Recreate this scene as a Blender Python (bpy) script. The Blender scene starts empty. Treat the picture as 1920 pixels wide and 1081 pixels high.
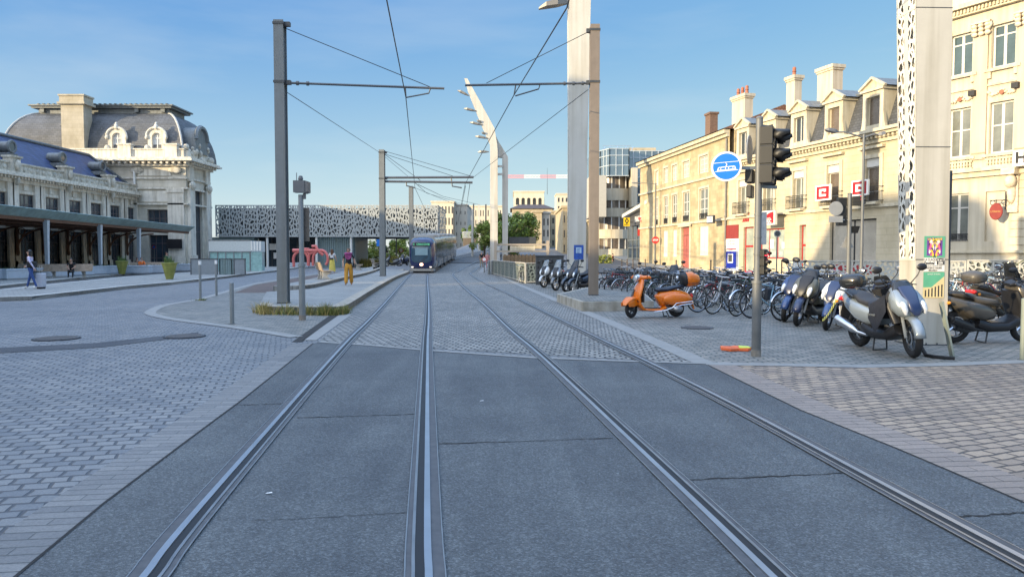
import bpy, bmesh, math, random
from mathutils import Vector, Matrix
S = bpy.context.scene; COL = S.collection
R = math.radians; PI = math.pi
random.seed(7)
# ---------------------------------------------------------------- camera
FPX, HORIZ, CAMH = 1390.0, 478.0, 1.63
PITCH = math.atan((540.5 - HORIZ) / FPX)
cd = bpy.data.cameras.new('camera'); cam = bpy.data.objects.new('camera', cd); COL.objects.link(cam)
cd.sensor_width = 36.0; cd.lens = 36.0 * FPX / 1920.0; cd.clip_end = 4000; cd.clip_start = 0.05
cam.location = (0, 0, CAMH); cam.rotation_euler = (PI / 2 - PITCH, 0, 0); S.camera = cam
# ---------------------------------------------------------------- sky and sun
SUN_AZ, SUN_EL = 32.0, 10.5          # the light travels along (cos az, sin az), falling at SUN_EL
W = bpy.data.worlds.new('World'); S.world = W; W.use_nodes = True
wn, wl = W.node_tree.nodes, W.node_tree.links
bg = wn['Background']
sky = wn.new('ShaderNodeTexSky'); sky.sky_type = 'NISHITA'; sky.sun_disc = False
sky.sun_elevation = R(SUN_EL); sky.sun_rotation = R(270.0 - SUN_AZ)
sky.air_density = 0.7; sky.dust_density = 0.0; sky.ozone_density = 4.0
bg.inputs['Strength'].default_value = 0.15
# thin wisps of high cloud
tc = wn.new('ShaderNodeTexCoord'); mp = wn.new('ShaderNodeMapping'); nz = wn.new('ShaderNodeTexNoise'); rp = wn.new('ShaderNodeValToRGB'); mx = wn.new('ShaderNodeMix')
mp.inputs['Scale'].default_value = (2.0, 6.0, 14.0); mp.inputs['Rotation'].default_value = (0.1, R(38), R(20))
nz.inputs['Scale'].default_value = 0.9; nz.inputs['Detail'].default_value = 5; nz.inputs['Roughness'].default_value = 0.52
rp.color_ramp.elements[0].position = 0.50; rp.color_ramp.elements[1].position = 0.85
rp.color_ramp.elements[0].color = (0, 0, 0, 1); rp.color_ramp.elements[1].color = (0.34, 0.34, 0.34, 1)
mx.data_type = 'RGBA'; mx.blend_type = 'SCREEN'
wl.new(tc.outputs['Generated'], mp.inputs['Vector']); wl.new(mp.outputs['Vector'], nz.inputs['Vector']); wl.new(nz.outputs['Fac'], rp.inputs['Fac'])
mx.blend_type = 'MIX'; mx.inputs['B'].default_value = (2.3, 2.62, 2.85, 1)
wl.new(rp.outputs['Color'], mx.inputs['Factor']); 
# roll the bright end of the sky off, channel by channel, as the camera did: c' = a c / (c + b)
def vm(op, a, b):
    v = wn.new('ShaderNodeVectorMath'); v.operation = op
    for i, q in enumerate((a, b)):
        if isinstance(q, tuple): v.inputs[i].default_value = q
        else: wl.new(q, v.inputs[i])
    return v.outputs[0]
K = 0.28
sk_c = vm('MULTIPLY', sky.outputs['Color'], (K, K, K))
sk_o = vm('DIVIDE', vm('MULTIPLY', sk_c, (1.01 / K, 0.915 / K, 0.79 / K)), vm('ADD', sk_c, (0.706, 0.508, 0.12)))
wl.new(sk_o, mx.inputs['A']); 
# unseen sky brightened to fill the shade: warm glow sunward, extra light overhead
def sstep(src, a, b):
    r = wn.new('ShaderNodeMapRange'); r.interpolation_type = 'SMOOTHSTEP'; r.inputs['From Min'].default_value = a; r.inputs['From Max'].default_value = b; wl.new(src, r.inputs['Value']); return r.outputs['Result']
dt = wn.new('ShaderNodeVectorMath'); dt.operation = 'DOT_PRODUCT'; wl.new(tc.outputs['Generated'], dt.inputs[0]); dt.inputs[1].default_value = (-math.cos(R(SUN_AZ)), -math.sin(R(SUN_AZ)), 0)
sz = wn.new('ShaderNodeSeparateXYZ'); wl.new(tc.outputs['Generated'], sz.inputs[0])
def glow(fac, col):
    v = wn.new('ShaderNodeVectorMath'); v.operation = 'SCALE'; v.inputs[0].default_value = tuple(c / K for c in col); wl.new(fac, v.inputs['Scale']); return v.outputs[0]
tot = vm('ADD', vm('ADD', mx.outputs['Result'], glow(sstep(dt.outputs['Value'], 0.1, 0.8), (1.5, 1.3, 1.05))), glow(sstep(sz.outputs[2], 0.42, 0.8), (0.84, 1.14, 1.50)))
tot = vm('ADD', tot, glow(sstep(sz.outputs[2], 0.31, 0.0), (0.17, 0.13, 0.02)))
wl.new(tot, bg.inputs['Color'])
sd = bpy.data.lights.new('sun', 'SUN'); sd.energy = 3.5; sd.angle = R(0.5); sd.color = (1.0, 0.80, 0.50)
sun = bpy.data.objects.new('sun', sd); COL.objects.link(sun)
_u = Vector((math.cos(R(SUN_AZ)) * math.cos(R(SUN_EL)), math.sin(R(SUN_AZ)) * math.cos(R(SUN_EL)), -math.sin(R(SUN_EL))))
sun.rotation_euler = _u.to_track_quat('-Z', 'Y').to_euler()
S.view_settings.view_transform = 'Standard'; S.view_settings.look = 'None'; S.view_settings.exposure = 1.05; S.view_settings.gamma = 1
S.view_settings.use_curve_mapping = False
S.render.engine = 'CYCLES'; S.cycles.max_bounces = 6; S.cycles.transparent_max_bounces = 12

# ---------------------------------------------------------------- survey helpers: a sight line to a point on the ground or at a distance
def ray(px, py):
    a = (540.5 - py) / FPX
    return ((px - 960.0) / FPX, math.cos(PITCH) + a * math.sin(PITCH), a * math.cos(PITCH) - math.sin(PITCH))
def G(px, py, z=0.0):
    lx, fy, uz = ray(px, py); t = (z - CAMH) / uz
    return (lx * t, fy * t)
def P(px, py, d):
    lx, fy, uz = ray(px, py); t = d / fy
    return (lx * t, d, CAMH + uz * t)
def sm(a, b, x):
    t = min(1, max(0, (x - a) / (b - a))); return t * t * (3 - 2 * t)
def T(x, y):
    "height of the terrain: flat square, then the ramp up to the bridge"
    if y < 66: return 0.0
    p = 0.028 * (y - 66) * sm(62, 80, y) if y < 110 else 1.232 + 0.042 * (min(y, 215) - 110)
    return p * sm(-19, -10, x)

# ---------------------------------------------------------------- mesh builder
class MB:
    def __init__(s): s.v = []; s.f = []; s.m = []; s.mi = 0; s.sm = None
    def add(s, vs, fs, M=None):
        o = len(s.v)
        for v in vs:
            v = Vector(v); s.v.append(M @ v if M is not None else v)
        for f in fs: s.f.append([i + o for i in f]); s.m.append(s.mi)
        return s
    def box(s, x0, x1, y0, y1, z0, z1, M=None):
        vs = [(x, y, z) for z in (z0, z1) for y in (y0, y1) for x in (x0, x1)]
        return s.add(vs, [(0, 2, 3, 1), (4, 5, 7, 6), (0, 1, 5, 4), (2, 6, 7, 3), (0, 4, 6, 2), (1, 3, 7, 5)], M)
    def bar(s, p0, p1, w, h=None, up=(0, 0, 1)):
        "a square bar between two points"
        p0, p1 = Vector(p0), Vector(p1); h = h or w; d = (p1 - p0).normalized(); u = Vector(up)
        if abs(d.dot(u)) > 0.95: u = Vector((1, 0, 0))
        x = d.cross(u).normalized() * w / 2; y = x.cross(d).normalized() * h / 2
        vs = [p + a * x + b * y for p in (p0, p1) for a, b in ((-1, -1), (1, -1), (1, 1), (-1, 1))]
        return s.add(vs, [(3, 2, 1, 0), (4, 5, 6, 7), (0, 1, 5, 4), (1, 2, 6, 5), (2, 3, 7, 6), (3, 0, 4, 7)])
    def tube(s, pts, r, n=8, cap=True, M=None, flat=1.0):
        pts = [Vector(p) for p in pts]; k = len(pts)
        rs = r if isinstance(r, (list, tuple)) else [r] * k
        vs = []; prev = None
        for i, p in enumerate(pts):
            d = (pts[min(i + 1, k - 1)] - pts[max(i - 1, 0)])
            d = d.normalized() if d.length > 1e-9 else Vector((0, 0, 1))
            if prev is None:
                a = Vector((0, 0, 1)) if abs(d.z) < 0.9 else Vector((1, 0, 0)); x = d.cross(a).normalized()
            else:
                x = (prev - d * prev.dot(d)); x = x.normalized() if x.length > 1e-6 else d.orthogonal().normalized()
            prev = x; y = d.cross(x)
            for j in range(n):
                t = 2 * PI * j / n; vs.append(p + (x * math.cos(t) + y * math.sin(t) * flat) * rs[i])
        fs = [(i * n + j, i * n + (j + 1) % n, (i + 1) * n + (j + 1) % n, (i + 1) * n + j) for i in range(k - 1) for j in range(n)]
        if cap: fs += [tuple(range(n - 1, -1, -1)), tuple(range((k - 1) * n, k * n))]
        return s.add(vs, fs, M)
    def cyl(s, p0, p1, r0, r1=None, n=10): return s.tube([p0, p1], [r0, r0 if r1 is None else r1], n)
    def lathe(s, prof, n=16, M=None, cap=True):
        k = len(prof); vs = [(r * math.cos(2 * PI * j / n), r * math.sin(2 * PI * j / n), z) for r, z in prof for j in range(n)]
        fs = [(i * n + j, i * n + (j + 1) % n, (i + 1) * n + (j + 1) % n, (i + 1) * n + j) for i in range(k - 1) for j in range(n)]
        if cap: fs += [tuple(range(n - 1, -1, -1)), tuple(range((k - 1) * n, k * n))]
        return s.add(vs, fs, M)
    def torus(s, Rr, r, n=24, m=6, M=None, flat=1.0, arc=(0, 2 * PI)):
        full = abs(arc[1] - arc[0] - 2 * PI) < 1e-6; k = n if full else n + 1
        vs = []
        for i in range(k):
            a = arc[0] + (arc[1] - arc[0]) * i / n
            for j in range(m):
                b = 2 * PI * j / m; q = Rr + r * math.cos(b); vs.append((q * math.cos(a), r * flat * math.sin(b), q * math.sin(a)))
        fs = [(i * m + j, ((i + 1) % k) * m + j, ((i + 1) % k) * m + (j + 1) % m, i * m + (j + 1) % m) for i in range(n) for j in range(m)]
        return s.add(vs, fs, M)          # ring in the local XZ plane
    def prism(s, pts, y0, y1, M=None, inset=0.0):
        "outline in XZ, thickness along Y"
        n = len(pts); vs = [(p[0], y0, p[1]) for p in pts] + [(p[0], y1, p[1]) for p in pts]
        fs = [tuple(range(n)), tuple(range(2 * n - 1, n - 1, -1))] + [(i, i + n, (i + 1) % n + n, (i + 1) % n) for i in range(n)]
        return s.add(vs, fs, M)
    def slab(s, pts, z0, z1, M=None):
        "outline in XY, thickness along Z"
        n = len(pts); vs = [(p[0], p[1], z0) for p in pts] + [(p[0], p[1], z1) for p in pts]
        fs = [tuple(range(n - 1, -1, -1)), tuple(range(n, 2 * n))] + [(i, (i + 1) % n, (i + 1) % n + n, i + n) for i in range(n)]
        return s.add(vs, fs, M)
    def ell(s, c, r, n=12, m=8, M=None, z0=-1.0, z1=1.0):
        if not isinstance(r, (tuple, list)): r = (r, r, r)
        vs = []; a0, a1 = math.asin(max(-1, z0)), math.asin(min(1, z1))
        for i in range(m + 1):
            a = a0 + (a1 - a0) * i / m
            for j in range(n):
                b = 2 * PI * j / n
                vs.append((c[0] + r[0] * max(1e-3, math.cos(a)) * math.cos(b), c[1] + r[1] * max(1e-3, math.cos(a)) * math.sin(b), c[2] + r[2] * math.sin(a)))
        fs = [(i * n + j, i * n + (j + 1) % n, (i + 1) * n + (j + 1) % n, (i + 1) * n + j) for i in range(m) for j in range(n)]
        fs += [tuple(range(n - 1, -1, -1)), tuple(range(m * n, (m + 1) * n))]
        return s.add(vs, fs, M)
    def loft(s, secs, M=None, close=True, cap=True):
        k = len(secs); n = len(secs[0]); vs = [v for sec in secs for v in sec]
        fs = [(i * n + j, i * n + (j + 1) % n, (i + 1) * n + (j + 1) % n, (i + 1) * n + j) for i in range(k - 1) for j in range(n if close else n - 1)]
        if cap and close: fs += [tuple(range(n - 1, -1, -1)), tuple(range((k - 1) * n, k * n))]
        return s.add(vs, fs, M)
    def mesh(s, name, mats, smooth=None):
        me = bpy.data.meshes.new(name); me.from_pydata([tuple(v) for v in s.v], [], s.f); 
        for m in (mats if isinstance(mats, (list, tuple)) else [mats]): me.materials.append(m)
        me.polygons.foreach_set('material_index', s.m)
        bm = bmesh.new(); bm.from_mesh(me); 
        if getattr(s, 'up', False):
            bmesh.ops.triangulate(bm, faces=[f for f in bm.faces if len(f.verts) > 4]); bm.normal_update()
            for f in bm.faces:
                if f.normal.z < -0.2: f.normal_flip()
        else: bmesh.ops.recalc_face_normals(bm, faces=bm.faces)
        bm.to_mesh(me); bm.free()
        if smooth:
            me.polygons.foreach_set('use_smooth', [True] * len(me.polygons)); me.set_sharp_from_angle(angle=R(smooth))
        me.update(); return me
    def build(s, name, mats, parent=None, smooth=None, bevel=0, seg=2, sub=0):
        o = bpy.data.objects.new(name, s.mesh(name, mats, smooth)); COL.objects.link(o)
        if parent is not None: o.parent = parent
        if sub:
            m = o.modifiers.new('sub', 'SUBSURF'); m.levels = sub; m.render_levels = sub
        if bevel:
            m = o.modifiers.new('bev', 'BEVEL'); m.width = bevel; m.segments = seg; m.limit_method = 'ANGLE'; m.angle_limit = R(35)
        return o
def tag(o, label, cat, group=None):
    o['label'] = label; o['category'] = cat
    if group: o['group'] = group
    return o
def struct(o, kind='structure'): o['kind'] = kind; return o
def thing(name, label, cat, loc=(0, 0, 0), rz=0.0, group=None):
    o = bpy.data.objects.new(name, None); COL.objects.link(o); o.location = loc; o.rotation_euler = (0, 0, rz); o.empty_display_size = 0.1
    return tag(o, label, cat, group)
KIDS = {}
def copy_tree(o, parent=None):
    c = o.copy(); COL.objects.link(c)
    if parent is not None: c.parent = parent
    for ch in list(o.children): copy_tree(ch, c)
    return c
def inst(mesh, name, parent, loc=(0, 0, 0), rot=(0, 0, 0), scale=None):
    o = bpy.data.objects.new(name, mesh); COL.objects.link(o); o.parent = parent; o.location = loc; o.rotation_euler = rot
    if scale: o.scale = scale
    return o
def text(body, size, M, name, mat, parent=None, align='CENTER', ext=0.004, bold=0.0, sx=1.0):
    "flat lettering as a mesh; M places it (text lies in local XY)"
    cu = bpy.data.curves.new('t', 'FONT'); cu.body = body; cu.size = size; cu.align_x = align; cu.align_y = 'CENTER'; cu.extrude = ext; cu.offset = bold
    cu.resolution_u = 3
    t = bpy.data.objects.new('t', cu); COL.objects.link(t)
    dg = bpy.context.evaluated_depsgraph_get(); dg.update()
    me = bpy.data.meshes.new_from_object(t.evaluated_get(dg)); bpy.data.objects.remove(t); bpy.data.curves.remove(cu)
    me.transform(Matrix.Diagonal((sx, 1, 1, 1))); me.transform(M); me.materials.clear(); me.materials.append(mat); me.name = name
    o = bpy.data.objects.new(name, me); COL.objects.link(o)
    if parent is not None: o.parent = parent
    return o
def TM(x, y, z, rz=0.0):
    "matrix that stands flat text upright, facing local -Y turned by rz"
    return Matrix.Translation((x, y, z)) @ Matrix.Rotation(rz, 4, 'Z') @ Matrix.Rotation(PI / 2, 4, 'X')
def grow_out(pts, w):
    "offset an open polyline sideways by w (positive = to the right of travel)"
    out = []
    for i in range(len(pts)):
        a = Vector(pts[max(i - 1, 0)][:2]); b = Vector(pts[min(i + 1, len(pts) - 1)][:2]); d = (b - a).normalized()
        out.append((pts[i][0] + d.y * w, pts[i][1] - d.x * w))
    return out
def smooth_line(pts, n=6):
    "Catmull-Rom through the points"
    out = []
    q = [pts[0]] + list(pts) + [pts[-1]]
    for i in range(1, len(q) - 2):
        p0, p1, p2, p3 = [Vector(a) for a in q[i - 1:i + 3]]
        for k in range(n):
            t = k / n
            out.append(tuple(0.5 * ((2 * p1) + (p2 - p0) * t + (2 * p0 - 5 * p1 + 4 * p2 - p3) * t * t + (3 * p1 - p0 - 3 * p2 + p3) * t ** 3)))
    out.append(tuple(pts[-1])); return out

# ---------------------------------------------------------------- materials
MATS = {}
def nodes_of(name):
    m = bpy.data.materials.new(name); m.use_nodes = True; MATS[name] = m
    nt = m.node_tree; return m, nt.nodes, nt.links, nt.nodes['Principled BSDF']
def mat(name, col, rough=0.6, metal=0.0, var=0.12, scale=4.0, bump=0.0, bscale=60.0, emit=0.0, trans=0.0, coat=0.0, streak=0.0, spec=0.5, alpha=None, ior=None):
    m, n, l, b = nodes_of(name)
    b.inputs['Roughness'].default_value = rough; b.inputs['Metallic'].default_value = metal; b.inputs['Specular IOR Level'].default_value = spec
    c = (col[0], col[1], col[2], 1)
    t = n.new('ShaderNodeTexCoord')
    nz = n.new('ShaderNodeTexNoise'); nz.inputs['Scale'].default_value = scale; nz.inputs['Detail'].default_value = 6; nz.inputs['Roughness'].default_value = 0.65
    l.new(t.outputs['Object'], nz.inputs['Vector'])
    r = n.new('ShaderNodeValToRGB'); r.color_ramp.elements[0].position = 0.3; r.color_ramp.elements[1].position = 0.7
    r.color_ramp.elements[0].color = (col[0] * (1 - var), col[1] * (1 - var), col[2] * (1 - var), 1)
    r.color_ramp.elements[1].color = (min(1, col[0] * (1 + var)), min(1, col[1] * (1 + var)), min(1, col[2] * (1 + var)), 1)
    l.new(nz.outputs['Fac'], r.inputs['Fac']); out = r.outputs['Color']
    if streak:
        mp = n.new('ShaderNodeMapping'); mp.inputs['Scale'].default_value = (2.2, 2.2, 0.16)
        n2 = n.new('ShaderNodeTexNoise'); n2.inputs['Scale'].default_value = 1.6; n2.inputs['Detail'].default_value = 5
        r2 = n.new('ShaderNodeValToRGB'); r2.color_ramp.elements[0].position = 0.42; r2.color_ramp.elements[1].position = 0.72
        r2.color_ramp.elements[0].color = (1, 1, 1, 1); k = 1 - streak; r2.color_ramp.elements[1].color = (k, k * 0.97, k * 0.9, 1)
        mx = n.new('ShaderNodeMix'); mx.data_type = 'RGBA'; mx.blend_type = 'MULTIPLY'; mx.inputs['Factor'].default_value = 1
        l.new(t.outputs['Object'], mp.inputs['Vector']); l.new(mp.outputs['Vector'], n2.inputs['Vector']); l.new(n2.outputs['Fac'], r2.inputs['Fac'])
        l.new(out, mx.inputs['A']); l.new(r2.outputs['Color'], mx.inputs['B']); out = mx.outputs['Result']
    l.new(out, b.inputs['Base Color'])
    if var and metal < 0.5 and trans == 0:
        mr = n.new('ShaderNodeMapRange'); mr.inputs['To Min'].default_value = max(0.02, rough - 0.08); mr.inputs['To Max'].default_value = min(1, rough + 0.12)
        l.new(nz.outputs['Fac'], mr.inputs['Value']); l.new(mr.outputs['Result'], b.inputs['Roughness'])
    if bump:
        n3 = n.new('ShaderNodeTexNoise'); n3.inputs['Scale'].default_value = bscale; n3.inputs['Detail'].default_value = 4
        bp = n.new('ShaderNodeBump'); bp.inputs['Strength'].default_value = bump; bp.inputs['Distance'].default_value = 0.02
        l.new(t.outputs['Object'], n3.inputs['Vector']); l.new(n3.outputs['Fac'], bp.inputs['Height']); l.new(bp.outputs['Normal'], b.inputs['Normal'])
    if emit: b.inputs['Emission Color'].default_value = c; b.inputs['Emission Strength'].default_value = emit
    if trans: b.inputs['Transmission Weight'].default_value = trans; b.inputs['IOR'].default_value = ior or 1.45
    if coat: b.inputs['Coat Weight'].default_value = coat; b.inputs['Coat Roughness'].default_value = 0.08
    return m
def masonry(name, col, bw, bh, joint=0.012, jdark=0.72, var=0.10, rough=0.75, stain=0.25, warm=0.0, bump=0.25, offset=0.5):
    "coursed stone: joints run on local x (or y) and z"
    m, n, l, b = nodes_of(name)
    t = n.new('ShaderNodeTexCoord'); sp = n.new('ShaderNodeSeparateXYZ'); ad = n.new('ShaderNodeMath'); cb = n.new('ShaderNodeCombineXYZ')
    l.new(t.outputs['Object'], sp.inputs[0]); l.new(sp.outputs[0], ad.inputs[0]); l.new(sp.outputs[1], ad.inputs[1]); l.new(ad.outputs[0], cb.inputs[0]); l.new(sp.outputs[2], cb.inputs[1])
    bt = n.new('ShaderNodeTexBrick'); bt.offset = offset; bt.inputs['Scale'].default_value = 1; bt.inputs['Brick Width'].default_value = bw; bt.inputs['Row Height'].default_value = bh
    bt.inputs['Mortar Size'].default_value = joint; bt.inputs['Mortar Smooth'].default_value = 0.3
    k0, k1 = 1 - var, 1 + var
    bt.inputs['Color1'].default_value = (col[0] * k0, col[1] * k0, col[2] * k0 * (1 - warm), 1); bt.inputs['Color2'].default_value = (col[0] * k1, col[1] * k1, col[2] * k1, 1)
    bt.inputs['Mortar'].default_value = (col[0] * jdark, col[1] * jdark, col[2] * jdark, 1)
    l.new(cb.outputs[0], bt.inputs['Vector'])
    n2 = n.new('ShaderNodeTexNoise'); n2.inputs['Scale'].default_value = 0.55; n2.inputs['Detail'].default_value = 7; n2.inputs['Roughness'].default_value = 0.7
    mp = n.new('ShaderNodeMapping'); mp.inputs['Scale'].default_value = (1, 1, 0.45); l.new(t.outputs['Object'], mp.inputs['Vector']); l.new(mp.outputs['Vector'], n2.inputs['Vector'])
    r2 = n.new('ShaderNodeValToRGB'); r2.color_ramp.elements[0].position = 0.38; r2.color_ramp.elements[1].position = 0.68
    q = 1 - stain; r2.color_ramp.elements[0].color = (1, 1, 1, 1); r2.color_ramp.elements[1].color = (q, q * 0.97, q * 0.88, 1)
    mx = n.new('ShaderNodeMix'); mx.data_type = 'RGBA'; mx.blend_type = 'MULTIPLY'; mx.inputs['Factor'].default_value = 1
    l.new(n2.outputs['Fac'], r2.inputs['Fac']); l.new(bt.outputs['Color'], mx.inputs['A']); l.new(r2.outputs['Color'], mx.inputs['B']); l.new(mx.outputs['Result'], b.inputs['Base Color'])
    b.inputs['Roughness'].default_value = rough; b.inputs['Specular IOR Level'].default_value = 0.25
    bp = n.new('ShaderNodeBump'); bp.invert = True; bp.inputs['Strength'].default_value = bump; bp.inputs['Distance'].default_value = 0.03
    l.new(bt.outputs['Fac'], bp.inputs['Height']); l.new(bp.outputs['Normal'], b.inputs['Normal'])
    return m
def paving(name, c1, c2, mortar, bw, bh, rot=0.0, joint=0.012, warp=0.02, wscale=3.0, rough=0.6, bump=0.6, big=0.25, msmooth=0.6, offset=0.5, bend=0.0, uv=False):
    m, n, l, b = nodes_of(name)
    g = n.new('ShaderNodeTexCoord'); mp = n.new('ShaderNodeMapping'); mp.inputs['Rotation'].default_value = (0, 0, rot); l.new(g.outputs['UV' if uv else 'Object'], mp.inputs['Vector'])
    nz = n.new('ShaderNodeTexNoise'); nz.inputs['Scale'].default_value = wscale; nz.inputs['Detail'].default_value = 2; l.new(g.outputs['Object'], nz.inputs['Vector'])
    sb = n.new('ShaderNodeVectorMath'); sb.operation = 'SUBTRACT'; sb.inputs[1].default_value = (0.5, 0.5, 0.5); l.new(nz.outputs['Color'], sb.inputs[0])
    sc = n.new('ShaderNodeVectorMath'); sc.operation = 'SCALE'; sc.inputs['Scale'].default_value = warp; l.new(sb.outputs[0], sc.inputs[0])
    ad = n.new('ShaderNodeVectorMath'); l.new(mp.outputs['Vector'], ad.inputs[0]); l.new(sc.outputs[0], ad.inputs[1]); vec = ad.outputs[0]
    if bend:      # rows sweep in slow arcs
        sp = n.new('ShaderNodeSeparateXYZ'); l.new(vec, sp.inputs[0])
        s1 = n.new('ShaderNodeMath'); s1.operation = 'MULTIPLY'; s1.inputs[1].default_value = 0.42; l.new(sp.outputs[0], s1.inputs[0])
        s2 = n.new('ShaderNodeMath'); s2.operation = 'SINE'; l.new(s1.outputs[0], s2.inputs[0])
        s3 = n.new('ShaderNodeMath'); s3.operation = 'MULTIPLY_ADD'; s3.inputs[1].default_value = bend; l.new(s2.outputs[0], s3.inputs[0]); l.new(sp.outputs[1], s3.inputs[2])
        cb = n.new('ShaderNodeCombineXYZ'); l.new(sp.outputs[0], cb.inputs[0]); l.new(s3.outputs[0], cb.inputs[1]); vec = cb.outputs[0]
    bt = n.new('ShaderNodeTexBrick'); bt.offset = offset; bt.inputs['Scale'].default_value = 1; bt.inputs['Brick Width'].default_value = bw; bt.inputs['Row Height'].default_value = bh
    bt.inputs['Mortar Size'].default_value = joint; bt.inputs['Mortar Smooth'].default_value = msmooth
    bt.inputs['Color1'].default_value = (*c1, 1); bt.inputs['Color2'].default_value = (*c2, 1); bt.inputs['Mortar'].default_value = (*mortar, 1)
    l.new(vec, bt.inputs['Vector'])
    n2 = n.new('ShaderNodeTexNoise'); n2.inputs['Scale'].default_value = 0.35; n2.inputs['Detail'].default_value = 8; n2.inputs['Roughness'].default_value = 0.7; l.new(g.outputs['Object'], n2.inputs['Vector'])
    r2 = n.new('ShaderNodeValToRGB'); r2.color_ramp.elements[0].position = 0.3; r2.color_ramp.elements[1].position = 0.7
    r2.color_ramp.elements[0].color = (1 - big,) * 3 + (1,); r2.color_ramp.elements[1].color = (1 + big * 0.6,) * 3 + (1,); l.new(n2.outputs['Fac'], r2.inputs['Fac'])
    n4 = n.new('ShaderNodeTexNoise'); n4.inputs['Scale'].default_value = 70; n4.inputs['Detail'].default_value = 3; l.new(g.outputs['Object'], n4.inputs['Vector'])
    r4 = n.new('ShaderNodeValToRGB'); r4.color_ramp.elements[0].position = 0.3; r4.color_ramp.elements[1].position = 0.7
    r4.color_ramp.elements[0].color = (0.82,) * 3 + (1,); r4.color_ramp.elements[1].color = (1.15,) * 3 + (1,); l.new(n4.outputs['Fac'], r4.inputs['Fac'])
    mx = n.new('ShaderNodeMix'); mx.data_type = 'RGBA'; mx.blend_type = 'MULTIPLY'; mx.inputs['Factor'].default_value = 1
    my = n.new('ShaderNodeMix'); my.data_type = 'RGBA'; my.blend_type = 'MULTIPLY'; my.inputs['Factor'].default_value = 1
    l.new(bt.outputs['Color'], mx.inputs['A']); l.new(r2.outputs['Color'], mx.inputs['B']); l.new(mx.outputs['Result'], my.inputs['A']); l.new(r4.outputs['Color'], my.inputs['B']); l.new(my.outputs['Result'], b.inputs['Base Color'])
    mr = n.new('ShaderNodeMapRange'); mr.inputs['To Min'].default_value = rough - 0.12; mr.inputs['To Max'].default_value = min(1, rough + 0.15); l.new(n2.outputs['Fac'], mr.inputs['Value']); l.new(mr.outputs['Result'], b.inputs['Roughness'])
    hm = n.new('ShaderNodeMath'); hm.operation = 'MULTIPLY_ADD'; hm.inputs[1].default_value = -1; l.new(bt.outputs['Fac'], hm.inputs[0])
    h2 = n.new('ShaderNodeMath'); h2.operation = 'MULTIPLY'; h2.inputs[1].default_value = 0.35; l.new(n4.outputs['Fac'], h2.inputs[0]); l.new(h2.outputs[0], hm.inputs[2])
    bp = n.new('ShaderNodeBump'); bp.inputs['Strength'].default_value = bump; bp.inputs['Distance'].default_value = 0.02
    l.new(hm.outputs[0], bp.inputs['Height']); l.new(bp.outputs['Normal'], b.inputs['Normal'])
    return m
def pierced(name, col, scale=1.0, thr=0.07, sx=1.0, sz=0.55, rough=0.45, metal=0.0, jitter=1.0):
    "sheet metal cut with a random leaf pattern: the holes are real see-through holes"
    m, n, l, b = nodes_of(name)
    b.inputs['Base Color'].default_value = (*col, 1); b.inputs['Roughness'].default_value = rough; b.inputs['Metallic'].default_value = metal
    t = n.new('ShaderNodeTexCoord'); sp = n.new('ShaderNodeSeparateXYZ'); ad = n.new('ShaderNodeMath'); cb = n.new('ShaderNodeCombineXYZ')
    l.new(t.outputs['Object'], sp.inputs[0]); l.new(sp.outputs[0], ad.inputs[0]); l.new(sp.outputs[1], ad.inputs[1])
    nz = n.new('ShaderNodeTexNoise'); nz.noise_dimensions = '3D'; nz.inputs['Scale'].default_value = 0.7 * scale; nz.inputs['Detail'].default_value = 1
    # turn the pattern by a wandering angle so that the leaves point every way
    l.new(ad.outputs[0], cb.inputs[0]); l.new(sp.outputs[2], cb.inputs[1]); l.new(cb.outputs[0], nz.inputs['Vector'])
    sc = n.new('ShaderNodeVectorMath'); sc.operation = 'SCALE'; sc.inputs['Scale'].default_value = 1.1 / scale; l.new(nz.outputs['Color'], sc.inputs[0])
    av = n.new('ShaderNodeVectorMath'); l.new(cb.outputs[0], av.inputs[0]); l.new(sc.outputs[0], av.inputs[1])
    mp = n.new('ShaderNodeMapping'); mp.inputs['Scale'].default_value = (scale * sx, scale * sz, 0); l.new(av.outputs[0], mp.inputs['Vector'])
    vo = n.new('ShaderNodeTexVoronoi'); vo.voronoi_dimensions = '2D'; vo.feature = 'DISTANCE_TO_EDGE'; vo.inputs['Scale'].default_value = 1.0; vo.inputs['Randomness'].default_value = jitter; l.new(mp.outputs['Vector'], vo.inputs['Vector'])
    gt = n.new('ShaderNodeMath'); gt.operation = 'GREATER_THAN'; gt.inputs[1].default_value = thr; l.new(vo.outputs['Distance'], gt.inputs[0])
    tr = n.new('ShaderNodeBsdfTransparent'); ms = n.new('ShaderNodeMixShader'); l.new(gt.outputs[0], ms.inputs[0]); l.new(b.outputs[0], ms.inputs[1]); l.new(tr.outputs[0], ms.inputs[2])
    l.new(ms.outputs[0], n['Material Output'].inputs['Surface'])
    return m
def slate(name, col, w=0.5, h=0.3):
    m = masonry(name, col, w, h, joint=0.02, jdark=0.55, var=0.16, rough=0.55, stain=0.3, bump=0.4); m.node_tree.nodes['Principled BSDF'].inputs['Specular IOR Level'].default_value = 0.4; return m
glass = mat('window_glass', (0.03, 0.045, 0.06), 0.06, var=0.3, scale=0.6, spec=0.9)
glass_pale = mat('curtained_glass', (0.16, 0.17, 0.15), 0.15, var=0.35, scale=0.9, spec=0.8)
glass_blue = mat('curtain_wall_glass', (0.16, 0.22, 0.27), 0.08, metal=0.55, var=0.2, scale=0.4)
white_paint = mat('white_paint', (0.72, 0.71, 0.66), 0.5, var=0.06)
dark_iron = mat('dark_iron', (0.03, 0.03, 0.033), 0.5, metal=0.3)
black_plastic = mat('black_plastic', (0.014, 0.014, 0.016), 0.42, var=0.25)
black_gloss = mat('black_gloss', (0.010, 0.011, 0.013), 0.18, var=0.2, coat=0.5)
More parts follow.
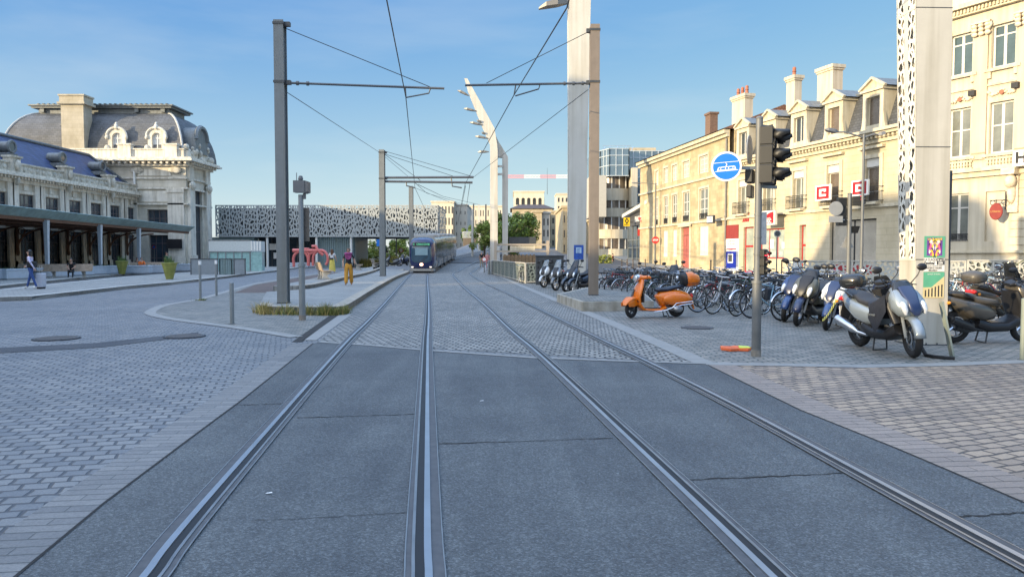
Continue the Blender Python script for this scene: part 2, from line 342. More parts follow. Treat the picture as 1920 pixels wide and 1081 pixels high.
rubber = mat('rubber', (0.016, 0.016, 0.017), 0.8, var=0.2, bump=0.2)
steel = mat('steel', (0.55, 0.56, 0.58), 0.28, metal=1.0, var=0.15)
chrome = mat('chrome', (0.75, 0.75, 0.76), 0.12, metal=1.0, var=0.05)
grey_metal = mat('grey_painted_metal', (0.22, 0.24, 0.25), 0.45, metal=0.2, var=0.12, streak=0.2)
dark_grey = mat('dark_grey_metal', (0.055, 0.06, 0.065), 0.45, var=0.2)
red_paint = mat('red_paint', (0.50, 0.035, 0.03), 0.45)
stone_kerb = mat('kerb_granite', (0.42, 0.41, 0.38), 0.7, var=0.18, scale=9, bump=0.15)
wire_mat = mat('overhead_wire', (0.02, 0.022, 0.025), 0.5, var=0.1)
# ================================================================ ground
m_sett = paving('blue_grey_setts', (0.155, 0.16, 0.168), (0.235, 0.23, 0.222), (0.07, 0.073, 0.08), 0.19, 0.15, rot=R(-17), joint=0.017, warp=0.085, wscale=3.2, rough=0.52, bump=0.75, bend=0.22)
m_track = paving('track_setts', (0.20, 0.195, 0.18), (0.33, 0.315, 0.285), (0.035, 0.036, 0.037), 0.165, 0.155, rot=R(6), joint=0.024, warp=0.06, rough=0.6, bump=0.7, offset=0.5)
m_paver = paving('grey_pavers', (0.165, 0.155, 0.14), (0.30, 0.27, 0.235), (0.04, 0.07, 0.065), 0.23, 0.13, rot=R(3), joint=0.018, warp=0.06, rough=0.6, bump=0.6)
m_pink = paving('pink_brown_pavers', (0.24, 0.185, 0.145), (0.41, 0.305, 0.215), (0.06, 0.053, 0.05), 0.225, 0.135, rot=R(-21), joint=0.017, warp=0.09, wscale=3, rough=0.58, bump=0.75)
m_plat = paving('platform_pavers', (0.23, 0.23, 0.215), (0.31, 0.305, 0.28), (0.13, 0.13, 0.125), 0.24, 0.12, rot=R(10), joint=0.01, warp=0.02, rough=0.65, bump=0.5)
m_border = paving('border_bricks', (0.16, 0.157, 0.155), (0.225, 0.217, 0.207), (0.08, 0.088, 0.085), 0.7, 0.115, uv=True, joint=0.008, warp=0.01, rough=0.62, bump=0.6)
m_border_r = paving('border_bricks_pink', (0.24, 0.195, 0.165), (0.30, 0.24, 0.20), (0.08, 0.07, 0.062), 0.7, 0.13, uv=True, joint=0.008, warp=0.01, rough=0.62, bump=0.6)
def asphalt(name, col, speck=0.5):
    m, n, l, b = nodes_of(name)
    t = n.new('ShaderNodeTexCoord')
    v = n.new('ShaderNodeTexVoronoi'); v.inputs['Scale'].default_value = 95; l.new(t.outputs['Object'], v.inputs['Vector'])
    hs = n.new('ShaderNodeSeparateColor'); l.new(v.outputs['Color'], hs.inputs[0])
    r = n.new('ShaderNodeValToRGB'); e = r.color_ramp.elements
    e[0].position = 0.0; e[0].color = (col[0] * 0.6, col[1] * 0.6, col[2] * 0.6, 1); e[1].position = 1.0; e[1].color = (col[0] * 1.7, col[1] * 1.7, col[2] * 1.68, 1)
    q = e.new(0.75); q.color = (col[0] * 1.1, col[1] * 1.1, col[2] * 1.1, 1)
    l.new(hs.outputs[0], r.inputs['Fac'])
    n2 = n.new('ShaderNodeTexNoise'); n2.inputs['Scale'].default_value = 0.6; n2.inputs['Detail'].default_value = 9; n2.inputs['Roughness'].default_value = 0.7; l.new(t.outputs['Object'], n2.inputs['Vector'])
    r2 = n.new('ShaderNodeValToRGB'); r2.color_ramp.elements[0].position = 0.3; r2.color_ramp.elements[1].position = 0.72
    r2.color_ramp.elements[0].color = (0.72, 0.72, 0.74, 1); r2.color_ramp.elements[1].color = (1.25, 1.23, 1.18, 1); l.new(n2.outputs['Fac'], r2.inputs['Fac'])
    mx = n.new('ShaderNodeMix'); mx.data_type = 'RGBA'; mx.blend_type = 'MULTIPLY'; mx.inputs['Factor'].default_value = 1
    l.new(r.outputs['Color'], mx.inputs['A']); l.new(r2.outputs['Color'], mx.inputs['B']); l.new(mx.outputs['Result'], b.inputs['Base Color'])
    mp = n.new('ShaderNodeMapping'); mp.inputs['Rotation'].default_value = (0, 0, R(-6)); mp.inputs['Scale'].default_value = (2.6, 0.16, 1); l.new(t.outputs['Object'], mp.inputs['Vector'])
    n3 = n.new('ShaderNodeTexNoise'); n3.inputs['Scale'].default_value = 1.0; n3.inputs['Detail'].default_value = 6; n3.inputs['Roughness'].default_value = 0.65; l.new(mp.outputs['Vector'], n3.inputs['Vector'])
    v2 = n.new('ShaderNodeTexVoronoi'); v2.inputs['Scale'].default_value = 1.7; l.new(t.outputs['Object'], v2.inputs['Vector'])
    for src, p0, p1, c0, c1 in ((n3.outputs['Fac'], .34, .66, (.80, .80, .81, 1), (1.08, 1.07, 1.05, 1)), (v2.outputs['Distance'], .018, .03, (1.9, 1.88, 1.8, 1), (1, 1, 1, 1))):
        r3 = n.new('ShaderNodeValToRGB'); r3.color_ramp.elements[0].position = p0; r3.color_ramp.elements[1].position = p1; r3.color_ramp.elements[0].color = c0; r3.color_ramp.elements[1].color = c1; l.new(src, r3.inputs['Fac'])
        m3 = n.new('ShaderNodeMix'); m3.data_type = 'RGBA'; m3.blend_type = 'MULTIPLY'; m3.inputs['Factor'].default_value = 1; l.new(mx.outputs['Result'], m3.inputs['A']); l.new(r3.outputs['Color'], m3.inputs['B']); mx = m3
    l.new(mx.outputs['Result'], b.inputs['Base Color'])
    b.inputs['Roughness'].default_value = 0.72; b.inputs['Specular IOR Level'].default_value = 0.4
    bp = n.new('ShaderNodeBump'); bp.inputs['Strength'].default_value = 0.9; bp.inputs['Distance'].default_value = 0.006
    l.new(v.outputs['Distance'], bp.inputs['Height']); l.new(bp.outputs['Normal'], b.inputs['Normal'])
    return m
m_asph = asphalt('track_asphalt', (0.098, 0.108, 0.115)); m_road = asphalt('road_asphalt', (0.10, 0.10, 0.10)); m_brown = asphalt('brown_asphalt', (0.125, 0.09, 0.075))
m_band = mat('pale_stone_band', (0.25, 0.245, 0.23), 0.65, var=0.16, scale=5, bump=0.12)
m_dirt = mat('dirt_joint', (0.022, 0.022, 0.022), 0.9, var=0.4, scale=20)

# one sheet to the horizon, following the ramp
xs = [-900, -300, -120, -70, -46, -32, -24] + [-20 + k for k in range(13)] + [-6, -4, -2, 0, 2, 4, 7, 10, 14, 20, 26, 34, 50, 90, 250, 900]
ys = [-120, -40, -12, 0, 8, 16, 26, 40, 54] + [66 + 2 * k for k in range(23)] + [115, 120, 130, 140, 150, 165, 190, 215, 260, 400, 900, 2500]
up = lambda p, z: T(p[0], p[1]) + z + .035 * sm(66, 74, p[1])
g = MB(); g.up = True; nx = len(xs)
g.add([(x, y, T(x, y)) for y in ys for x in xs], [(j * nx + i, j * nx + i + 1, (j + 1) * nx + i + 1, (j + 1) * nx + i) for j in range(len(ys) - 1) for i in range(nx - 1)])
struct(g.build('ground', m_sett))
def sheet(name, pts, z, m):
    "flat paving laid a few millimetres above the sheet below"
    b = MB(); b.up = True; b.add([(x, y, z) for x, y in pts], [tuple(range(len(pts)))]); return struct(b.build(name, m))
def strip(name, L, Rr, z, m, side=0.0):
    b = MB(); b.up = True; n = len(L)
    b.add([(p[0], p[1], up(p, z)) for p in L] + [(p[0], p[1], up(p, z)) for p in Rr], [(i, i + n, i + n + 1, i + 1) for i in range(n - 1)])
    if side:
        b.add([(p[0], p[1], T(p[0], p[1]) + z) for p in L] + [(p[0], p[1], T(p[0], p[1]) + z - side) for p in L], [(i, i + 1, i + n + 1, i + n) for i in range(n - 1)])
        b.add([(p[0], p[1], T(p[0], p[1]) + z) for p in Rr] + [(p[0], p[1], T(p[0], p[1]) + z - side) for p in Rr], [(i, i + 1, i + n + 1, i + n) for i in range(n - 1)])
    o = b.build(name, m)
    if not side:      # run the texture along the strip
        acc = [0.0]
        for j in range(1, n): acc.append(acc[-1] + (Vector(L[j][:2]) - Vector(L[j - 1][:2])).length)
        uv = o.data.uv_layers.new(name='UVMap')
        for lp_ in o.data.loops: i = lp_.vertex_index; uv.data[lp_.index].uv = (0.02 if i < n else 0.66, acc[i % n])
    return struct(o)
def ribbon(name, line, w, z, m, side=0.0): return strip(name, grow_out(line, -w / 2), grow_out(line, w / 2), z, m, side)
def pair(L, Rr, y0, step=2.0):
    "resample two edges at the same distances so that the strip follows the ramp"
    def xat(Q, y):
        for a, b in zip(Q, Q[1:]):
            if a[1] <= y <= b[1] and b[1] > a[1]: return a[0] + (b[0] - a[0]) * (y - a[1]) / (b[1] - a[1])
        return Q[-1][0]
    yy = []; y = y0
    while y < min(L[-1][1], Rr[-1][1]): yy.append(y); y += step
    return [L[0]] + [(xat(L, y), y) for y in yy], [Rr[0]] + [(xat(Rr, y), y) for y in yy]
def gp(*pp): return [G(*p) for p in pp]
# asphalt slab of the crossing
AL = gp((31, 1081), (197, 943), (363, 818), (457, 748), (587, 644)); AR = gp((1920, 943), (1678, 840), (1500, 769), (1322, 682))
def ext(a, b, y): t = (y - a[1]) / (b[1] - a[1]); return (a[0] + (b[0] - a[0]) * t, y)
AL = [ext(AL[0], AL[1], -9.0)] + AL; AR = [ext(AR[0], AR[1], -9.0)] + AR
FAR = gp((597, 641), (700, 648), (796, 656.5), (1000, 671), (1160, 677))
sheet('crossing_asphalt', AL + FAR + AR[::-1], 0.004, m_asph)
strip('border_course', grow_out(AL, -0.37), grow_out(AL, -0.012), 0.008, m_border)
strip('border_course', grow_out(AR, 0.012), grow_out(AR, 0.40), 0.008, m_border_r)
ribbon('tar_joint', AL, 0.015, 0.009, m_dirt); ribbon('tar_joint', AR, 0.015, 0.009, m_dirt)
# pink brown pavers on the right, grey pavers beyond the band
BANDR = gp((1322, 682), (1450, 684), (1611, 687), (1760, 684), (1920, 678), (2300, 660))
PR = [AR[4], AR[3], AR[2], AR[1], AR[0]]
sheet('brick_pavement', PR + [(40, -9), (40, 20)] + [(26, 18)] + BANDR[::-1], 0.004, m_pink)
CUR = smooth_line(gp((1322, 682), (1145, 605), (1036, 560), (953, 525), (917, 508)) + [(-2.9, 68), (-2.9, 76), (-2.6, 90)], 4)
sheet('paved_plaza', BANDR + [(26, 18), (30, 38), (16, 44), (6, 66)] + CUR[::-1][8:], 0.0058, m_paver)
ribbon('stone_band', BANDR, 0.30, 0.010, m_band)
# track bed of small setts
LE = smooth_line(gp((597, 641), (661, 588), (700, 558), (742, 532), (770, 517)) + [(-9.8, 70), (-10.2, 82), (-10.3, 96), (-10, 112), (-6, 150)], 4)
RE = smooth_line(gp((1322, 682), (1145, 605), (1036, 560), (953, 525), (917, 508)) + [(-2.9, 68), (-2.9, 76), (-2.6, 90), (-1.0, 112), (4, 150)], 4)
strip('track_paving', *pair(LE, RE, 15.0), 0.004, m_track)
ribbon('stone_band', CUR, 0.33, 0.011, m_band)
ribbon('stone_band', FAR + [AR[4]], 0.14, 0.0115, m_band)
# dark asphalt where the tracks climb
strip('ramp_road', *pair(smooth_line([(-10.1, 88), (-9.9, 100), (-8.5, 115), (-4, 150), (4, 215), (10, 260)], 4), smooth_line([(-2.4, 88), (-1.6, 100), (-0.4, 115), (4, 150), (14, 215), (22, 260)], 4), 88.0, 3.0), 0.055, m_road)
# pale wedge and drain beside the near platform
sheet('stone_band', gp((568, 638), (593, 638), (663, 587), (640, 588)), 0.008, m_band)
d1 = gp((548, 641), (566, 641), (637, 589), (622, 589))
sheet('drain_channel', d1, 0.008, m_dirt)
# plaza kerb loop on the left and the paved tongue inside it
LOOP = smooth_line(gp((556, 632), (436, 613), (335, 600), (290, 591), (283, 584), (311, 572), (374, 561), (430, 545), (479, 532), (521, 525), (588, 514), (700, 496)), 4)
sheet('paved_tongue', LOOP + gp((740, 500), (770, 517), (661, 588), (568, 640)), 0.005, m_paver)
ribbon('kerb_strip', LOOP, 0.30, 0.012, m_band)
sheet('brown_surfacing', gp((439, 549), (478, 534), (521, 527), (588, 516), (650, 508), (640, 520), (575, 549)), 0.009, m_brown)
# the road that runs past the station
sheet('asphalt_patch', gp((0, 662), (190, 651), (330, 634), (372, 629), (372, 623), (180, 643), (0, 652)), 0.006, asphalt('patch_asphalt', (0.06, 0.065, 0.075)))
K1 = gp((-120, 566), (0, 564.7), (59, 563), (130, 554.5), (240, 541.5), (320, 534), (420, 522), (490, 513), (535, 507)); K1 = [(-17.6, 4)] + K1 + [(-27, 96)]
K2 = gp((-120, 552), (0, 549), (130, 534), (240, 522), (320, 516), (400, 510)); K2 = [(-22, 4)] + K2 + [(-31, 96)]
K3 = gp((-120, 544), (0, 540.6), (130, 526), (240, 515.5), (330, 509)); K3 = [(-25, 4)] + K3 + [(-35, 96)]
def raised(name, a, b, z, mtop, kerb=0.28):
    "a raised pavement: top sheet, kerb stones round the edge"
    p = MB(); out = a + b[::-1]; p.slab(out, -0.05, z - 0.004); struct(p.build(name, mtop))
    k = MB()
    for ln, sgn in ((a, -1), (b, 1)):
        o = ln; i = grow_out(ln, sgn * kerb); n = len(o)
        for j in range(n - 1):
            seg = 1
            k.add([(*o[j], -0.05), (*o[j + 1], -0.05), (*i[j + 1], -0.05), (*i[j], -0.05), (*o[j], z), (*o[j + 1], z), (*i[j + 1], z), (*i[j], z)], [(0, 1, 5, 4), (4, 5, 6, 7), (2, 3, 7, 6), (1, 2, 6, 5), (3, 0, 4, 7)])
    struct(k.build('kerb', stone_kerb, bevel=0.015)); return p
raised('traffic_island', K1, K2, 0.16, m_plat)
sheet('road', K2 + K3[::-1], 0.006, m_road)
sw = MB(); sw.slab(K3 + [(-60, 96), (-60, 4)], -0.05, 0.14); struct(sw.build('station_pavement', m_plat))
kb = MB()
o = grow_out(K3, -0.004); i = grow_out(K3, 0.0); 
for j in range(len(K3) - 1):
    a, b_ = K3[j], K3[j + 1]; a2, b2 = grow_out(K3, -0.25)[j], grow_out(K3, -0.25)[j + 1]
    kb.add([(*a, -.05), (*b_, -.05), (*b2, -.05), (*a2, -.05), (*a, .145), (*b_, .145), (*b2, .145), (*a2, .145)], [(0, 1, 5, 4), (4, 5, 6, 7), (1, 2, 6, 5), (3, 0, 4, 7), (2, 3, 7, 6)])
struct(kb.build('kerb', stone_kerb))
# tram stop platforms
PK = smooth_line(gp((488, 580), (500, 587), (600, 588.5), (636, 587.5), (650, 584), (668, 572.5), (700, 550), (742, 524), (768, 512)) + [(-10.6, 72), (-10.9, 84)], 4)
P2 = smooth_line(gp((500, 556), (575, 550), (604, 544), (648, 530.5), (700, 515.5), (736, 498)) + [(-15, 88)], 4)
def edge_platform(name, front, back, z, mtop, zb=-0.05):
    s_ = MB(); s_.slab(front + back[::-1], zb, z - 0.004); struct(s_.build(name, mtop))
    k = MB(); f = front; i = grow_out(front, -0.36)
    for j in range(len(f) - 1):
        k.add([(*f[j], zb), (*f[j + 1], zb), (*i[j + 1], zb), (*i[j], zb), (*f[j], z), (*f[j + 1], z), (*i[j + 1], z), (*i[j], z)], [(0, 1, 5, 4), (4, 5, 6, 7), (2, 3, 7, 6), (1, 2, 6, 5), (3, 0, 4, 7)])
    struct(k.build('kerb', mat(name + '_kerb', (0.36, 0.32, 0.26), 0.75, var=0.28, scale=4, bump=0.2, streak=0.35)))
edge_platform('tram_platform', PK, [P2[0]] + P2[1:], 0.20, m_plat)
P2B = gp((512, 552), (560, 541), (640, 519), (700, 505), (726, 496)) + [(-16.5, 88)]
P2B = smooth_line(P2B, 4)
edge_platform('bus_platform', P2[3:], P2B, 0.36, m_plat)
# plinth of the right mast pole
PL = gp((1044, 566), (1092.5, 584), (1226, 582), (1206, 561), (1110, 549))
pl = MB(); pl.slab(PL, -0.05, 0.29); tag(pl.build('pole_plinth', mat('plinth_stone', (0.36, 0.34, 0.29), 0.8, var=0.25, scale=3, bump=0.2, streak=0.3), bevel=0.02), 'low raised stone plinth of setts behind the orange scooter', 'plinth')
sheet('plinth_paving', [((p[0] - 3.2) * 0.93 + 3.2, (p[1] - 21.9) * 0.93 + 21.9) for p in PL], 0.296, m_paver)
# street in front of the bank
strip('street', *pair([(8.5, 40), (9, 52), (7, 66), (6, 85), (9, 120), (16, 215), (22, 300)], [(33, 32), (22.5, 46), (18, 62), (14, 85), (16, 120), (24, 215), (32, 300)], 47.0), 0.02, m_road)
strip('footway', grow_out([(27.2, 40), (24.0, 46), (17.6, 68), (14.6, 85), (16, 120), (24, 215)], -0.9), [(30, 40), (26.5, 47), (21, 70), (18, 88), (19.5, 120), (28, 215)], 0.11, m_plat, side=0.12)
# manholes and joints
def manhole(px, py, r, label):
    x, y = G(px, py); t = thing('manhole_cover', label, 'manhole cover', (x, y, 0.012))
    c = MB(); c.lathe([(r, -0.01), (r, 0.006), (r * 0.93, 0.008)], 28); c.build('frame', dark_iron, t)
    q = MB(); q.lathe([(r * 0.9, 0.003), (r * 0.9, 0.010)], 28)
    for k in range(-5, 6):
        w = math.sqrt(max(0, 1 - (k / 6) ** 2)) * r * 0.82; q.box(-w, w, k * r / 6.5 - 0.012, k * r / 6.5 + 0.012, 0.0105, 0.017)
    q.build('lid', mat('cast_iron_' + str(px), (0.13, 0.13, 0.135), 0.6, metal=0.2), t)
manhole(106, 635, 0.42, 'round cast iron manhole cover on the blue setts at far left')
manhole(346, 631, 0.40, 'ribbed iron manhole cover at the end of the dark asphalt patch')
manhole(1307, 615, 0.36, 'dark iron cover in the pavers between orange scooter and bicycles')
CRK = MB(); CRK.up = True
for a, b_ in (((440, 760), (538, 757)), ((556, 784), (784, 777)), ((822, 833), (1150, 822)), ((1276, 901), (1580, 888)), ((1800, 970), (1925, 962)), ((470, 978), (770, 962))):
    n = 22; A_, B_ = Vector(G(*a)), Vector(G(*b_)); pts = [A_.lerp(B_, k / n) + Vector((0, random.uniform(-0.012, 0.012))) for k in range(n + 1)]
    w = [random.uniform(0.004, 0.013) * (0.35 if a[0] == 470 else 1) for _ in pts]
    CRK.add([(p.x, p.y - w[k], 0.0085) for k, p in enumerate(pts)] + [(p.x, p.y + w[k], 0.0085) for k, p in enumerate(pts)], [(k, k + 1, k + n + 2, k + n + 1) for k in range(n)])
struct(CRK.build('slab_joint', m_dirt))
# ---------------------------------------------------------------- rails
m_resin = mat('rail_resin', (0.075, 0.075, 0.078), 0.6, var=0.3, scale=12)
m_head = mat('rail_head', (0.46, 0.46, 0.465), 0.42, metal=1.0, var=0.12, scale=1.5)
m_lip = mat('rail_lip', (0.34, 0.33, 0.32), 0.4, metal=0.9, var=0.2)
m_groove = mat('rail_groove', (0.008, 0.008, 0.009), 0.6, var=0.2)
def rail(px, tail, inside, label):
    "grooved tram rail: polished head, dark groove on the inner side, lip, resin bed"
    pts = gp(*px); pts = [ext(pts[0], pts[1], -8.0)] + pts + tail
    pts = [pts[0]] + smooth_line(pts[1:], 8)
    t = thing('tram_rail', label, 'tram rail', (0, 0, 0), 0, 'tram rails')
    s = inside
    def part(name, a, b_, z0, z1, m):
        A_ = grow_out(pts, a * s); B_ = grow_out(pts, b_ * s); n = len(pts); q = MB(); q.up = True
        z = lambda p: up(p, 0.0125) + .075 * sm(78, 88, p[1])
        q.add([(*p, z(p) + z0) for p in A_] + [(*p, z(p) + z1) for p in A_] + [(*p, z(p) + z1) for p in B_] + [(*p, z(p) + z0) for p in B_],
              [(k + c * n, k + 1 + c * n, k + 1 + (c + 1) * n, k + (c + 1) * n) for k in range(n - 1) for c in range(3)])
        q.build(name, m, t)
    part('resin_bed', -0.085, 0.125, 0.0, 0.002, m_resin)
    part('rail_head', -0.020, 0.020, 0.0, 0.010, m_head)
    part('groove', 0.020, 0.070, 0.0, 0.0035, m_groove)
    part('lip', 0.070, 0.088, 0.0, 0.008, m_lip)
    part('edge_strip', 0.118, 0.126, 0.0, 0.005, m_lip); part('edge_strip', -0.089, -0.082, 0.0, 0.005, m_lip)
tailL = [(-8.9, 66), (-9.3, 78), (-9.35, 92), (-8.6, 108), (-6.2, 126), (-1.5, 150), (6, 185)]
tailC = [(-7.45, 66), (-7.9, 78), (-7.9, 92), (-7.15, 108), (-4.8, 126), (-0.2, 150), (7.3, 185)]
rail([(274, 1081), (422, 900), (652, 640), (716, 575)], tailL, 1, 'leftmost polished grooved tram rail beside the left setts')
rail([(804, 1081), (801, 900), (802, 640), (804, 575)], tailC, -1, 'tram rail running straight up the middle under the tram')
tail3 = [(-5.0, 62.5), (-5.1, 70), (-4.7, 82), (-3.8, 100), (-1.2, 126), (3.6, 150), (11, 185)]
tail4 = [(-3.5, 62.5), (-3.65, 70), (-3.3, 82), (-2.4, 100), (0.2, 126), (5, 150), (12.4, 185)]
rail([(1443, 1081), (1262, 905), (1045, 697), (998, 654), (950, 613), (904, 568), (866, 535)], tail3, 1, 'third tram rail, left rail of the curving right hand track')
rail([(1975, 1081), (1700, 935), (1390, 768), (1226, 685), (1110, 629), (1000, 574), (950, 549), (912, 532)], tail4, -1, 'rightmost tram rail beside the pink brown pavers')
# ================================================================ railway station on the left
m_lime = masonry('station_limestone', (0.68, 0.63, 0.53), 1.1, 0.46, joint=0.012, jdark=0.8, var=0.06, stain=0.30, bump=0.2)
m_trim = mat('station_trim', (0.70, 0.65, 0.55), 0.75, var=0.14, scale=1.6, streak=0.35, bump=0.1, bscale=25)
m_carve = mat('carved_stone', (0.58, 0.54, 0.45), 0.8, var=0.3, scale=3.0, streak=0.4, bump=0.9, bscale=9)
m_slate = slate('roof_slate', (0.12, 0.125, 0.135), 0.5, 0.26)
m_slate_blue = slate('roof_slate_blue', (0.06, 0.085, 0.18), 0.5, 0.26)
m_lead = mat('zinc_flashing', (0.17, 0.185, 0.19), 0.5, metal=0.2, var=0.2, streak=0.25)
m_door = mat('dark_window_frame', (0.10, 0.08, 0.08), 0.5)
m_canopy = mat('canopy_glass', (0.30, 0.42, 0.40), 0.3, var=0.25, scale=0.6, streak=0.3)
m_rust = mat('rusty_ironwork', (0.17, 0.085, 0.05), 0.7, var=0.3, scale=6)
m_timber = mat('canopy_soffit', (0.32, 0.27, 0.22), 0.75, var=0.25, scale=3)
class Fac:
    "a facade on the line A-B (seen left to right): local x along it, local -y towards the viewer"
    def __init__(s, A, B):
        s.A = Vector(A); s.B = Vector(B); s.d = (s.B - s.A).normalized(); s.L = (s.B - s.A).length; s.rz = math.atan2(s.d.y, s.d.x)
    def at(s, px, py):
        lx, fy, uz = ray(px, py); k = lx / fy      # x = k*y
        den = s.d.x - k * s.d.y; t = (k * s.A.y - s.A.x) / den
        y = s.A.y + t * s.d.y; return t, CAMH + uz / fy * y
    def box(s, px0, py0, px1, py1):
        "px rectangle -> local x0, z0, x1, z1"
        c = (px0 + px1) / 2; a, _ = s.at(px0, (py0 + py1) / 2); b, _ = s.at(px1, (py0 + py1) / 2); _, z1 = s.at(c, py0); _, z0 = s.at(c, py1)
        return a, z0, b, z1
def back(F, y):
    o = Vector((-F.d.y, F.d.x)) * y; return Fac(F.A + o, F.B + o)
def wall_holes(b, x0, x1, z0, z1, holes, rev=0.3, y=0.0):
    "wall face at y with rectangular openings and their reveals"
    xs = sorted(set([x0, x1] + [h[0] for h in holes] + [h[2] for h in holes])); zs = sorted(set([z0, z1] + [h[1] for h in holes] + [h[3] for h in holes]))
    xs = [x for x in xs if x0 <= x <= x1]; zs = [z for z in zs if z0 <= z <= z1]
    for i in range(len(xs) - 1):
        for j in range(len(zs) - 1):
            cx, cz = (xs[i] + xs[i + 1]) / 2, (zs[j] + zs[j + 1]) / 2
            if any(h[0] < cx < h[2] and h[1] < cz < h[3] for h in holes): continue
            b.add([(xs[i], y, zs[j]), (xs[i + 1], y, zs[j]), (xs[i + 1], y, zs[j + 1]), (xs[i], y, zs[j + 1])], [(0, 1, 2, 3)])
    for h in holes:
        a, c, d, e = h
        b.add([(a, y, c), (d, y, c), (d, y, e), (a, y, e), (a, y + rev, c), (d, y + rev, c), (d, y + rev, e), (a, y + rev, e)], [(0, 1, 5, 4), (1, 2, 6, 5), (2, 3, 7, 6), (3, 0, 4, 7)])
def window(parent, x0, z0, x1, z1, y, mf, mp, cols=2, rows=(0.7,), fw=0.06, name='window', sill=None, arch=False, pane_y=0.03):
    "a window: frame with bars, pane behind; y is the frame's front"
    w, h = x1 - x0, z1 - z0; f = MB()
    f.box(0, fw, 0, 0.07, 0, h); f.box(w - fw, w, 0, 0.07, 0, h); f.box(fw, w - fw, 0, 0.07, 0, fw); f.box(fw, w - fw, 0, 0.07, h - fw, h)
    for c in range(1, cols):
        k = fw * (0.9 if c * 2 == cols else 0.5); f.box(w * c / cols - k / 1.2, w * c / cols + k / 1.2, 0.004, 0.064, fw, h - fw)
    for r in rows: f.box(fw, w - fw, 0.008, 0.06, h * r - fw * 0.4, h * r + fw * 0.4)
    o = f.build(name, mf, parent); o.location = (x0, y, z0)
    p = MB(); p.box(fw * 0.5, w - fw * 0.5, pane_y, pane_y + 0.012, fw * 0.5, h - fw * 0.5); p.build('pane', mp, o)
    if sill is not None:
        s_ = MB(); s_.box(-0.12, w + 0.12, -y - 0.16, -y + 0.02, -0.16, -0.005); s_.build('sill', sill, o)
    return o
# ---- long wing: facade on x = -44.6, from behind the camera to the pavilion
WX, WY0, WY1 = -44.6, 18.0, 88.0
FW = Fac((WX, WY0), (WX, WY1))
st = thing('station_wing', 'long pale limestone station wing with blue slate mansard roof above a glass canopy', 'station building', (WX, WY0, 0), PI / 2)
b = MB(); holes = []; L = WY1 - WY0
BAY = [18.6 - 6.65 + 6.65 * k for k in range(9)]
up = [(55.5, 61), (35, 61), (86, 110), (131, 152.5), (172, 190), (209, 225), (239.5, 253)]
upx = []
for k, (p0, p1) in enumerate(up):
    if k == 1: continue
    a, z0, c, z1 = FW.box(p0, 390, p1, 395); upx.append((a, c))
# regular bays: centres measured on the photo, carried on towards the camera
cent = [FW.at(px, 395)[0] for px in (48, 97.5, 142, 181, 217, 246)]
step = (cent[-1] - cent[0]) / 5
cent = [cent[0] - step * k for k in (5, 4, 3, 2, 1)] + [cent[0] + step * k for k in range(6)]
cent = [c for c in cent if c > 2]
for c in cent:
    holes.append((c - 1.15, 4.75, c + 1.15, 7.15)); holes.append((c - 1.45, 0.15, c + 1.45, 4.0))
wall_holes(b, 0, L, 0, 8.6, holes, 0.5); b.box(0, L, 0.55, 14, 0, 8.0); b.build('wall', m_lime, st)
tr = MB()
for c in cent:
    for s_ in (-1, 1):
        x = c + s_ * step / 2 * 0.82
        if s_ == -1 or True: tr.box(x - 0.42, x + 0.42, -0.22, -0.004, 0.1, 8.1); tr.box(x - 0.55, x + 0.55, -0.32, -0.23, 0.1, 1.1)
    tr.box(c - 1.35, c + 1.35, -0.10, -0.003, 7.2, 7.45); tr.box(c - 1.3, c - 1.16, -0.08, -0.003, 4.6, 7.2); tr.box(c + 1.16, c + 1.3, -0.08, -0.003, 4.6, 7.2)
    tr.box(c - 0.3, c + 0.3, -0.12, -0.003, 7.5, 8.1)
tr.build('pilasters', m_trim, st)
cn = MB(); cn.box(0, L, -0.35, -0.005, 8.1, 8.4); cn.box(0, L, -0.95, -0.005, 8.62, 8.8); cn.box(0, L, -0.75, -0.004, 8.8, 9.0)
k = 0.1
while k < L: cn.box(k, k + 0.2, -0.75, -0.004, 8.4, 8.618); k += 0.45
cn.build('cornice', m_trim, st)
pa = MB(); pa.box(0, L, -0.3, 0.1, 9.0, 9.75); pa.box(0, L, -0.4, 0.2, 9.75, 9.9)
k = 0.3
while k < L: pa.ell((k, -0.31, 9.38), (0.26, 0.1, 0.2), 8, 5); k += 0.9
pa.build('parapet', m_carve, st)
for px in (200, 119, 19, -90, -260):
    x = FW.at(px, 330)[0]
    if x > 0:
        pd = MB(); pd.box(x - 0.55, x + 0.55, -0.62, 0.25, 8.9, 10.25); pd.box(x - 0.7, x + 0.7, -0.75, 0.3, 10.25, 10.42); pd.ell((x, -0.72, 9.6), (0.33, 0.26, 0.5), 10, 6); pd.ell((x, -0.6, 8.3), (0.25, 0.3, 0.5), 8, 6)
        pd.build('pedestal', m_carve, st)
rf = MB(); z0, z1 = 9.6, 13.0
rf.add([(0, 0.5, z0), (L + 0.4, 0.5, z0), (L - 2.6, 3.9, z1), (0, 3.9, z1)], [(0, 1, 2, 3)])
rf.add([(0, 3.9, z1), (L - 2.6, 3.9, z1), (L - 2.6, 12, z1 + 0.1), (0, 12, z1 + 0.1)], [(0, 1, 2, 3)]); rf.add([(L + 0.4, 0.5, z0), (L + 0.4, 12, z0), (L - 2.6, 12, z1 + .1), (L - 2.6, 3.9, z1)], [(0, 1, 2, 3)])
r_o = rf.build('roof', m_slate_blue, st)
rg = MB(); rg.tube([(0, 3.85, z1 + 0.06), (L - 2.6, 3.85, z1 + 0.06), (L + 0.4, 0.45, z0 + 0.05)], 0.17, 8); rg.build('ridge', m_lead, r_o)
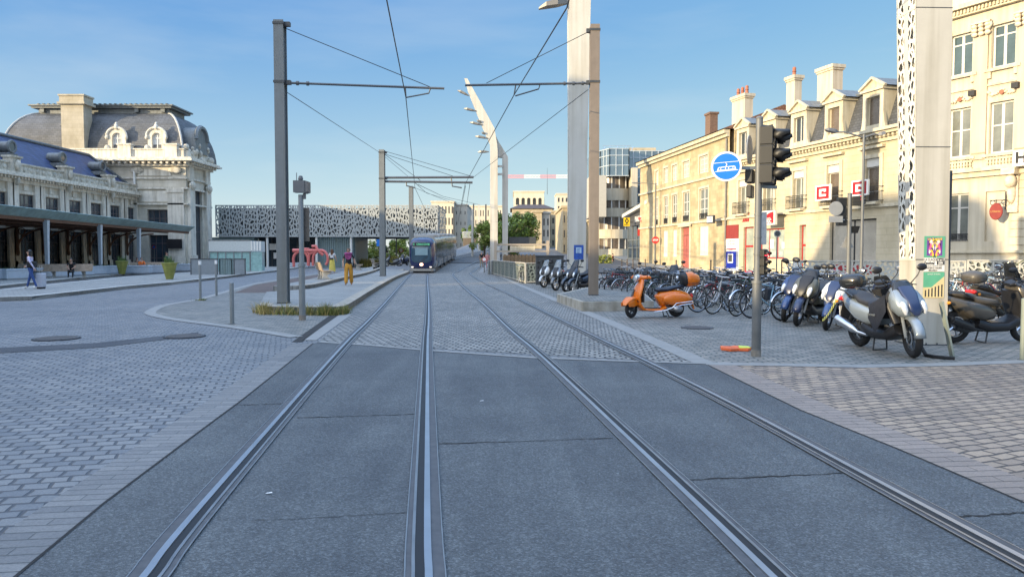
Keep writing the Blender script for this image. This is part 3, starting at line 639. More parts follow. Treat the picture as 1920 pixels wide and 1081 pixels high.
for px in (206, 133, 40, -80):
    c = FW.at(px, 300)[0] - step / 2
    d = MB(); zc = 11.2; yy = 1.3
    d.cyl((c + step / 2, yy - 0.45, zc + 0.25), (c + step / 2, yy + 0.9, zc + 0.25), 0.50, n=16); d.torus(0.50, 0.14, 18, 6, Matrix.Translation((c + step / 2, yy - 0.45, zc + 0.25))); d.box(c + step / 2 - 0.75, c + step / 2 + 0.75, yy - 0.5, yy + 0.9, zc - 0.75, zc - 0.35)
    o = d.build('dormer', m_lead, r_o, smooth=40)
    q = MB(); q.cyl((c + step / 2, yy - 0.5, zc + 0.25), (c + step / 2, yy - 0.47, zc + 0.25), 0.44, n=16); q.build('pane', glass, o)
for c in cent:
    window(st, c - 1.15, 4.75, c + 1.15, 7.15, 0.07, m_door, glass, 4, (0.62,), 0.08)
    window(st, c - 1.45, 0.15, c + 1.45, 4.0, 0.1, m_door, glass, 6, (0.25, 0.7), 0.07, name='door')
# ---- glass canopy along the wing
CX = [-31.7, -31.8, -33.4, -34.3]
cp = thing('platform_canopy', 'long green glass canopy on rusty brackets along the station front', 'canopy', (0, 0, 0))
lowz = 4.02
def cx(y): return -31.3 - (y - 45) * 0.092
q = MB()
q.add([(WX + .3, 12, 4.62), (WX + .3, 86.5, 4.62), (cx(79) + 0.2, 79, 4.35), (cx(12) + 0.2, 12, 4.35)] + [(WX + .3, 12, 4.50), (WX + .3, 86.5, 4.50), (cx(79) + 0.2, 79, 4.27), (cx(12) + 0.2, 12, 4.27)], [(0, 1, 2, 3), (4, 5, 6, 7), (3, 2, 6, 7), (1, 2, 6, 5)])
q.build('soffit', m_timber, cp)
q = MB(); y = 12
while y < 79:
    y2 = min(y + 0.98, 79); q.add([(cx(y) + .1, y, 4.10), (cx(y2) + .1, y2, 4.10), (cx(y2) + .75, y2, 4.62), (cx(y) + .75, y, 4.62)] + [(cx(y) + .07, y, 4.13), (cx(y2) + .07, y2, 4.13), (cx(y2) + .72, y2, 4.65), (cx(y) + .72, y, 4.65)], [(0, 1, 2, 3), (4, 5, 6, 7), (0, 4, 7, 3), (1, 2, 6, 5), (2, 3, 7, 6)]); y += 1.0
q.add([(cx(79) + .1, 79, 4.10), (cx(79) + .75, 79, 4.62), (WX + .4, 79.4, 4.62), (WX + .4, 79.4, 4.2)], [(0, 1, 2, 3)])
q.build('glass_edge', m_canopy, cp)
q = MB(); q.bar((cx(12), 12, 4.05), (cx(79), 79, 4.05), 0.16, 0.34); q.bar((WX + 4, 12, 4.15), (WX + 4, 79, 4.15), 0.14, 0.3); q.bar((WX + 8, 12, 4.1), (WX + 8, 79, 4.1), 0.14, 0.3)
y = 14
while y < 79: q.bar((WX + 0.3, y, 4.3), (cx(y), y, 4.12), 0.14, 0.3); y += step / 2
q.build('beam', m_rust, cp)
for c in cent[1:] + [cent[-1] + step]:
    yy = WY0 + c - step / 2
    q = MB(); pts = [(WX + .34 + 2.9 * math.sin(t), yy, 1.0 + 0.9 + 2.15 * (1 - math.cos(t)) * 1.0 + 0.0) for t in [PI / 2 * k / 8 for k in range(9)]]
    pts = [(WX + .45 + 3.0 * (1 - math.cos(PI / 2 * k / 8)), yy, 2.3 + 1.75 * math.sin(PI / 2 * k / 8)) for k in range(9)]
    q.tube(pts, 0.09, 6); q.bar((WX + .42, yy, 1.9), (WX + .42, yy, 4.2), 0.2, 0.16); q.tube([(WX + .5, yy, 2.6), (WX + 1.2, yy, 3.9)], 0.05, 5); q.torus(0.3, 0.04, 12, 5, Matrix.Translation((WX + 0.85, yy, 3.75))); q.ell((WX + .45, yy, 1.85), (0.16, 0.14, 0.3), 8, 5)
    q.build('bracket', m_rust, cp)
for k, (px, py) in enumerate(((45, 525), (157, 519), (241, 513.5), (305, 509.5))):
    x, y = G(px, py, 0.14)
    x = cx(y) + 0.15
    q = MB(); q.loft([[(x - w, y - w, z), (x + w, y - w, z), (x + w, y + w, z), (x - w, y + w, z)] for z, w in ((0.13, 0.09), (3.0, 0.12), (4.0, 0.15))]); q.build('post', mat('canopy_post_%d' % k, (0.47, 0.5, 0.52), 0.5, var=0.1), cp)
# ---- corner pavilion with the domed slate roof
FP = Fac((-61.6, 88.0), (-38.5, 88.0))
pv = thing('station_pavilion', 'tall corner pavilion of the station with domed slate roof and stone chimney', 'station pavilion', (-61.6, 88, 0), 0)
PWD, PD = 23.1, 6.6; XR = PWD
b = MB(); gx0 = FP.at(276, 400)[0]; gx1 = FP.at(318, 400)[0]
hol = [(gx0, 4.95, gx1, 7.0), (gx0 + .1, 0.1, gx1 + 1.0, 4.0)]
wall_holes(b, 0, XR, 0, 13.0, hol, 0.6); b.box(0.02, XR - 0.7, 0.65, PD, 0, 13.0)
rm = Matrix.Translation((XR, 0, 0)) @ Matrix.Rotation(PI / 2, 4, 'Z')
sd_ = MB(); wall_holes(sd_, 0, PD, 0, 13.0, [(1.9, 0.3, 4.5, 9.6)], 0.6)
b.add([rm @ v for v in sd_.v], sd_.f); b.build('wall', m_lime, pv)
window(pv, gx0, 4.95, gx1, 7.0, 0.3, m_door, glass, 4, (0.5,), 0.09); window(pv, gx0 + .1, 0.1, gx1 + 1.0, 4.0, 0.4, m_door, glass, 5, (0.3, 0.75), 0.1, name='door')
wo = window(pv, 0, 0.3, 2.6, 9.6, 0, m_door, glass, 3, (0.35, 0.45, 0.8), 0.12); wo.location = (XR - 0.3, 1.9, 0.3); wo.rotation_euler = (0, 0, PI / 2)
t_ = MB()
def ringbox(b, o, z0, z1):
    b.box(-0.2, XR + o, -o, -0.003, z0, z1); b.box(XR + 0.003, XR + o, -0.002, PD + o, z0, z1)
for x in (gx0 - 1.6, XR - 1.15):
    w = 0.55 if x < XR - 2 else 0.95
    t_.box(x - w, x + w, -0.3, -0.004, 0.1, 9.4); t_.box(x - w - .12, x + w + .12, -0.42, -0.305, 0.1, 1.5); t_.box(x - w - .1, x + w + .1, -0.4, -0.305, 9.0, 9.4)
for y in (0.9, PD - 0.9):
    t_.box(XR + .004, XR + .4, y - 0.7, y + 0.7, 0.1, 9.6); t_.box(XR + .405, XR + .55, y - 0.8, y + 0.8, 0.1, 1.6); t_.ell((XR + 0.4, y, 9.9), (0.35, 0.75, 0.5), 10, 6); t_.box(XR + .004, XR + .35, y - 0.6, y + 0.6, 10.4, 12.3)
ringbox(t_, 0.25, 9.4, 9.62); ringbox(t_, 0.2, 10.6, 10.8); ringbox(t_, 0.3, 7.55, 7.75)
t_.box(gx0 - .9, gx1 + .3, -0.14, -0.004, 7.9, 9.2); t_.box(gx0 - .9, gx1 + .3, -0.14, -0.004, 10.95, 11.7)
t_.build('pilasters', m_trim, pv)
c_ = MB(); ringbox(c_, 0.45, 12.1, 12.3); ringbox(c_, 1.25, 12.62, 12.85); ringbox(c_, 1.05, 12.85, 13.05)
x = 0.2
while x < XR + 0.8: c_.box(x, x + 0.28, -0.95, -0.004, 12.3, 12.615); x += 0.7
y = 0.2
while y < PD + 0.4: c_.box(XR + 0.004, XR + 0.95, y, y + 0.28, 12.3, 12.615); y += 0.7
c_.build('cornice', m_trim, pv)
p_ = MB(); p_.box(5, XR - 0.1, -0.25, 0.15, 13.05, 14.0); p_.box(XR - 0.35, XR + 0.2, 0.16, PD, 13.05, 14.0); p_.box(5, XR, -0.35, 0.2, 14.0, 14.15)
for px in (237, 323): x = FP.at(px, 290)[0]; p_.box(x - 0.75, x + 0.75, -0.5, 0.3, 13.05, 14.5); p_.box(x - 0.85, x + 0.85, -0.6, 0.4, 14.5, 14.68)
p_.build('parapet', m_trim, pv)
for k in range(26):
    cv = MB(); cv.ell((XR + random.uniform(-.2, .6), random.uniform(0.2, PD - 0.3), random.uniform(13.0, 14.9 + 0.0)), (random.uniform(.2, .5),) * 3, 7, 5); cv.build('carving', m_carve, pv, smooth=60)
for px in (258, 330): cv = MB(); cv.ell((FP.at(px, 330)[0], -0.22, 11.6), (0.8, 0.18, 0.42), 12, 6); cv.build('carving', m_carve, pv, smooth=60)
# dome: convex mansard, rings shrinking upward
rings = []; N = 9
for k in range(N + 1):
    t = k / N; z = 13.0 + 5.9 * math.sin(t * PI / 2 * 0.95) / math.sin(PI / 2 * 0.95); ins = 3.0 * (1 - math.cos(t * PI / 2)) + 0.5
    rings.append([(0.4 + ins * 1.0, ins, z), (XR - ins, ins, z), (XR - ins, PD + 4.5 - ins, z), (0.4 + ins, PD + 4.5 - ins, z)])
d_ = MB(); d_.loft(rings); dome = d_.build('roof', m_slate, pv)
hp = MB(); hp.tube([r[1] for r in rings], 0.13, 6); hp.tube([r[0] for r in rings], 0.13, 6); hp.build('ridge', mat('pale_lead', (0.42, 0.42, 0.4), 0.5, var=0.1), dome)
tp = MB(); i0 = 3.4; zt = 18.7
for o, z0, z1 in ((0.0, zt, zt + 0.75), (0.55, zt + 0.75, zt + 0.98), (0.8, zt + 0.98, zt + 1.15)): tp.box(0.4 + i0 - o, XR - i0 + o, i0 - o, PD + 4.5 - i0 + o, z0 + 0.001, z1)
x = 4.2
while x < XR - i0: tp.box(x, x + 0.24, i0 - 0.95, i0 + 0.2, zt + 1.15, zt + 1.22); x += 0.62
for x in (4.4, 7.6, XR - 7.2, XR - 4.0): tp.box(x - 0.25, x + 0.25, i0 - 0.35, i0 - 0.002, zt + 0.3, zt + 0.74)
tp.build('roof_crown', m_lead, dome)
cha, _ = FP.at(116, 240); chb, _ = FP.at(158, 240)
m_lime2 = masonry('chimney_stone', (0.50, 0.45, 0.35), 1.1, 0.46, jdark=.8, var=.06, stain=.3); h_ = MB(); h_.box(cha, chb, -0.1, 1.7, 12.9, 19.9); h_.box(cha - .3, chb + .3, -0.4, 2.0, 19.3, 19.55); h_.box(cha - .12, chb + .12, -0.2, 1.8, 19.55, 20.25); h_.box(cha - .22, chb + .22, -0.3, 1.9, 20.25, 20.45); h_.build('chimney', m_lime2, pv)
def arched_dormer(px):
    x = FP.at(px, 270)[0]; zb = 14.0; d = MB(); n = 12
    out = [(x - 1.05, zb), (x - 1.05, zb + 1.5)] + [(x + 1.05 * -math.cos(PI * k / n), zb + 1.5 + 1.05 * math.sin(PI * k / n)) for k in range(1, n)] + [(x + 1.05, zb + 1.5), (x + 1.05, zb)]
    inn = [(x - 0.58, zb + 0.02), (x - 0.58, zb + 1.45)] + [(x + 0.58 * -math.cos(PI * k / n), zb + 1.45 + 0.62 * math.sin(PI * k / n)) for k in range(1, n)] + [(x + 0.58, zb + 1.45), (x + 0.58, zb + 0.02)]
    m_ = len(out); y0, y1 = 0.35, 1.9
    d.add([(p[0], y0, p[1]) for p in out] + [(p[0], y0, p[1]) for p in inn] + [(p[0], y1, p[1]) for p in out] + [(p[0], y0 + 0.4, p[1]) for p in inn],
          [(k, k + 1, k + 1 + m_, k + m_) for k in range(m_ - 1)] + [(k, k + 1, k + 1 + 2 * m_, k + 2 * m_) for k in range(m_ - 1)] + [(k + m_, k + 1 + m_, k + 1 + 3 * m_, k + 3 * m_) for k in range(m_ - 1)])
    d.tube([(p[0] + (0.12 if p[0] > x else -0.12) * (k > 0), y0 - 0.05, p[1] + 0.1) for k, p in enumerate(out[1:-1])], 0.14, 6)
    d.ell((x, y0 - 0.1, zb + 2.75), (0.25, 0.2, 0.35), 8, 6); d.ell((x, y0, zb + 3.15), 0.16, 8, 6)
    for s_ in (-1, 1): d.ell((x + s_ * 1.15, y0 - .05, zb + 0.25), (0.32, 0.2, 0.4), 8, 6); d.ell((x + s_ * 1.15, y0 - .05, zb + 1.5), (0.22, 0.2, 0.25), 8, 6)
    o = d.build('dormer', m_trim, dome, smooth=45)
    w = MB(); w.prism(inn, y0 + 0.3, y0 + 0.34); p = w.build('pane', mat('pale_pane_%d' % px, (0.45, 0.47, 0.48), 0.2, var=0.3, scale=1.2), o)
    f = MB(); f.box(x - 0.05, x + 0.05, y0 + .24, y0 + .3, zb, zb + 2.05); f.box(x - 0.55, x + 0.55, y0 + .25, y0 + .29, zb + 1.4, zb + 1.5); f.tube([(p_[0], y0 + 0.28, p_[1]) for p_ in inn], 0.05, 5); f.build('frame', white_paint, o)
arched_dormer(216); arched_dormer(291)
sd2 = MB(); M2 = Matrix.Translation((XR - 0.2, PD / 2 + 0.4, 14.0)) @ Matrix.Rotation(PI / 2, 4, 'Z')
sd2.prism([(-1.8, 0), (1.8, 0), (1.8, 1.6)] + [(1.8 * math.cos(PI * k / 10), 1.6 + 1.6 * math.sin(PI * k / 10)) for k in range(1, 10)] + [(-1.8, 1.6)], -0.6, 1.6, M2); sd2.torus(1.6, 0.3, 14, 6, M2 @ Matrix.Translation((0, -0.6, 1.6)), arc=(0, PI)); sd2.build('side_dormer', m_lead, dome, smooth=40)
for px, py in ((250, 243), (180, 240), (105, 228)):
    v = MB(); x, z = FP.at(px, py); v.prism([(x - .3, z - .2), (x + .3, z - .2), (x, z + .25)], 1.2, 2.6); v.build('roof_vent', m_lead, dome)
gu = MB(); x, z = FP.at(254, 340); gu.cyl((x, -0.25, 9.9), (x, -0.25, 11.6), 0.14, n=8); gu.build('downpipe', white_paint, pv)
sg = MB(); x, z = FP.at(331, 457); sg.box(x - 0.9, x + 0.9, -0.6, -0.52, z - 0.55, z + 0.55); sgo = sg.build('notice_board', black_plastic, pv)
# ---- the big train shed and the main hall stand beyond the left edge of the picture and shade the square
sh = MB(); n = 12
sh.loft([[(-72, y, 0), (-72, y, 14)] + [(-108 - 36 * math.cos(PI - PI * (k / n)) * 1.0 if False else -108 + 36 * math.cos(PI * k / n), y, 14 + 9 * math.sin(PI * k / n)) for k in range(1, n)] + [(-144, y, 14), (-144, y, 0)] for y in (8, 90)])
tag(sh.build('train_shed', mat('shed_cladding', (0.2, 0.22, 0.24), 0.5, var=0.2)), 'great vaulted train shed behind the station wing', 'train shed')
mh = MB(); mh.box(-60, -50, -7.5, 4.5, 0, 18)
mh.add([(-60, -7.5, 18), (-50, -7.5, 18), (-50, 4.5, 18), (-60, 4.5, 18), (-58.5, -6.5, 22.0), (-51.5, -6.5, 22.0), (-51.5, 2, 22.0), (-58.5, 2, 22.0)], [(0, 1, 5, 4), (1, 2, 6, 5), (2, 3, 7, 6), (3, 0, 4, 7), (4, 5, 6, 7)])
tag(mh.build('clock_pavilion', m_lime), 'clock tower pavilion of the station with steep roof, before the long wing', 'clock pavilion')
lw = MB(); lw.box(-75, -46, -75, -15, 0, 11.9); lw.box(-75, -46, -14.99, -8, 0, 13.2)  # unseen block, its two heights set to shape the shade on the square
tag(lw.build('shade_annex', m_lime), 'low flat unseen annex past the main hall, stepped to shape the shade', 'station annex')
lw = MB(); lw.box(-60, 60, -96, -78, 0, 14.0)
tag(lw.build('hotel_terrace', m_lime), 'terrace of stone hotels across the square behind the viewer', 'terrace')
# ================================================================ buildings on the right
CREAM = (0.60, 0.53, 0.38)
m_bank = masonry('cream_render', (0.54, 0.475, 0.345), 2.6, 0.42, joint=0.014, jdark=0.78, var=0.04, stain=0.24, bump=0.4)
m_corner = masonry('yellow_limestone', (0.50, 0.41, 0.26), 0.85, 0.36, joint=0.01, jdark=0.8, var=0.14, stain=0.36, bump=0.3)
m_ctrim = mat('cream_trim', (0.56, 0.50, 0.375), 0.7, var=0.10, scale=1.5, streak=0.25)
m_hotel = mat('hotel_render', (0.56, 0.50, 0.385), 0.7, var=0.07, scale=0.8, streak=0.22, bump=0.03)
m_hotel2 = mat('hotel_pink_render', (0.55, 0.445, 0.335), 0.7, var=0.05, scale=0.8, streak=0.1)
m_hcarve = mat('hotel_carving', (0.62, 0.53, 0.40), 0.75, var=0.25, scale=5, bump=0.8, bscale=12)
m_slate2 = slate('mansard_slate', (0.085, 0.09, 0.10), 0.32, 0.2)
m_tile = masonry('clay_tiles', (0.25, 0.13, 0.085), 0.3, 0.22, joint=0.03, jdark=0.5, var=0.3, stain=0.4, bump=0.6)
m_white = mat('white_joinery', (0.58, 0.56, 0.51), 0.5, var=0.05)
m_shut = mat('grey_shutter', (0.38, 0.37, 0.33), 0.6, var=0.08)
m_reddoor = mat('faded_red_door', (0.36, 0.11, 0.09), 0.6, var=0.15, streak=0.2)
m_terra = mat('terracotta', (0.36, 0.13, 0.075), 0.75, var=0.2)
m_brown_glass = mat('brown_blind_glass', (0.13, 0.10, 0.075), 0.25, var=0.3, scale=0.6, spec=0.7)
m_redsign = mat('bank_red', (0.34, 0.014, 0.02), 0.4, var=0.05); m_signw = mat('sign_white', (0.80, 0.79, 0.76), 0.4, var=0.03)
m_granite_red = mat('red_window_base', (0.30, 0.025, 0.03), 0.4)
def railing(parent, x0, x1, y, z0, z1, name='railing', d=0.45):
    q = MB()
    for zz in (z0 + 0.06, z1, (z0 + z1) / 2 + 0.18): q.bar((x0, y - d, zz), (x1, y - d, zz), 0.035); q.bar((x0, y - d, zz), (x0, y, zz), 0.035); q.bar((x1, y - d, zz), (x1, y, zz), 0.035)
    k = x0
    while k <= x1 + 1e-6: q.bar((k, y - d, z0), (k, y - d, z1), 0.022); k += (x1 - x0) / 14
    k = x0 + 0.12
    while k < x1: q.torus(0.055, 0.012, 8, 4, Matrix.Translation((k, y - d, (z0 + z1) / 2 + 0.05))); k += 0.2
    return q.build(name, dark_iron, parent)
# ---- three storey corner building of yellow stone
A, B = (15.4, 89.5), (19.06, 65.4)
FC = Fac(A, B); Lc = FC.L
cb_ = thing('corner_house', 'three storey yellow limestone house with red door and white windows', 'house', (*A, 0), FC.rz)
cols = [(1229.5, 1234.5), (1245, 1253), (1261, 1270), (1281, 1293), (1312, 1328)]
H_c = FC.at(1360, 240)[1]
hol = []; wins = []
for k, (p0, p1) in enumerate(cols):
    pc = (p0 + p1) / 2; f = (pc - 1229) / 136.0
    top = FC.box(p0, 299 - f * 46 * 1.0, p1, 318 - f * 40); wins.append(('top', top))
    a, _ = FC.at(p0, 380); c, _ = FC.at(p1, 380)
    z1 = 7.95; wins.append(('mid', (a, 5.05, c, z1)))
for k, (kind, w) in enumerate(wins):
    if kind == 'top': a, z0, c, z1 = w; wins[k] = (kind, (a, 9.45, c, 11.05))
hol = [w for _, w in wins]
dz = FC.box(1279, 412, 1294, 492); door = (dz[0], 0.1, dz[2], 4.45)
blind = [(FC.at(1244, 440)[0], 1.45, FC.at(1252, 440)[0], 4.3), (FC.at(1262, 440)[0], 1.45, FC.at(1269, 440)[0], 4.3), (FC.at(1312, 440)[0], 1.6, FC.at(1328, 440)[0], 4.4)]
b = MB(); wall_holes(b, 0, Lc, 0, 12.6, hol + [door] + blind, 0.22)
b.add([(0, 0, 0), (0, 10, 0), (0, 10, 12.6), (0, 0, 12.6)], [(0, 1, 2, 3)]); b.box(0.03, Lc - 0.03, 0.5, 10, 0, 12.6); b.build('wall', m_corner, cb_)
t_ = MB()
for z, o, h in ((12.3, 0.5, 0.35), (12.0, 0.25, 0.28), (8.75, 0.16, 0.2), (4.72, 0.14, 0.18)): t_.box(-0.15, Lc - 0.05, -o, -0.004, z, z + h)
for kind, (a, z0, c, z1) in wins: t_.box(a - 0.22, a - 0.02, -0.05, -0.003, z0 - .1, z1); t_.box(c + 0.02, c + 0.22, -0.05, -0.003, z0 - .1, z1); t_.box(a - 0.24, c + 0.24, -0.07, -0.003, z1 + 0.003, z1 + 0.22)
t_.box(door[0] - .35, door[0] - .02, -0.12, -0.003, 0.1, 4.6); t_.box(door[2] + .02, door[2] + .35, -0.12, -0.003, 0.1, 4.6); t_.box(door[0] - .55, door[2] + .55, -0.3, -0.15, 4.48, 4.7)
t_.build('cornice', m_ctrim, cb_)
for kind, (a, z0, c, z1) in wins:
    window(cb_, a, z0, c, z1, 0.08, m_white, m_shut if kind == 'top' else glass_pale, 2, (0.33, 0.66) if kind == 'mid' else (0.2, 0.5, 0.8), 0.09)
    if kind == 'mid': railing(cb_, a, c, 0.1, z0 - 0.02, z0 + 0.55, 'window_guard', 0.1)
for a, z0, c, z1 in blind: window(cb_, a, z0, c, z1, 0.05, m_white, m_white, 2, (), 0.07, name='shutter')
d_ = MB(); d_.box(door[0], door[2], 0.12, 0.2, 0.1, 3.6); d_.box(door[0], door[2], 0.13, 0.2, 3.65, 4.45); w_ = (door[2] - door[0]) / 2
for i in (0, 1):
    for z0, z1 in ((0.3, 1.2), (1.4, 2.3), (2.5, 3.4)): d_.box(door[0] + i * w_ + .15, door[0] + (i + 1) * w_ - .15, 0.09, 0.118, z0, z1)
d_.build('door', m_reddoor, cb_)
rf = MB(); rf.add([(-0.5, -0.65, 12.66), (Lc + .1, -0.65, 12.66), (Lc + .1, 5, 14.9), (-0.5, 5, 14.9), (Lc + .1, 11, 12.66), (-0.5, 11, 12.66)], [(0, 1, 2, 3), (3, 2, 4, 5), (0, 3, 5), (1, 4, 2)]); r_ = rf.build('roof', m_tile, cb_)
x, z = back(FC, 2.0).at(1331, 210); q = MB(); q.box(x - 1.1, x + .1, 2.0, 2.8, 13.0, z - .2); q.box(x - 1.2, x + .2, 1.9, 2.9, z - .2, z); q.build('chimney', mat('dark_brick', (0.16, 0.10, 0.07), 0.8, var=0.3, scale=8), r_)
q = MB(); x, z = FC.at(1345, 200); q.cyl((x, 2.5, z - 1.6), (x, 2.5, z + 1.2), 0.03, n=5)
for k in range(5): q.bar((x - .5 + k * .06, 2.5, z + .2 + k * .2), (x + .5 - k * .06, 2.5, z + .35 + k * .2), 0.03)
q.build('aerial', dark_grey, r_)
x = Lc - 0.35; q = MB(); q.cyl((x, -0.15, 0.2), (x, -0.15, 11.9), 0.08, n=8)
for z in (2, 5, 8): q.cyl((x, -0.15, z), (x, -0.15, z + 0.12), 0.12, n=8)
q.build('downpipe', mat('zinc_pipe', (0.23, 0.22, 0.20), 0.5, metal=0.3), cb_)
# ---- bank building with the slate mansard
A, B = (19.06, 65.4), (25.31, 44.0)
FB = Fac(A, B); Lb = FB.L
bk = thing('bank_building', 'cream bank building with slate mansard, five pedimented dormers and red shopfront', 'bank building', (*A, 0), FB.rz)
EZ = 9.7
def X(px, py=400): return FB.at(px, py)[0]
def Zb(px, py): return FB.at(px, py)[1]
dorm = [(1388, 1418), (1440, 1468), (1490, 1524), (1550, 1586), (1615, 1661)]
cx_ = [X(p) for p in (1393, 1441, 1497, 1562, 1635)]; 
c6 = cx_[-1] + (cx_[-1] - cx_[0]) / 4; cx_ = cx_ + [c6] if c6 < Lb - 1 else cx_
wn_ = [(c - 0.62, 5.15, c + 0.62, 8.0) for c in cx_]
gf = [(X(1394, 440), 0.1, X(1413, 440), 4.0), (X(1424, 440), 1.35, X(1471, 440), 3.75), (X(1498.5, 450), 0.1, X(1511, 450), 3.9), (X(1556, 440), 0.35, X(1643, 440), 4.05)]
pnl = (X(1356 + 4, 430), 0.3, X(1386, 430), 3.8)
b = MB(); wall_holes(b, 0, Lb, 0, EZ, wn_ + gf, 0.32); b.box(0.03, Lb - 0.03, 0.7, 11, 0, EZ); b.build('wall', m_bank, bk)
t_ = MB(); t_.box(0, Lb, -0.75, -0.004, EZ - 0.12, EZ + 0.08); t_.box(0, Lb, -0.55, -0.005, EZ - 0.32, EZ - 0.123); t_.box(0, Lb, -0.18, -0.006, EZ - 0.75, EZ - 0.5); t_.box(0, Lb, -0.16, -0.006, 4.75, 4.95)
k = 0.15
while k < Lb: t_.box(k, k + 0.16, -0.42, -0.006, EZ - 0.5, EZ - 0.323); k += 0.36
for a, z0, c, z1 in wn_: t_.box(a - .3, a - .02, -0.09, -0.003, z0, z1); t_.box(c + .02, c + .3, -0.09, -0.003, z0, z1); t_.box(a - .3, c + .3, -0.1, -0.003, z1 + .003, z1 + .25); t_.box(a - .45, c + .45, -0.3, -0.003, z1 + 0.62, z1 + 0.78); t_.box(a - .2, c + .2, -0.5, -0.003, z0 - 0.2, z0 - 0.03)
t_.build('cornice', m_ctrim, bk)
for i, (a, z0, c, z1) in enumerate(wn_):
    q = MB(); q.box(a, c, 0.05, 0.25, z1 - 0.55, z1); 
    o = window(bk, a, z0, c, z1 - 0.551, 0.2, m_white, glass_pale if i < 3 else m_brown_glass, 2 if i < 3 else 1, (0.45,) if i < 3 else (.3,), 0.06)
    q.build('blind_box', m_white, bk); railing(bk, a - .35, c + .35, 0.0, z0 - 0.02, z0 + 0.95, 'balcony', 0.42)
# mansard
rf = MB(); rf.add([(0.2, 0.15, EZ + .05), (Lb, 0.15, EZ + .05), (Lb, 1.15, EZ + 3.0), (0.2, 1.15, EZ + 3.0)], [(0, 1, 2, 3)]); rf.add([(0.2, 0.15, EZ + .05), (0.2, 1.15, EZ + 3), (0.2, 11, EZ + 3), (0.2, 11, EZ)], [(0, 1, 2, 3)]); rfo = rf.build('roof', m_slate2, bk)
r2 = MB(); r2.add([(0.1, 1.05, EZ + 3.02), (Lb, 1.05, EZ + 3.02), (Lb, 6, EZ + 4.6), (0.1, 6, EZ + 4.6)], [(0, 1, 2, 3)]); r2.build('tiles', m_tile, rfo)
z_ = MB(); z_.tube([(0.1, 1.05, EZ + 3.03), (Lb, 1.05, EZ + 3.03)], 0.11, 6); z_.build('flashing', m_lead, rfo)
for c in cx_:
    d = MB(); w = 0.9; zb = EZ + 0.1
    d.box(c - w, c - 0.58, -0.12, 1.4, zb, zb + 2.55); d.box(c + 0.58, c + w, -0.12, 1.4, zb, zb + 2.55); d.box(c - 0.58, c + 0.58, -0.12, 1.4, zb + 2.2, zb + 2.55); d.box(c - 0.58, c + 0.58, -0.1, 0.3, zb, zb + 0.35)
    d.box(c - w - .12, c + w + .12, -0.28, 1.5, zb + 2.553, zb + 2.7); d.prism([(c - w - .2, zb + 2.703), (c + w + .2, zb + 2.703), (c, zb + 3.35)], -0.1, 1.7)
    d.bar((c - w - .25, -0.2, zb + 2.74), (c, -0.2, zb + 3.42), 0.2, 0.14); d.bar((c + w + .25, -0.2, zb + 2.74), (c, -0.2, zb + 3.42), 0.2, 0.14)
    for s_ in (-1, 1): d.prism([(c + s_ * w, zb), (c + s_ * (w + .24), zb), (c + s_ * (w + .1), zb + 0.4), (c + s_ * w, zb + 1.2)], -0.1, 0.1)
    o = d.build('dormer', m_ctrim, rfo)
    lid = MB(); lid.add([(c - w - .3, -0.1, zb + 2.75), (c, -0.1, zb + 3.45), (c, 3.4, zb + 3.5), (c - w - .3, 2.2, zb + 2.78), (c + w + .3, -0.1, zb + 2.75), (c + w + .3, 2.2, zb + 2.78)], [(0, 1, 2, 3), (1, 4, 5, 2)]); lid.build('dormer_roof', m_lead, o)
    window(rfo, c - 0.58, zb + 0.36, c + 0.58, zb + 2.2, 0.12, m_white if c <= cx_[2] else m_ctrim, m_brown_glass if c > cx_[2] else glass, 2 if c <= cx_[2] else 1, (), 0.055)
# chimneys with pots
def chimney(px0, px1, pytop, y, pots, w=1.1):
    Fk = back(FB, y); a, z1 = Fk.at(px0, pytop); c, _ = Fk.at(px1, pytop); c = a + (c - a) * .64; w *= .75; z1 -= .25
    q = MB(); q.box(a, c, y, y + w, EZ + 2.5, z1); q.box(a - .15, c + .15, y - .15, y + w + .15, z1 - 0.25, z1); q.box(a - .08, c + .08, y - .08, y + w + .08, z1 - 0.4, z1 - .252)
    o = q.build('chimney', m_hotel, rfo)
    for k in range(pots):
        p = MB(); xx = a + (c - a) * (k + 0.5) / pots; p.lathe([(0.17, 0), (0.13, 0.35), (0.18, 0.4), (0.13, 0.45), (0.15, 0.68), (0.08, 0.76)], 10, Matrix.Translation((xx, y + w / 2, z1))); p.build('chimney_pot', m_terra, o)
chimney(1373, 1411, 178, 1.8, 3); chimney(1475, 1499, 140, 2.0, 1, 0.9); chimney(1533, 1579, 124, 2.4, 0, 1.2)
# ground floor: cash machine bay, doors, shop window
q = MB(); q.box(pnl[0], pnl[2], -0.03, -0.004, pnl[1], 3.05); q.build('cash_machine_bay', m_signw, bk)
q = MB(); q.box(pnl[0] + .05, pnl[2] - .05, -0.05, -0.032, 3.06, 4.25); q.build('shutter', mat('red_shutter', (0.25, 0.035, 0.03), 0.6, streak=0.15), bk)
q = MB(); q.box(pnl[0] + .05, pnl[2] - .05, -0.055, -0.034, 2.45, 3.0); so = q.build('notice_board', m_signw, bk)
text('Crédit Mutuel\ndu Sud-Ouest', 0.24, TM((pnl[0] + pnl[2]) / 2, -0.06, 2.72), 'lettering', dark_grey, so, sx=0.8)
ax0, ax1 = X(1363, 480), X(1381, 480)
q = MB(); q.box(ax0, ax1, -0.09, -0.031, 0.45, 1.95); am = q.build('cash_machine', mat('machine_blue', (0.01, 0.025, 0.28), 0.35), bk)
q = MB(); q.box(ax0 + .3, ax1 - .4, -0.11, -0.092, 0.95, 1.75); q.build('screen_surround', m_signw, am); q = MB(); q.box(ax0 + .4, ax1 - .5, -0.118, -0.112, 1.05, 1.65); q.build('screen', dark_grey, am)
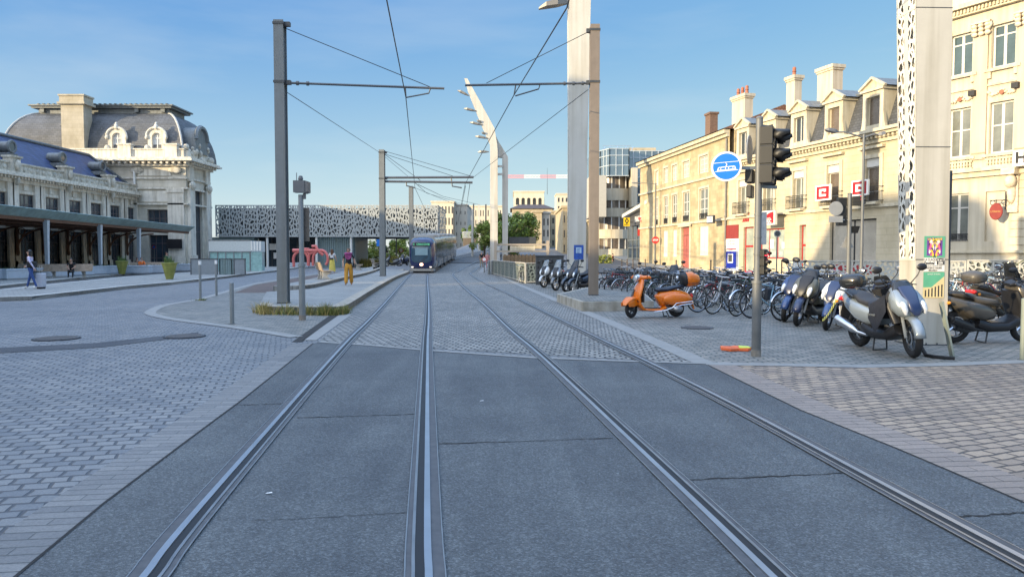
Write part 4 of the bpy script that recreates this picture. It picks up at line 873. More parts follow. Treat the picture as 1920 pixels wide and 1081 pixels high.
q = MB(); q.box(ax1 + 0.04, ax1 + .3, -0.06, -0.032, 0.6, 1.95); q.build('info_panel', mat('panel_grey_blue', (0.2, 0.22, 0.3), 0.4), bk)
q = MB(); q.box(ax0, ax1, -0.06, -0.032, 2.1, 2.22); q.build('red_band', mat('pink_red', (0.55, 0.12, 0.13), 0.5), bk)
def red_door(a, c, z1, y=0.2):
    q = MB(); q.box(a, a + .1, y, y + .08, 0.1, z1); q.box(c - .1, c, y, y + .08, 0.1, z1); q.box(a + .1, c - .1, y, y + .08, 2.3, 2.45); q.box(a + .1, c - .1, y, y + .08, z1 - .1, z1); q.box(a + .1, c - .1, y, y + .08, 0.1, 0.3); o = q.build('door', m_redsign, bk)
    p = MB(); p.box(a + .1, c - .1, y + .03, y + .05, 0.3, z1 - .1); p.build('pane', mat('door_glass%.1f' % a, (0.30, 0.33, 0.28), 0.2, var=0.3, scale=1.0), o)
red_door(gf[0][0], gf[0][2], 4.0); red_door(gf[2][0], gf[2][2], 3.9, 0.26)
o = window(bk, *gf[1], 0.2, m_redsign, mat('shop_glass', (0.32, 0.37, 0.34), 0.15, var=0.4, scale=1.3), 3, (), 0.09, name='shop_window')
for k in range(5): q = MB(); q.box(0.4 + k * 0.75, 0.85 + k * 0.75, 0.02, 0.028, 0.5 + 0.3 * (k % 2), 1.3 + 0.25 * (k % 3)); q.build('poster', m_signw if k % 2 else m_shut, o)
o = window(bk, *gf[3], 0.2, dark_iron, mat('shop_blind', (0.42, 0.38, 0.31), 0.25, var=0.25, scale=0.35), 2, (), 0.08, name='shop_window')
q = MB(); q.box(gf[3][0], gf[3][2], 0.05, 0.19, 0.36, 0.95); q.build('window_base', m_granite_red, bk)
# bank signs on the wall
def board(px0, py0, px1, py1, y, th, m, name='sign_board'):
    a, z0, c, z1 = FB.box(px0, py0, px1, py1); q = MB(); q.box(a, c, y - th, y, z0, z1); return q.build(name, m, bk), (a, z0, c, z1)
def c_sign(px0, py0, px1, py1):
    o, (a, z0, c, z1) = board(px0, py0, px1, py1, -0.45, 0.12, m_signw); w, h = c - a, z1 - z0
    q = MB(); q.box(a + .1 * w, c - .1 * w, -0.585, -0.572, z0 + .1 * h, z1 - .1 * h); q.build('red_field', m_redsign, o)
    q = MB(); y0, y1 = -0.6, -0.586; u = lambda f: a + f * w; v = lambda f: z0 + f * h
    q.box(u(.28), u(.72), y0, y1, v(.60), v(.74)); q.box(u(.28), u(.42), y0, y1, v(.40), v(.60)); q.box(u(.28), u(.72), y0, y1, v(.26), v(.40)); q.box(u(.58), u(.72), y0, y1, v(.54), v(.60)); q.build('letter', m_signw, o)
c_sign(1541, 347, 1570, 376); c_sign(1609, 338, 1641, 367)
a, z0, c, z1 = FB.box(1449, 395, 1474, 422)
q = MB(); q.box(a, c, -1.0, -0.8, z0, z1); o = q.build('sign_board', mat('sign_cream', (0.66, 0.64, 0.57), 0.5), bk)
w, h = c - a, z1 - z0
q = MB(); q.prism([(a + .12 * w, z0 + .12 * h), (a + .88 * w, z0 + .12 * h), (a + .88 * w, z0 + .9 * h), (a + .6 * w, z0 + .84 * h), (a + .3 * w, z0 + .68 * h), (a + .12 * w, z0 + .45 * h)], -1.02, -1.004); q.build('red_field', m_redsign, o)
text('MGC', h * 0.36, TM((a + c) / 2, -1.025, z0 + .26 * h), 'lettering', m_signw, o, bold=0.012, sx=0.9)
text('GROUPE', h * 0.13, TM((a + c) / 2, -1.025, z0 + .46 * h), 'lettering', m_signw, o)
q = MB(); q.box(c - .2, c + .1, -0.8, 0, z1 - .4, z1 - .3); q.build('bracket', dark_iron, bk)
q = MB()
for k in range(4): zz = FB.at(1398, 409)[1]; xx = X(1398, 405); q.prism([(xx - .45 + k * .25, zz - .3), (xx - .25 + k * .25, zz - .3), (xx - .1 + k * .22, zz + .25 + k * .08), (xx - .2 + k * .22, zz + .1 + k * .08)], -0.03, -0.004)
q.build('bank_emblem', m_redsign, bk)
text('la Mutuelle', 0.55, TM(X(1437, 403), -0.02, FB.at(1437, 403)[1]), 'lettering', mat('sign_brown', (0.28, 0.07, 0.05), 0.5), bk, sx=0.8)
a, z0, c, z1 = FB.box(1341, 404, 1354, 419); q = MB(); q.box(a, c, -0.9, -0.7, z0, z1); o = q.build('sign_board', dark_grey, bk)
q = MB(); q.box(a + .1, c - .1, -0.93, -0.902, z0 + .1, z1 - .1); q.build('sign_face', m_signw, o); q = MB(); q.bar((a + .2, -0.94, z0 + .5), ((a + c) / 2, -0.94, z1 - .25), 0.16, 0.02); q.bar((c - .2, -0.94, z0 + .5), ((a + c) / 2, -0.94, z1 - .25), 0.16, 0.02); q.build('red_mark', m_redsign, o)
# ---- hotel on the far right
A, B = (25.28, 45.15), (30.7, 35.1)
FH = Fac(A, B); Lh = FH.L
ht = thing('hotel_building', 'ornate cream hotel with pilasters and carved garlands at the right edge', 'hotel', (*A, 0), FH.rz)
HZ = 19.0; hotel_glass = mat('hotel_glass', (.05, .085, .095), .1, var=.3, scale=.8, spec=.7)
def wpx(px0, px1, z0, z1): return (FH.at(px0, 300)[0], z0, FH.at(px1, 300)[0], z1)
cA = (FH.at(1783, 300)[0] + FH.at(1814, 300)[0]) / 2; cB = (FH.at(1860, 300)[0] + FH.at(1893, 300)[0]) / 2; stp = cB - cA
cs = [cA, cB, cB + stp, cB + 2 * stp]
def zh(px, py): return FH.at(px, py)[1]
zr = [(zh(1878, 290 - 4), zh(1878, 190)), (zh(1878, 125), zh(1878, 45))]
zg = (zh(1797, 452), zh(1797, 363)); z3 = (zr[1][1] + 2.2, zr[1][1] + 4.0)
hol = []
for c in cs:
    for z0, z1 in zr + [z3]: hol.append((c - 0.62, z0, c + 0.62, z1))
ga = cs[0]; hol.append((ga - .62, zg[0], ga + .62, zg[1])); da = FH.at(1847, 410)[0]; db = FH.at(1884, 410)[0]; hol.append((da, zh(1866, 452), db, zh(1866, 358)))
b = MB(); wall_holes(b, 0, Lh, 0, HZ, hol, 0.3); b.box(0.02, Lh, 0.6, 12, 0, HZ); b.add([(0, 0, 0), (0, 12, 0), (0, 12, HZ), (0, 0, HZ)], [(0, 1, 2, 3)]); b.build('wall', m_hotel, ht)
t_ = MB(); zc1 = zh(1878, 318)
t_.box(0, Lh, -0.38, -0.004, zc1, zc1 + 0.18); t_.box(0, Lh, -0.2, -0.005, zc1 - 0.3, zc1 - .003)
zc3 = zr[1][1] + 0.95; t_.box(0, Lh, -0.6, -0.004, zc3 + .35, zc3 + .6); t_.box(0, Lh, -0.3, -0.005, zc3, zc3 + .347)
k = 0.05
while k < Lh: t_.box(k, k + .1, -0.42, -0.301, zc3 + .1, zc3 + .3); k += 0.2
t_.box(0, Lh, -0.14, -0.004, 1.75, 1.9); t_.box(0, Lh, -0.1, -0.005, zr[1][0] - .95, zr[1][0] - .85)
for c in cs:
    for z0, z1 in zr: t_.box(c - .95, c + .95, -0.2, -0.003, z0 - .18, z0 - .02); t_.box(c - .78, c - .64, -0.06, -0.003, z0, z1 + .12); t_.box(c + .64, c + .78, -0.06, -0.003, z0, z1 + .12); t_.box(c - .64, c + .64, -0.06, -0.003, z1 + .003, z1 + .12)
    for s_ in (-.7, .7): t_.box(c + s_ - .1, c + s_ + .1, -0.15, -0.003, zr[1][0] - .55, zr[1][0] - .183)
    # balustrade under the first floor window
    t_.box(c - .8, c + .8, -0.12, -0.003, zr[0][0] - .35, zr[0][0] - .22); t_.box(c - .8, c + .8, -0.12, -0.003, zc1 + .19, zc1 + .3)
    for k in range(9): t_.lathe([(0.05, 0), (0.085, 0.12), (0.05, 0.3), (0.04, 0.5), (0.06, zr[0][0] - .36 - zc1 - .3)], 8, Matrix.Translation((c - .68 + k * .17, -0.07, zc1 + .3)))
t_.build('cornice', m_ctrim, ht)
p_ = MB(); cap = []
for c in [cA - stp / 2] + [c + stp / 2 for c in cs]:
    if c < 0.2 or c > Lh: continue
    p_.box(c - .36, c + .36, -0.13, -0.004, zr[0][0] - .25, zr[1][1] - 1.0 + .55); q = MB()
    q.box(c - .55, c + .55, -0.34, -0.14, zr[1][1] + .25, zr[1][1] + .36)
    for i in range(3):
        for j in range(3): q.ell((c - .36 + i * .36, -0.2, zr[1][1] - .3 + j * .22), (0.17, 0.12 + .03 * j, 0.14), 7, 5)
    for s_ in (-1, 1): q.torus(0.14, 0.06, 10, 5, Matrix.Translation((c + s_ * .42, -0.22, zr[1][1] + .1)))
    q.build('capital', m_hcarve, ht, smooth=50)
    lm = MB(); lm.box(c - .55, c - .2, -0.36, -0.14, zr[0][1] + .55, zr[0][1] + .85); lm.build('facade_lamp', dark_iron, ht)
    q = MB(); q.box(c - .4, c + .4, -0.15, -0.131, zr[0][0] + .05, zr[0][0] + .13); q.build('painted_band', mat('pink_band%.1f' % c, (0.55, 0.26, 0.17), 0.7), ht)
p_.build('pilasters', m_hotel2, ht)
for c in cs:
    q = MB(); zz = zr[0][1] + .42
    for k in range(25):
        t = k / 24 * 2 - 1; q.ell((c + t * .85, -0.06, zz + 0.24 * (1 - abs(math.sin(t * PI))) + random.uniform(-.05, .05)), (random.uniform(.05, .1), .07, random.uniform(.05, .1)), 6, 4)
    for s_ in (-1, 1):
        for k in range(6): q.ell((c + s_ * .92, -0.05, zz - .1 - k * .1), (.07, .06, .06), 6, 4)
    o = q.build('garland', m_hcarve, ht, smooth=50); r = MB(); r.cyl((c, -0.14, zz + .08), (c, -0.02, zz + .08), 0.13, n=12); r.build('rosette', m_terra, o)
    for z0, z1 in zr + [z3]: window(ht, c - .62, z0, c + .62, z1, 0.14, m_white, hotel_glass if z0 == zr[1][0] else glass_pale, 2, (0.55,) if z0 == zr[0][0] else (0.75,), 0.1)
window(ht, ga - .62, zg[0], ga + .62, zg[1], 0.14, m_white, glass_pale, 2, (0.7,), 0.1); railing(ht, ga - .6, ga + .6, 0.05, zg[0], zg[0] + 0.42, 'window_guard', 0.08)
q = MB(); q.box(da, db, 0.12, 0.2, zh(1866, 452), zh(1866, 358)); q.build('blind_panel', m_hotel, ht)
zz = 2.2
while zz < zc1 - .5:
    for x0, x1 in ((0.0, cs[0] - .95), (ga + .95, da - .35), (db + .3, Lh)): 
        if x1 - x0 > 0.3: rs = MB(); rs.box(x0, x1, -0.05, -0.003, zz, zz + .40); rs.build('rusticated_block', m_ctrim, ht)
    zz += 0.44
cx0 = FH.at(1902, 330)[0]; cs_ = MB(); cs_.box(cx0 - .35, cx0 + .35, -0.7, -0.004, zc1 - .35, zc1 - .02); cs_.ell((cx0, -0.4, zc1 - .7), (.3, .3, .4), 10, 6); cs_.ell((cx0, -0.25, zc1 - 1.35), (.22, .22, .6), 10, 6); cs_.box(cx0 - .3, cx0 + .3, -.2, -.004, zc1 - 2.4, zc1 - .36); cs_.build('console', m_hcarve, ht, smooth=50)
a, z0, c, z1 = back(FH, -.75).box(1899, 279, 1962, 309); q = MB(); q.box(a, c, -0.75, -0.5, z0, z1); o = q.build('sign_board', m_signw, ht); text('HOTEL', (z1 - z0) * .95, TM(a + .12, -0.76, (z0 + z1) / 2), 'lettering', black_plastic, o, align='LEFT', bold=0.03)
xo, zo = FH.at(1881, 397); q = MB(); q.lathe([(0.34, -0.04), (0.36, 0.0), (0.34, 0.04)], 24, Matrix.Translation((xo, -0.7, zo)) @ Matrix.Rotation(PI / 2, 4, 'X') @ Matrix.Diagonal((1, 1.3, 1, 1))); o = q.build('oval_sign', mat('sign_maroon', (0.22, 0.025, 0.02), 0.45), ht); text('L\'Ostréa', 0.15, TM(xo, -0.75, zo), 'lettering', mat('gold', (0.5, 0.33, 0.1), 0.4), o)
q = MB(); q.bar((xo - .35, -0.7, zo + .62), (xo + .5, -0.02, zo + .62), 0.05); q.bar((xo + .25, -0.25, zo + .1), (xo + .25, -0.25, zo + 1.1), 0.06); q.bar((xo, -.7, zo + .4), (xo, -.7, zo + .65), 0.03)
for s_ in (-1, 1): q.torus(0.13, 0.02, 10, 4, Matrix.Translation((xo + s_ * .3, -0.5, zo + .5)))
q.build('sign_bracket', dark_iron, ht)
# small palm in front of the hotel
px_, py_ = P(1935, 520, 33)[:2]
pt = thing('potted_palm', 'small spiky green palm at the right edge in front of the hotel', 'palm', (px_, py_, 0)); q = MB(); q.lathe([(0.3, 0), (0.42, 0.6), (0.38, 0.6), (0.36, 0.5)], 14); q.build('pot', dark_grey, pt)
q = MB(); q.cyl((0, 0, 0.5), (0, 0, 1.5), 0.09, 0.06, 8)
q.build('trunk', mat('palm_trunk', (0.12, 0.08, 0.05), 0.9, var=0.3, scale=14), pt); q = MB()
for k in range(46):
    a = random.uniform(0, 2 * PI); e = random.uniform(-.3, 1.2); L_ = random.uniform(.7, 1.1); pr = None; side = Vector((-math.sin(a), math.cos(a), 0))
    pts = [Vector((math.cos(a) * L_ * t * math.cos(e), math.sin(a) * L_ * t * math.cos(e), 1.5 + L_ * t * math.sin(e) - 0.35 * t * t)) for t in (0, .4, .75, 1)]
    ws = (.015, .035, .03, .003); q.add([p + side * w for p, w in zip(pts, ws)] + [p - side * w for p, w in zip(pts, ws)], [(i, i + 1, i + 5, i + 4) for i in range(3)])
q.build('crown', mat('palm_leaf', (0.11, 0.13, 0.035), 0.5, var=0.3), pt)
# ================================================================ the pierced metal hall and everything behind it
m_pierce = pierced('pierced_panel', (0.36, 0.38, 0.37), scale=3.1, thr=0.18, sx=1.0, sz=0.5)
m_pale_fr = mat('panel_frame', (0.40, 0.42, 0.41), 0.5, var=0.08)
m_clad = mat('ribbed_cladding', (0.17, 0.24, 0.25), 0.5, var=0.1, streak=0.1)
hall = thing('metal_hall', 'low modern hall wrapped in pierced pale metal panels beside the station pavilion', 'hall', (-38.4, 96.4, 0))
FM = Fac((-38.4, 96.4), (-9.7, 96.4)); Lm = FM.L; Z0, Z1 = FM.at(600, 443)[1], FM.at(600, 385)[1]
NP = 16; pw = Lm / NP
for k in range(NP):
    q = MB(); q.box(k * pw + .05, (k + 1) * pw - .05, 0, 0.05, Z0 + .08, Z1 - .08); q.build('panel', m_pierce, hall)
q = MB(); q.box(Lm - .002, Lm + 0.05, 0.06, 12, Z0 + .08, Z1 - .08); q.build('side_panel', m_pierce, hall)
q = MB()
for k in range(NP + 1): q.box(k * pw - .05, k * pw + .05, -0.03, 0.09, Z0, Z1)
q.box(-.05, Lm + .06, -0.035, 0.1, Z1 - .08, Z1 + .05); q.box(-.05, Lm + .06, -0.035, 0.1, Z0 - .06, Z0 + .08); q.box(Lm - .01, Lm + .1, -0.04, 12, Z1 - .08, Z1 + .06); q.box(Lm - .01, Lm + .1, 0.1, 12, Z0 - .06, Z0 + .08)
q.build('panel_frame', m_pale_fr, hall)
q = MB(); q.box(0, Lm - 0.8, 0.9, 12, Z0 - 0.1, Z1 - .3); q.build('inner_wall', mat('inner_grey', (.10, .105, .105), .7), hall)
q = MB(); x1, _ = FM.at(662, 480); x0, _ = FM.at(588, 480)
k = x0
while k < x1 - .1: q.box(k, k + 0.14, 0.9, 1.1, 0, Z0 - .1); q.box(k + 0.14, k + 0.28, 0.98, 1.1, 0, Z0 - .1); k += 0.28
q.box(x1 - 1.6, x1, 1.3, 10, 0, Z0 - .1); q.build('ribbed_wall', m_clad, hall)
q = MB(); xa, _ = FM.at(392, 480); xb, _ = FM.at(472, 480); q.box(xa, xb, 1.0, 1.2, 2.9, Z0 - .1); q.box(xa, xb, 2.6, 2.7, 0, Z0 - .1); q.build('blue_wall', m_clad, hall)
q = MB(); q.box(xb, x0, 3.0, 3.1, 0, Z0 - .1); q.build('glass_wall', glass, hall)
q = MB(); k = xb
while k < x0: q.box(k - .05, k + .05, 2.9, 2.99, 0, Z0 - .1); k += 1.7
q.box(xb, x0, 2.9, 2.98, 2.3, 2.4); q.build('glazing_bars', dark_grey, hall)
q = MB()
for px in (592.5, 657.5, 500): x, _ = FM.at(px, 470); q.cyl((x, 0.3, 0), (x, 0.3, Z0), 0.16, n=10)
q.build('columns', white_paint, hall)
for px, py, w, h in ((501, 462, 1.2, 0.85), (504, 479, .5, .8)): x, z = FM.at(px, py); q = MB(); q.box(x - w / 2, x + w / 2, 2.7, 2.75, z - h / 2, z + h / 2); q.build('notice', m_signw, hall)
# ---- site cabin and hoarding in front of it
x0, y0 = G(392, 503)[0], 68.0
FS = Fac((P(392, 490, 68)[0], 68), (P(470, 490, 68)[0], 68))
bs = thing('glass_shelter', 'boxy shelter with white upper panels and pale green glass below', 'shelter', (FS.A.x, 68, 0.14)); w = FS.L; zt = FS.at(430, 451)[1] - .14; zm = FS.at(430, 472)[1] - .14
q = MB(); q.box(0, w, 0, 4, zm, zt); q.build('upper_panel', mat('hut_white', (0.52, 0.55, 0.53), 0.6, var=0.1, scale=8), bs)
q = MB(); q.box(0.05, w - .05, 0.05, 0.09, 0, zm - .02); q.box(w - .09, w - .05, 0.1, 4, 0, zm - .02); q.build('glass', mat('green_glass', (0.28, 0.45, 0.43), 0.12, var=0.2, spec=0.8), bs)
q = MB()
for k in range(6): q.box(k * (w - .1) / 5, k * (w - .1) / 5 + .08, 0, 0.045, 0, zm)
q.box(0, w, -.02, .06, zm - .03, zm + .05); q.box(0, w, -.02, .06, zt - .02, zt + .08); q.build('frame', grey_metal, bs)
xr = P(491, 480, 68)[0] - FS.A.x; q = MB()
for k in range(4): q.box(w + .05 + k * (xr - w) / 4, w + (k + 1) * (xr - w) / 4 - .04, -0.1, -0.04, zm + .1, zt - .05)
q.build('white_slat', white_paint, bs); q = MB(); q.box(w + .02, xr, 0.05, 0.1, 0, zm); q.build('glass', MATS['green_glass'], bs)
dB = 56.0
for px0, px1, m, lab in ((357, 409, mat('hoarding_grey', (0.22, 0.25, 0.27), 0.5, var=0.1), 'flat grey hoarding panel beside the bollards before the pavilion'), (411, 436, m_clad, 'ribbed blue green hoarding panel between two flat grey ones'), (438, 461, MATS['hoarding_grey'], 'small grey hoarding panel at the corner of the glass shelter')):
    a = P(px0, 500, dB); c = P(px1, 500, dB); q = MB(); zt = P(px0, 486, dB)[2]; t = thing('hoarding', lab, 'hoarding', (a[0], dB, 0.14)); L_ = c[0] - a[0]
    if m is m_clad:
        k = 0
        while k < L_: q.box(k, k + .09, -.04, .02, 0, zt - .14); q.box(k + .09, k + .18, -.01, .02, 0, zt - .14); k += .18
    else: q.box(0, L_, -.02, .02, 0.04, zt - .14)
    q.build('panel', m, t); f = MB(); f.box(0, L_, -.05, .05, zt - .14, zt - .08)
    for k in (0.05, L_ - .05): f.box(k - .03, k + .03, -.04, .06, 0, zt - .14)
    f.build('rail', dark_grey, t)
# ---- concrete planter blocks along the station and the hall
m_block = mat('planter_block', (0.40, 0.45, 0.50), 0.7, var=0.1, scale=4, bump=0.1)
m_plant = mat('dark_shrub', (0.035, 0.055, 0.02), 0.7, var=0.4)
def block(px, py, w, d, zb, label, grp, plants=True):
    x, y = G(px, py, zb); t = thing('planter_block', label, 'planter', (x, y, zb), d, grp)
    q = MB(); q.box(-w / 2, w / 2, -.35, .35, 0.06, 0.62); q.box(-w / 2 + .1, w / 2 - .1, -.3, .3, 0, 0.06); q.box(-w / 2 - .02, w / 2 + .02, -.37, .37, 0.55, 0.66); q.build('body', m_block, t, bevel=0.02)
    if plants:
        q = MB()
        for k in range(40):
            p = Vector((random.uniform(-w / 2 + .2, w / 2 - .2), random.uniform(-.2, .2), 0.6)); a = random.uniform(0, 6.28); e = Vector((math.cos(a) * .09, math.sin(a) * .09, random.uniform(.08, .26))); s_ = Vector((-math.sin(a), math.cos(a), 0)) * .03
            q.add([p - s_, p + s_, p + e], [(0, 1, 2)])
        q.build('plant', m_plant, t)
for k, px in enumerate((6, 28, 83, 108, 150, 184, 205)): block(px, (524, 523.5, 520, 519, 516.5, 514.5, 513.5)[k], 2.0, R(82), 0.14, ('pale blue concrete planter block %s' % ('at the far left edge under the canopy', 'behind the woman with the suitcase', 'left of the seated man under the canopy', 'beside the seated man by the glass doors', 'between the canopy posts by a doorway', 'left of the yellow green tub by the station', 'behind the yellow green tub at the station wall')[k]), 'concrete planter blocks along the station')
for k, px in enumerate((255, 290, 343, 362)): block(px, (513, 512, 508, 507)[k], 2.4, 0, 0.14, 'pale blue concrete planter block ' + ('behind the bench with the person in orange', 'right of the no entry sign at the pavilion', 'by the pavilion notice board', 'beside the grey hoarding panel')[k], 'concrete planter blocks along the station')
for k, px in enumerate((551, 568, 589, 632, 647, 527)): block(px, (502, 501.5, 501, 500.5, 500, 500)[k], 1.5, 0, 0.02, 'pale blue concrete block ' + ('under the rear of the pink bicycle sculpture', 'under the middle of the pink bicycle sculpture', 'under the front of the pink bicycle sculpture', 'before the ribbed wall right of the walking woman', 'at the right end of the ribbed wall', 'before the dark glass wall behind the grey pole')[k], 'concrete blocks along the hall', False)
# ---- pink bicycle sculpture
m_pinkb = mat('coral_paint', (0.62, 0.16, 0.14), 0.45, var=0.08)
dS = 79.0
def S3(px, py): p = P(px, py, dS); return (p[0], 0, p[2])
sx0 = P(580, 490, dS)[0]
bs_ = thing('bicycle_sculpture', 'giant coral pink bicycle arch sculpture before the hall', 'sculpture', (sx0, dS, 0))
def L3(px, py): p = S3(px, py); return (p[0] - sx0, 0, p[2])
def arc3(pxc, pyc, rx, ry, a0, a1, n=16): return [L3(pxc + rx * math.cos(R(a0 + (a1 - a0) * k / n)), pyc - ry * math.sin(R(a0 + (a1 - a0) * k / n))) for k in range(n + 1)]
q = MB(); q.tube([L3(551, 500)] + arc3(564, 487, 14, 16, 200, 0) + [L3(579, 498)], 0.15, 8); q.build('rear_wheel', m_pinkb, bs_, smooth=50)
q = MB(); q.tube([L3(587, 498)] + arc3(601, 485, 14, 16, 180, -45) , 0.15, 8); q.build('front_wheel', m_pinkb, bs_, smooth=50)
q = MB(); q.tube([L3(549, 469.5), L3(596, 470)], 0.2, 8); q.tube([L3(572, 466), L3(579, 477), L3(596, 470)], 0.16, 8); q.tube([L3(579, 477), L3(578, 497)], 0.17, 8); q.tube([L3(596, 470), L3(592, 461), L3(585, 462)], 0.17, 8); q.tube([L3(596, 469), L3(606, 478)], 0.17, 8); q.build('frame', m_pinkb, bs_, smooth=50)
q = MB(); q.ell(L3(574, 466), (0.4, 0.15, 0.1), 10, 6); q.build('saddle', m_pinkb, bs_)
# ---- trees
m_bark = mat('bark', (0.09, 0.07, 0.05), 0.9, var=0.3, scale=8, bump=0.5, bscale=20)
LEAF = {}
def leafmat(name, col):
    m = mat(name, col, 0.55, var=0.45, scale=1.3); b = m.node_tree.nodes['Principled BSDF']
    b.inputs['Subsurface Weight'].default_value = 0.0; return m
lm_a = leafmat('leaf_mid_green', (0.16, 0.23, 0.03)); lm_b = leafmat('leaf_dark_green', (0.075, 0.13, 0.025)); lm_c = leafmat('leaf_yellow_green', (0.21, 0.24, 0.04))
def tree(name, label, loc, h, rx, rz, zc, n=5200, leaf=0.22, clumps=34, mats=None, cat='tree', group=None, seed=1, trunk_h=None):
    rnd = random.Random(seed); t = thing(name, label, cat, loc, 0, group); mats = mats or [lm_a, lm_b]
    q = MB(); th = trunk_h or zc
    q.tube([(0, 0, -0.3), (0.05, 0, th * .4), (0.02, 0.05, th)], [rx * .085, rx * .065, rx * .05], 9)
    cl = []
    for k in range(clumps):
        while True:
            v = Vector((rnd.uniform(-1, 1), rnd.uniform(-1, 1), rnd.uniform(-1, 1)))
            if 0.35 < v.length < 1: break
        c = Vector((v.x * rx, v.y * rx, zc + v.z * rz)); cl.append((c, rnd.uniform(.2, .36) * min(rx, rz)))
    for c, r_ in cl[:14]: q.tube([(0, 0, th * rnd.uniform(.55, .95)), ((c.x * .5), c.y * .5, (th + c.z) / 2 * .95), tuple(c)], [rx * .03, rx * .018, rx * .006], 5)
    q.build('trunk', m_bark, t)
    b = MB()
    for k in range(n):
        c, r_ = cl[rnd.randrange(clumps)]
        d = Vector((rnd.gauss(0, 1), rnd.gauss(0, 1), rnd.gauss(0, 1))).normalized(); p = c + d * r_ * (rnd.random() ** .4) * Vector((1, 1, .8)).length / 1.62
        nrm = (d + Vector((rnd.uniform(-.8, .8), rnd.uniform(-.8, .8), rnd.uniform(-.2, 1)))).normalized(); u = nrm.orthogonal().normalized(); a = rnd.uniform(0, 6.28); u = u * math.cos(a) + nrm.cross(u) * math.sin(a); v = nrm.cross(u); s_ = leaf * rnd.uniform(.6, 1.3)
        b.mi = 0 if rnd.random() < .62 else 1
        b.add([p + u * s_, p + v * s_ * .5 + nrm * s_ * .15, p - u * s_, p - v * s_ * .5 + nrm * s_ * .15], [(0, 1, 2, 3)])
    b.build('crown', mats, t); return t
def at(px, d): p = P(px, 478, d); return (p[0], d, T(p[0], d))
x, y, z = at(960, 118); tree('leafy_tree', 'big round green tree behind the twin white mast', (x, y, z), 9, 3.9, 3.6, 3.9, 11000, 0.2, 54, [lm_a, lm_b], seed=3)
x, y, z = at(908, 112); tree('leafy_tree', 'smaller yellow green tree left of the twin white mast', (x, y, z), 6, 2.2, 2.5, 3.0, 5200, 0.17, 30, [lm_a, lm_c], seed=5)
x, y, z = at(886, 205); tree('leafy_tree', 'distant green tree before the pale block beyond the bridge', (x, y, z), 6, 3.2, 2.4, 2.4, 2200, 0.3, 22, [lm_b, lm_a], seed=8)
x, y, z = at(998, 130); tree('leafy_tree', 'thin reddish tree at the right side of the big green tree', (x, y, z), 6, 1.1, 1.1, 5.6, 500, 0.2, 10, [leafmat('leaf_reddish', (0.12, 0.085, 0.04)), lm_b], seed=9)
for k, (px, dd, h, r_, lab, mm) in enumerate(((690, 128, 4.2, 2.6, 'bright green tree seen under the pierced hall', [lm_c, lm_a]), (722, 134, 4.6, 3.0, 'dark green tree under the hall right of the grey pole', [lm_b, lm_a]), (752, 130, 4.6, 2.8, 'green tree under the hall left of the tram', [lm_a, lm_c]), (676, 122, 3.4, 1.8, 'leftmost yellowish tree under the hall', [lm_c, lm_a]))):
    x, y, _ = at(px, dd); tree('leafy_tree', lab, (x, y, 0), h, r_, h * .5, h * .62, 2600, 0.2, 22, mm, seed=20 + k)
for px, d_, w, lab in ((700, 100, 3.6, 'low yellow green hedge under the hall right of the pole'), (742, 98, 3.0, 'yellowish grass clump beside the parked scooters by the tram')):
    x, y, z = at(px, d_); q = MB()
    for k in range(900):
        p = Vector((random.uniform(-w / 2, w / 2), random.uniform(-.6, .6), 0)); a = random.uniform(0, 6.28); hh = random.uniform(.5, 1.25); l = Vector((random.uniform(-.2, .2), random.uniform(-.2, .2), hh)); s_ = Vector((math.cos(a), math.sin(a), 0)) * .05
        q.add([p - s_, p + s_, p + l + s_ * .3, p + l - s_ * .3], [(0, 1, 2, 3)])
    o = q.build('hedge', mat('hedge_%d' % px, (0.20, 0.18, 0.04), 0.6, var=0.4)); o.location = (x, y, z); tag(o, lab, 'hedge')
x, y, _ = P(1126, 478, 88); q = MB()
for k in range(700):
    p = Vector((random.uniform(-1.3, 1.3), random.uniform(-.5, .5), random.uniform(0, 1.5))); n_ = Vector((random.gauss(0, 1), random.gauss(0, 1), random.gauss(0, 1))).normalized(); u = n_.orthogonal() * .12; v = n_.cross(u)
    q.add([p + u, p + v * .6, p - u, p - v * .6], [(0, 1, 2, 3)])
o = q.build('shrub', lm_c); o.location = (x, y, 0.1); tag(o, 'bright green shrub at the foot of the white tower house', 'shrub')
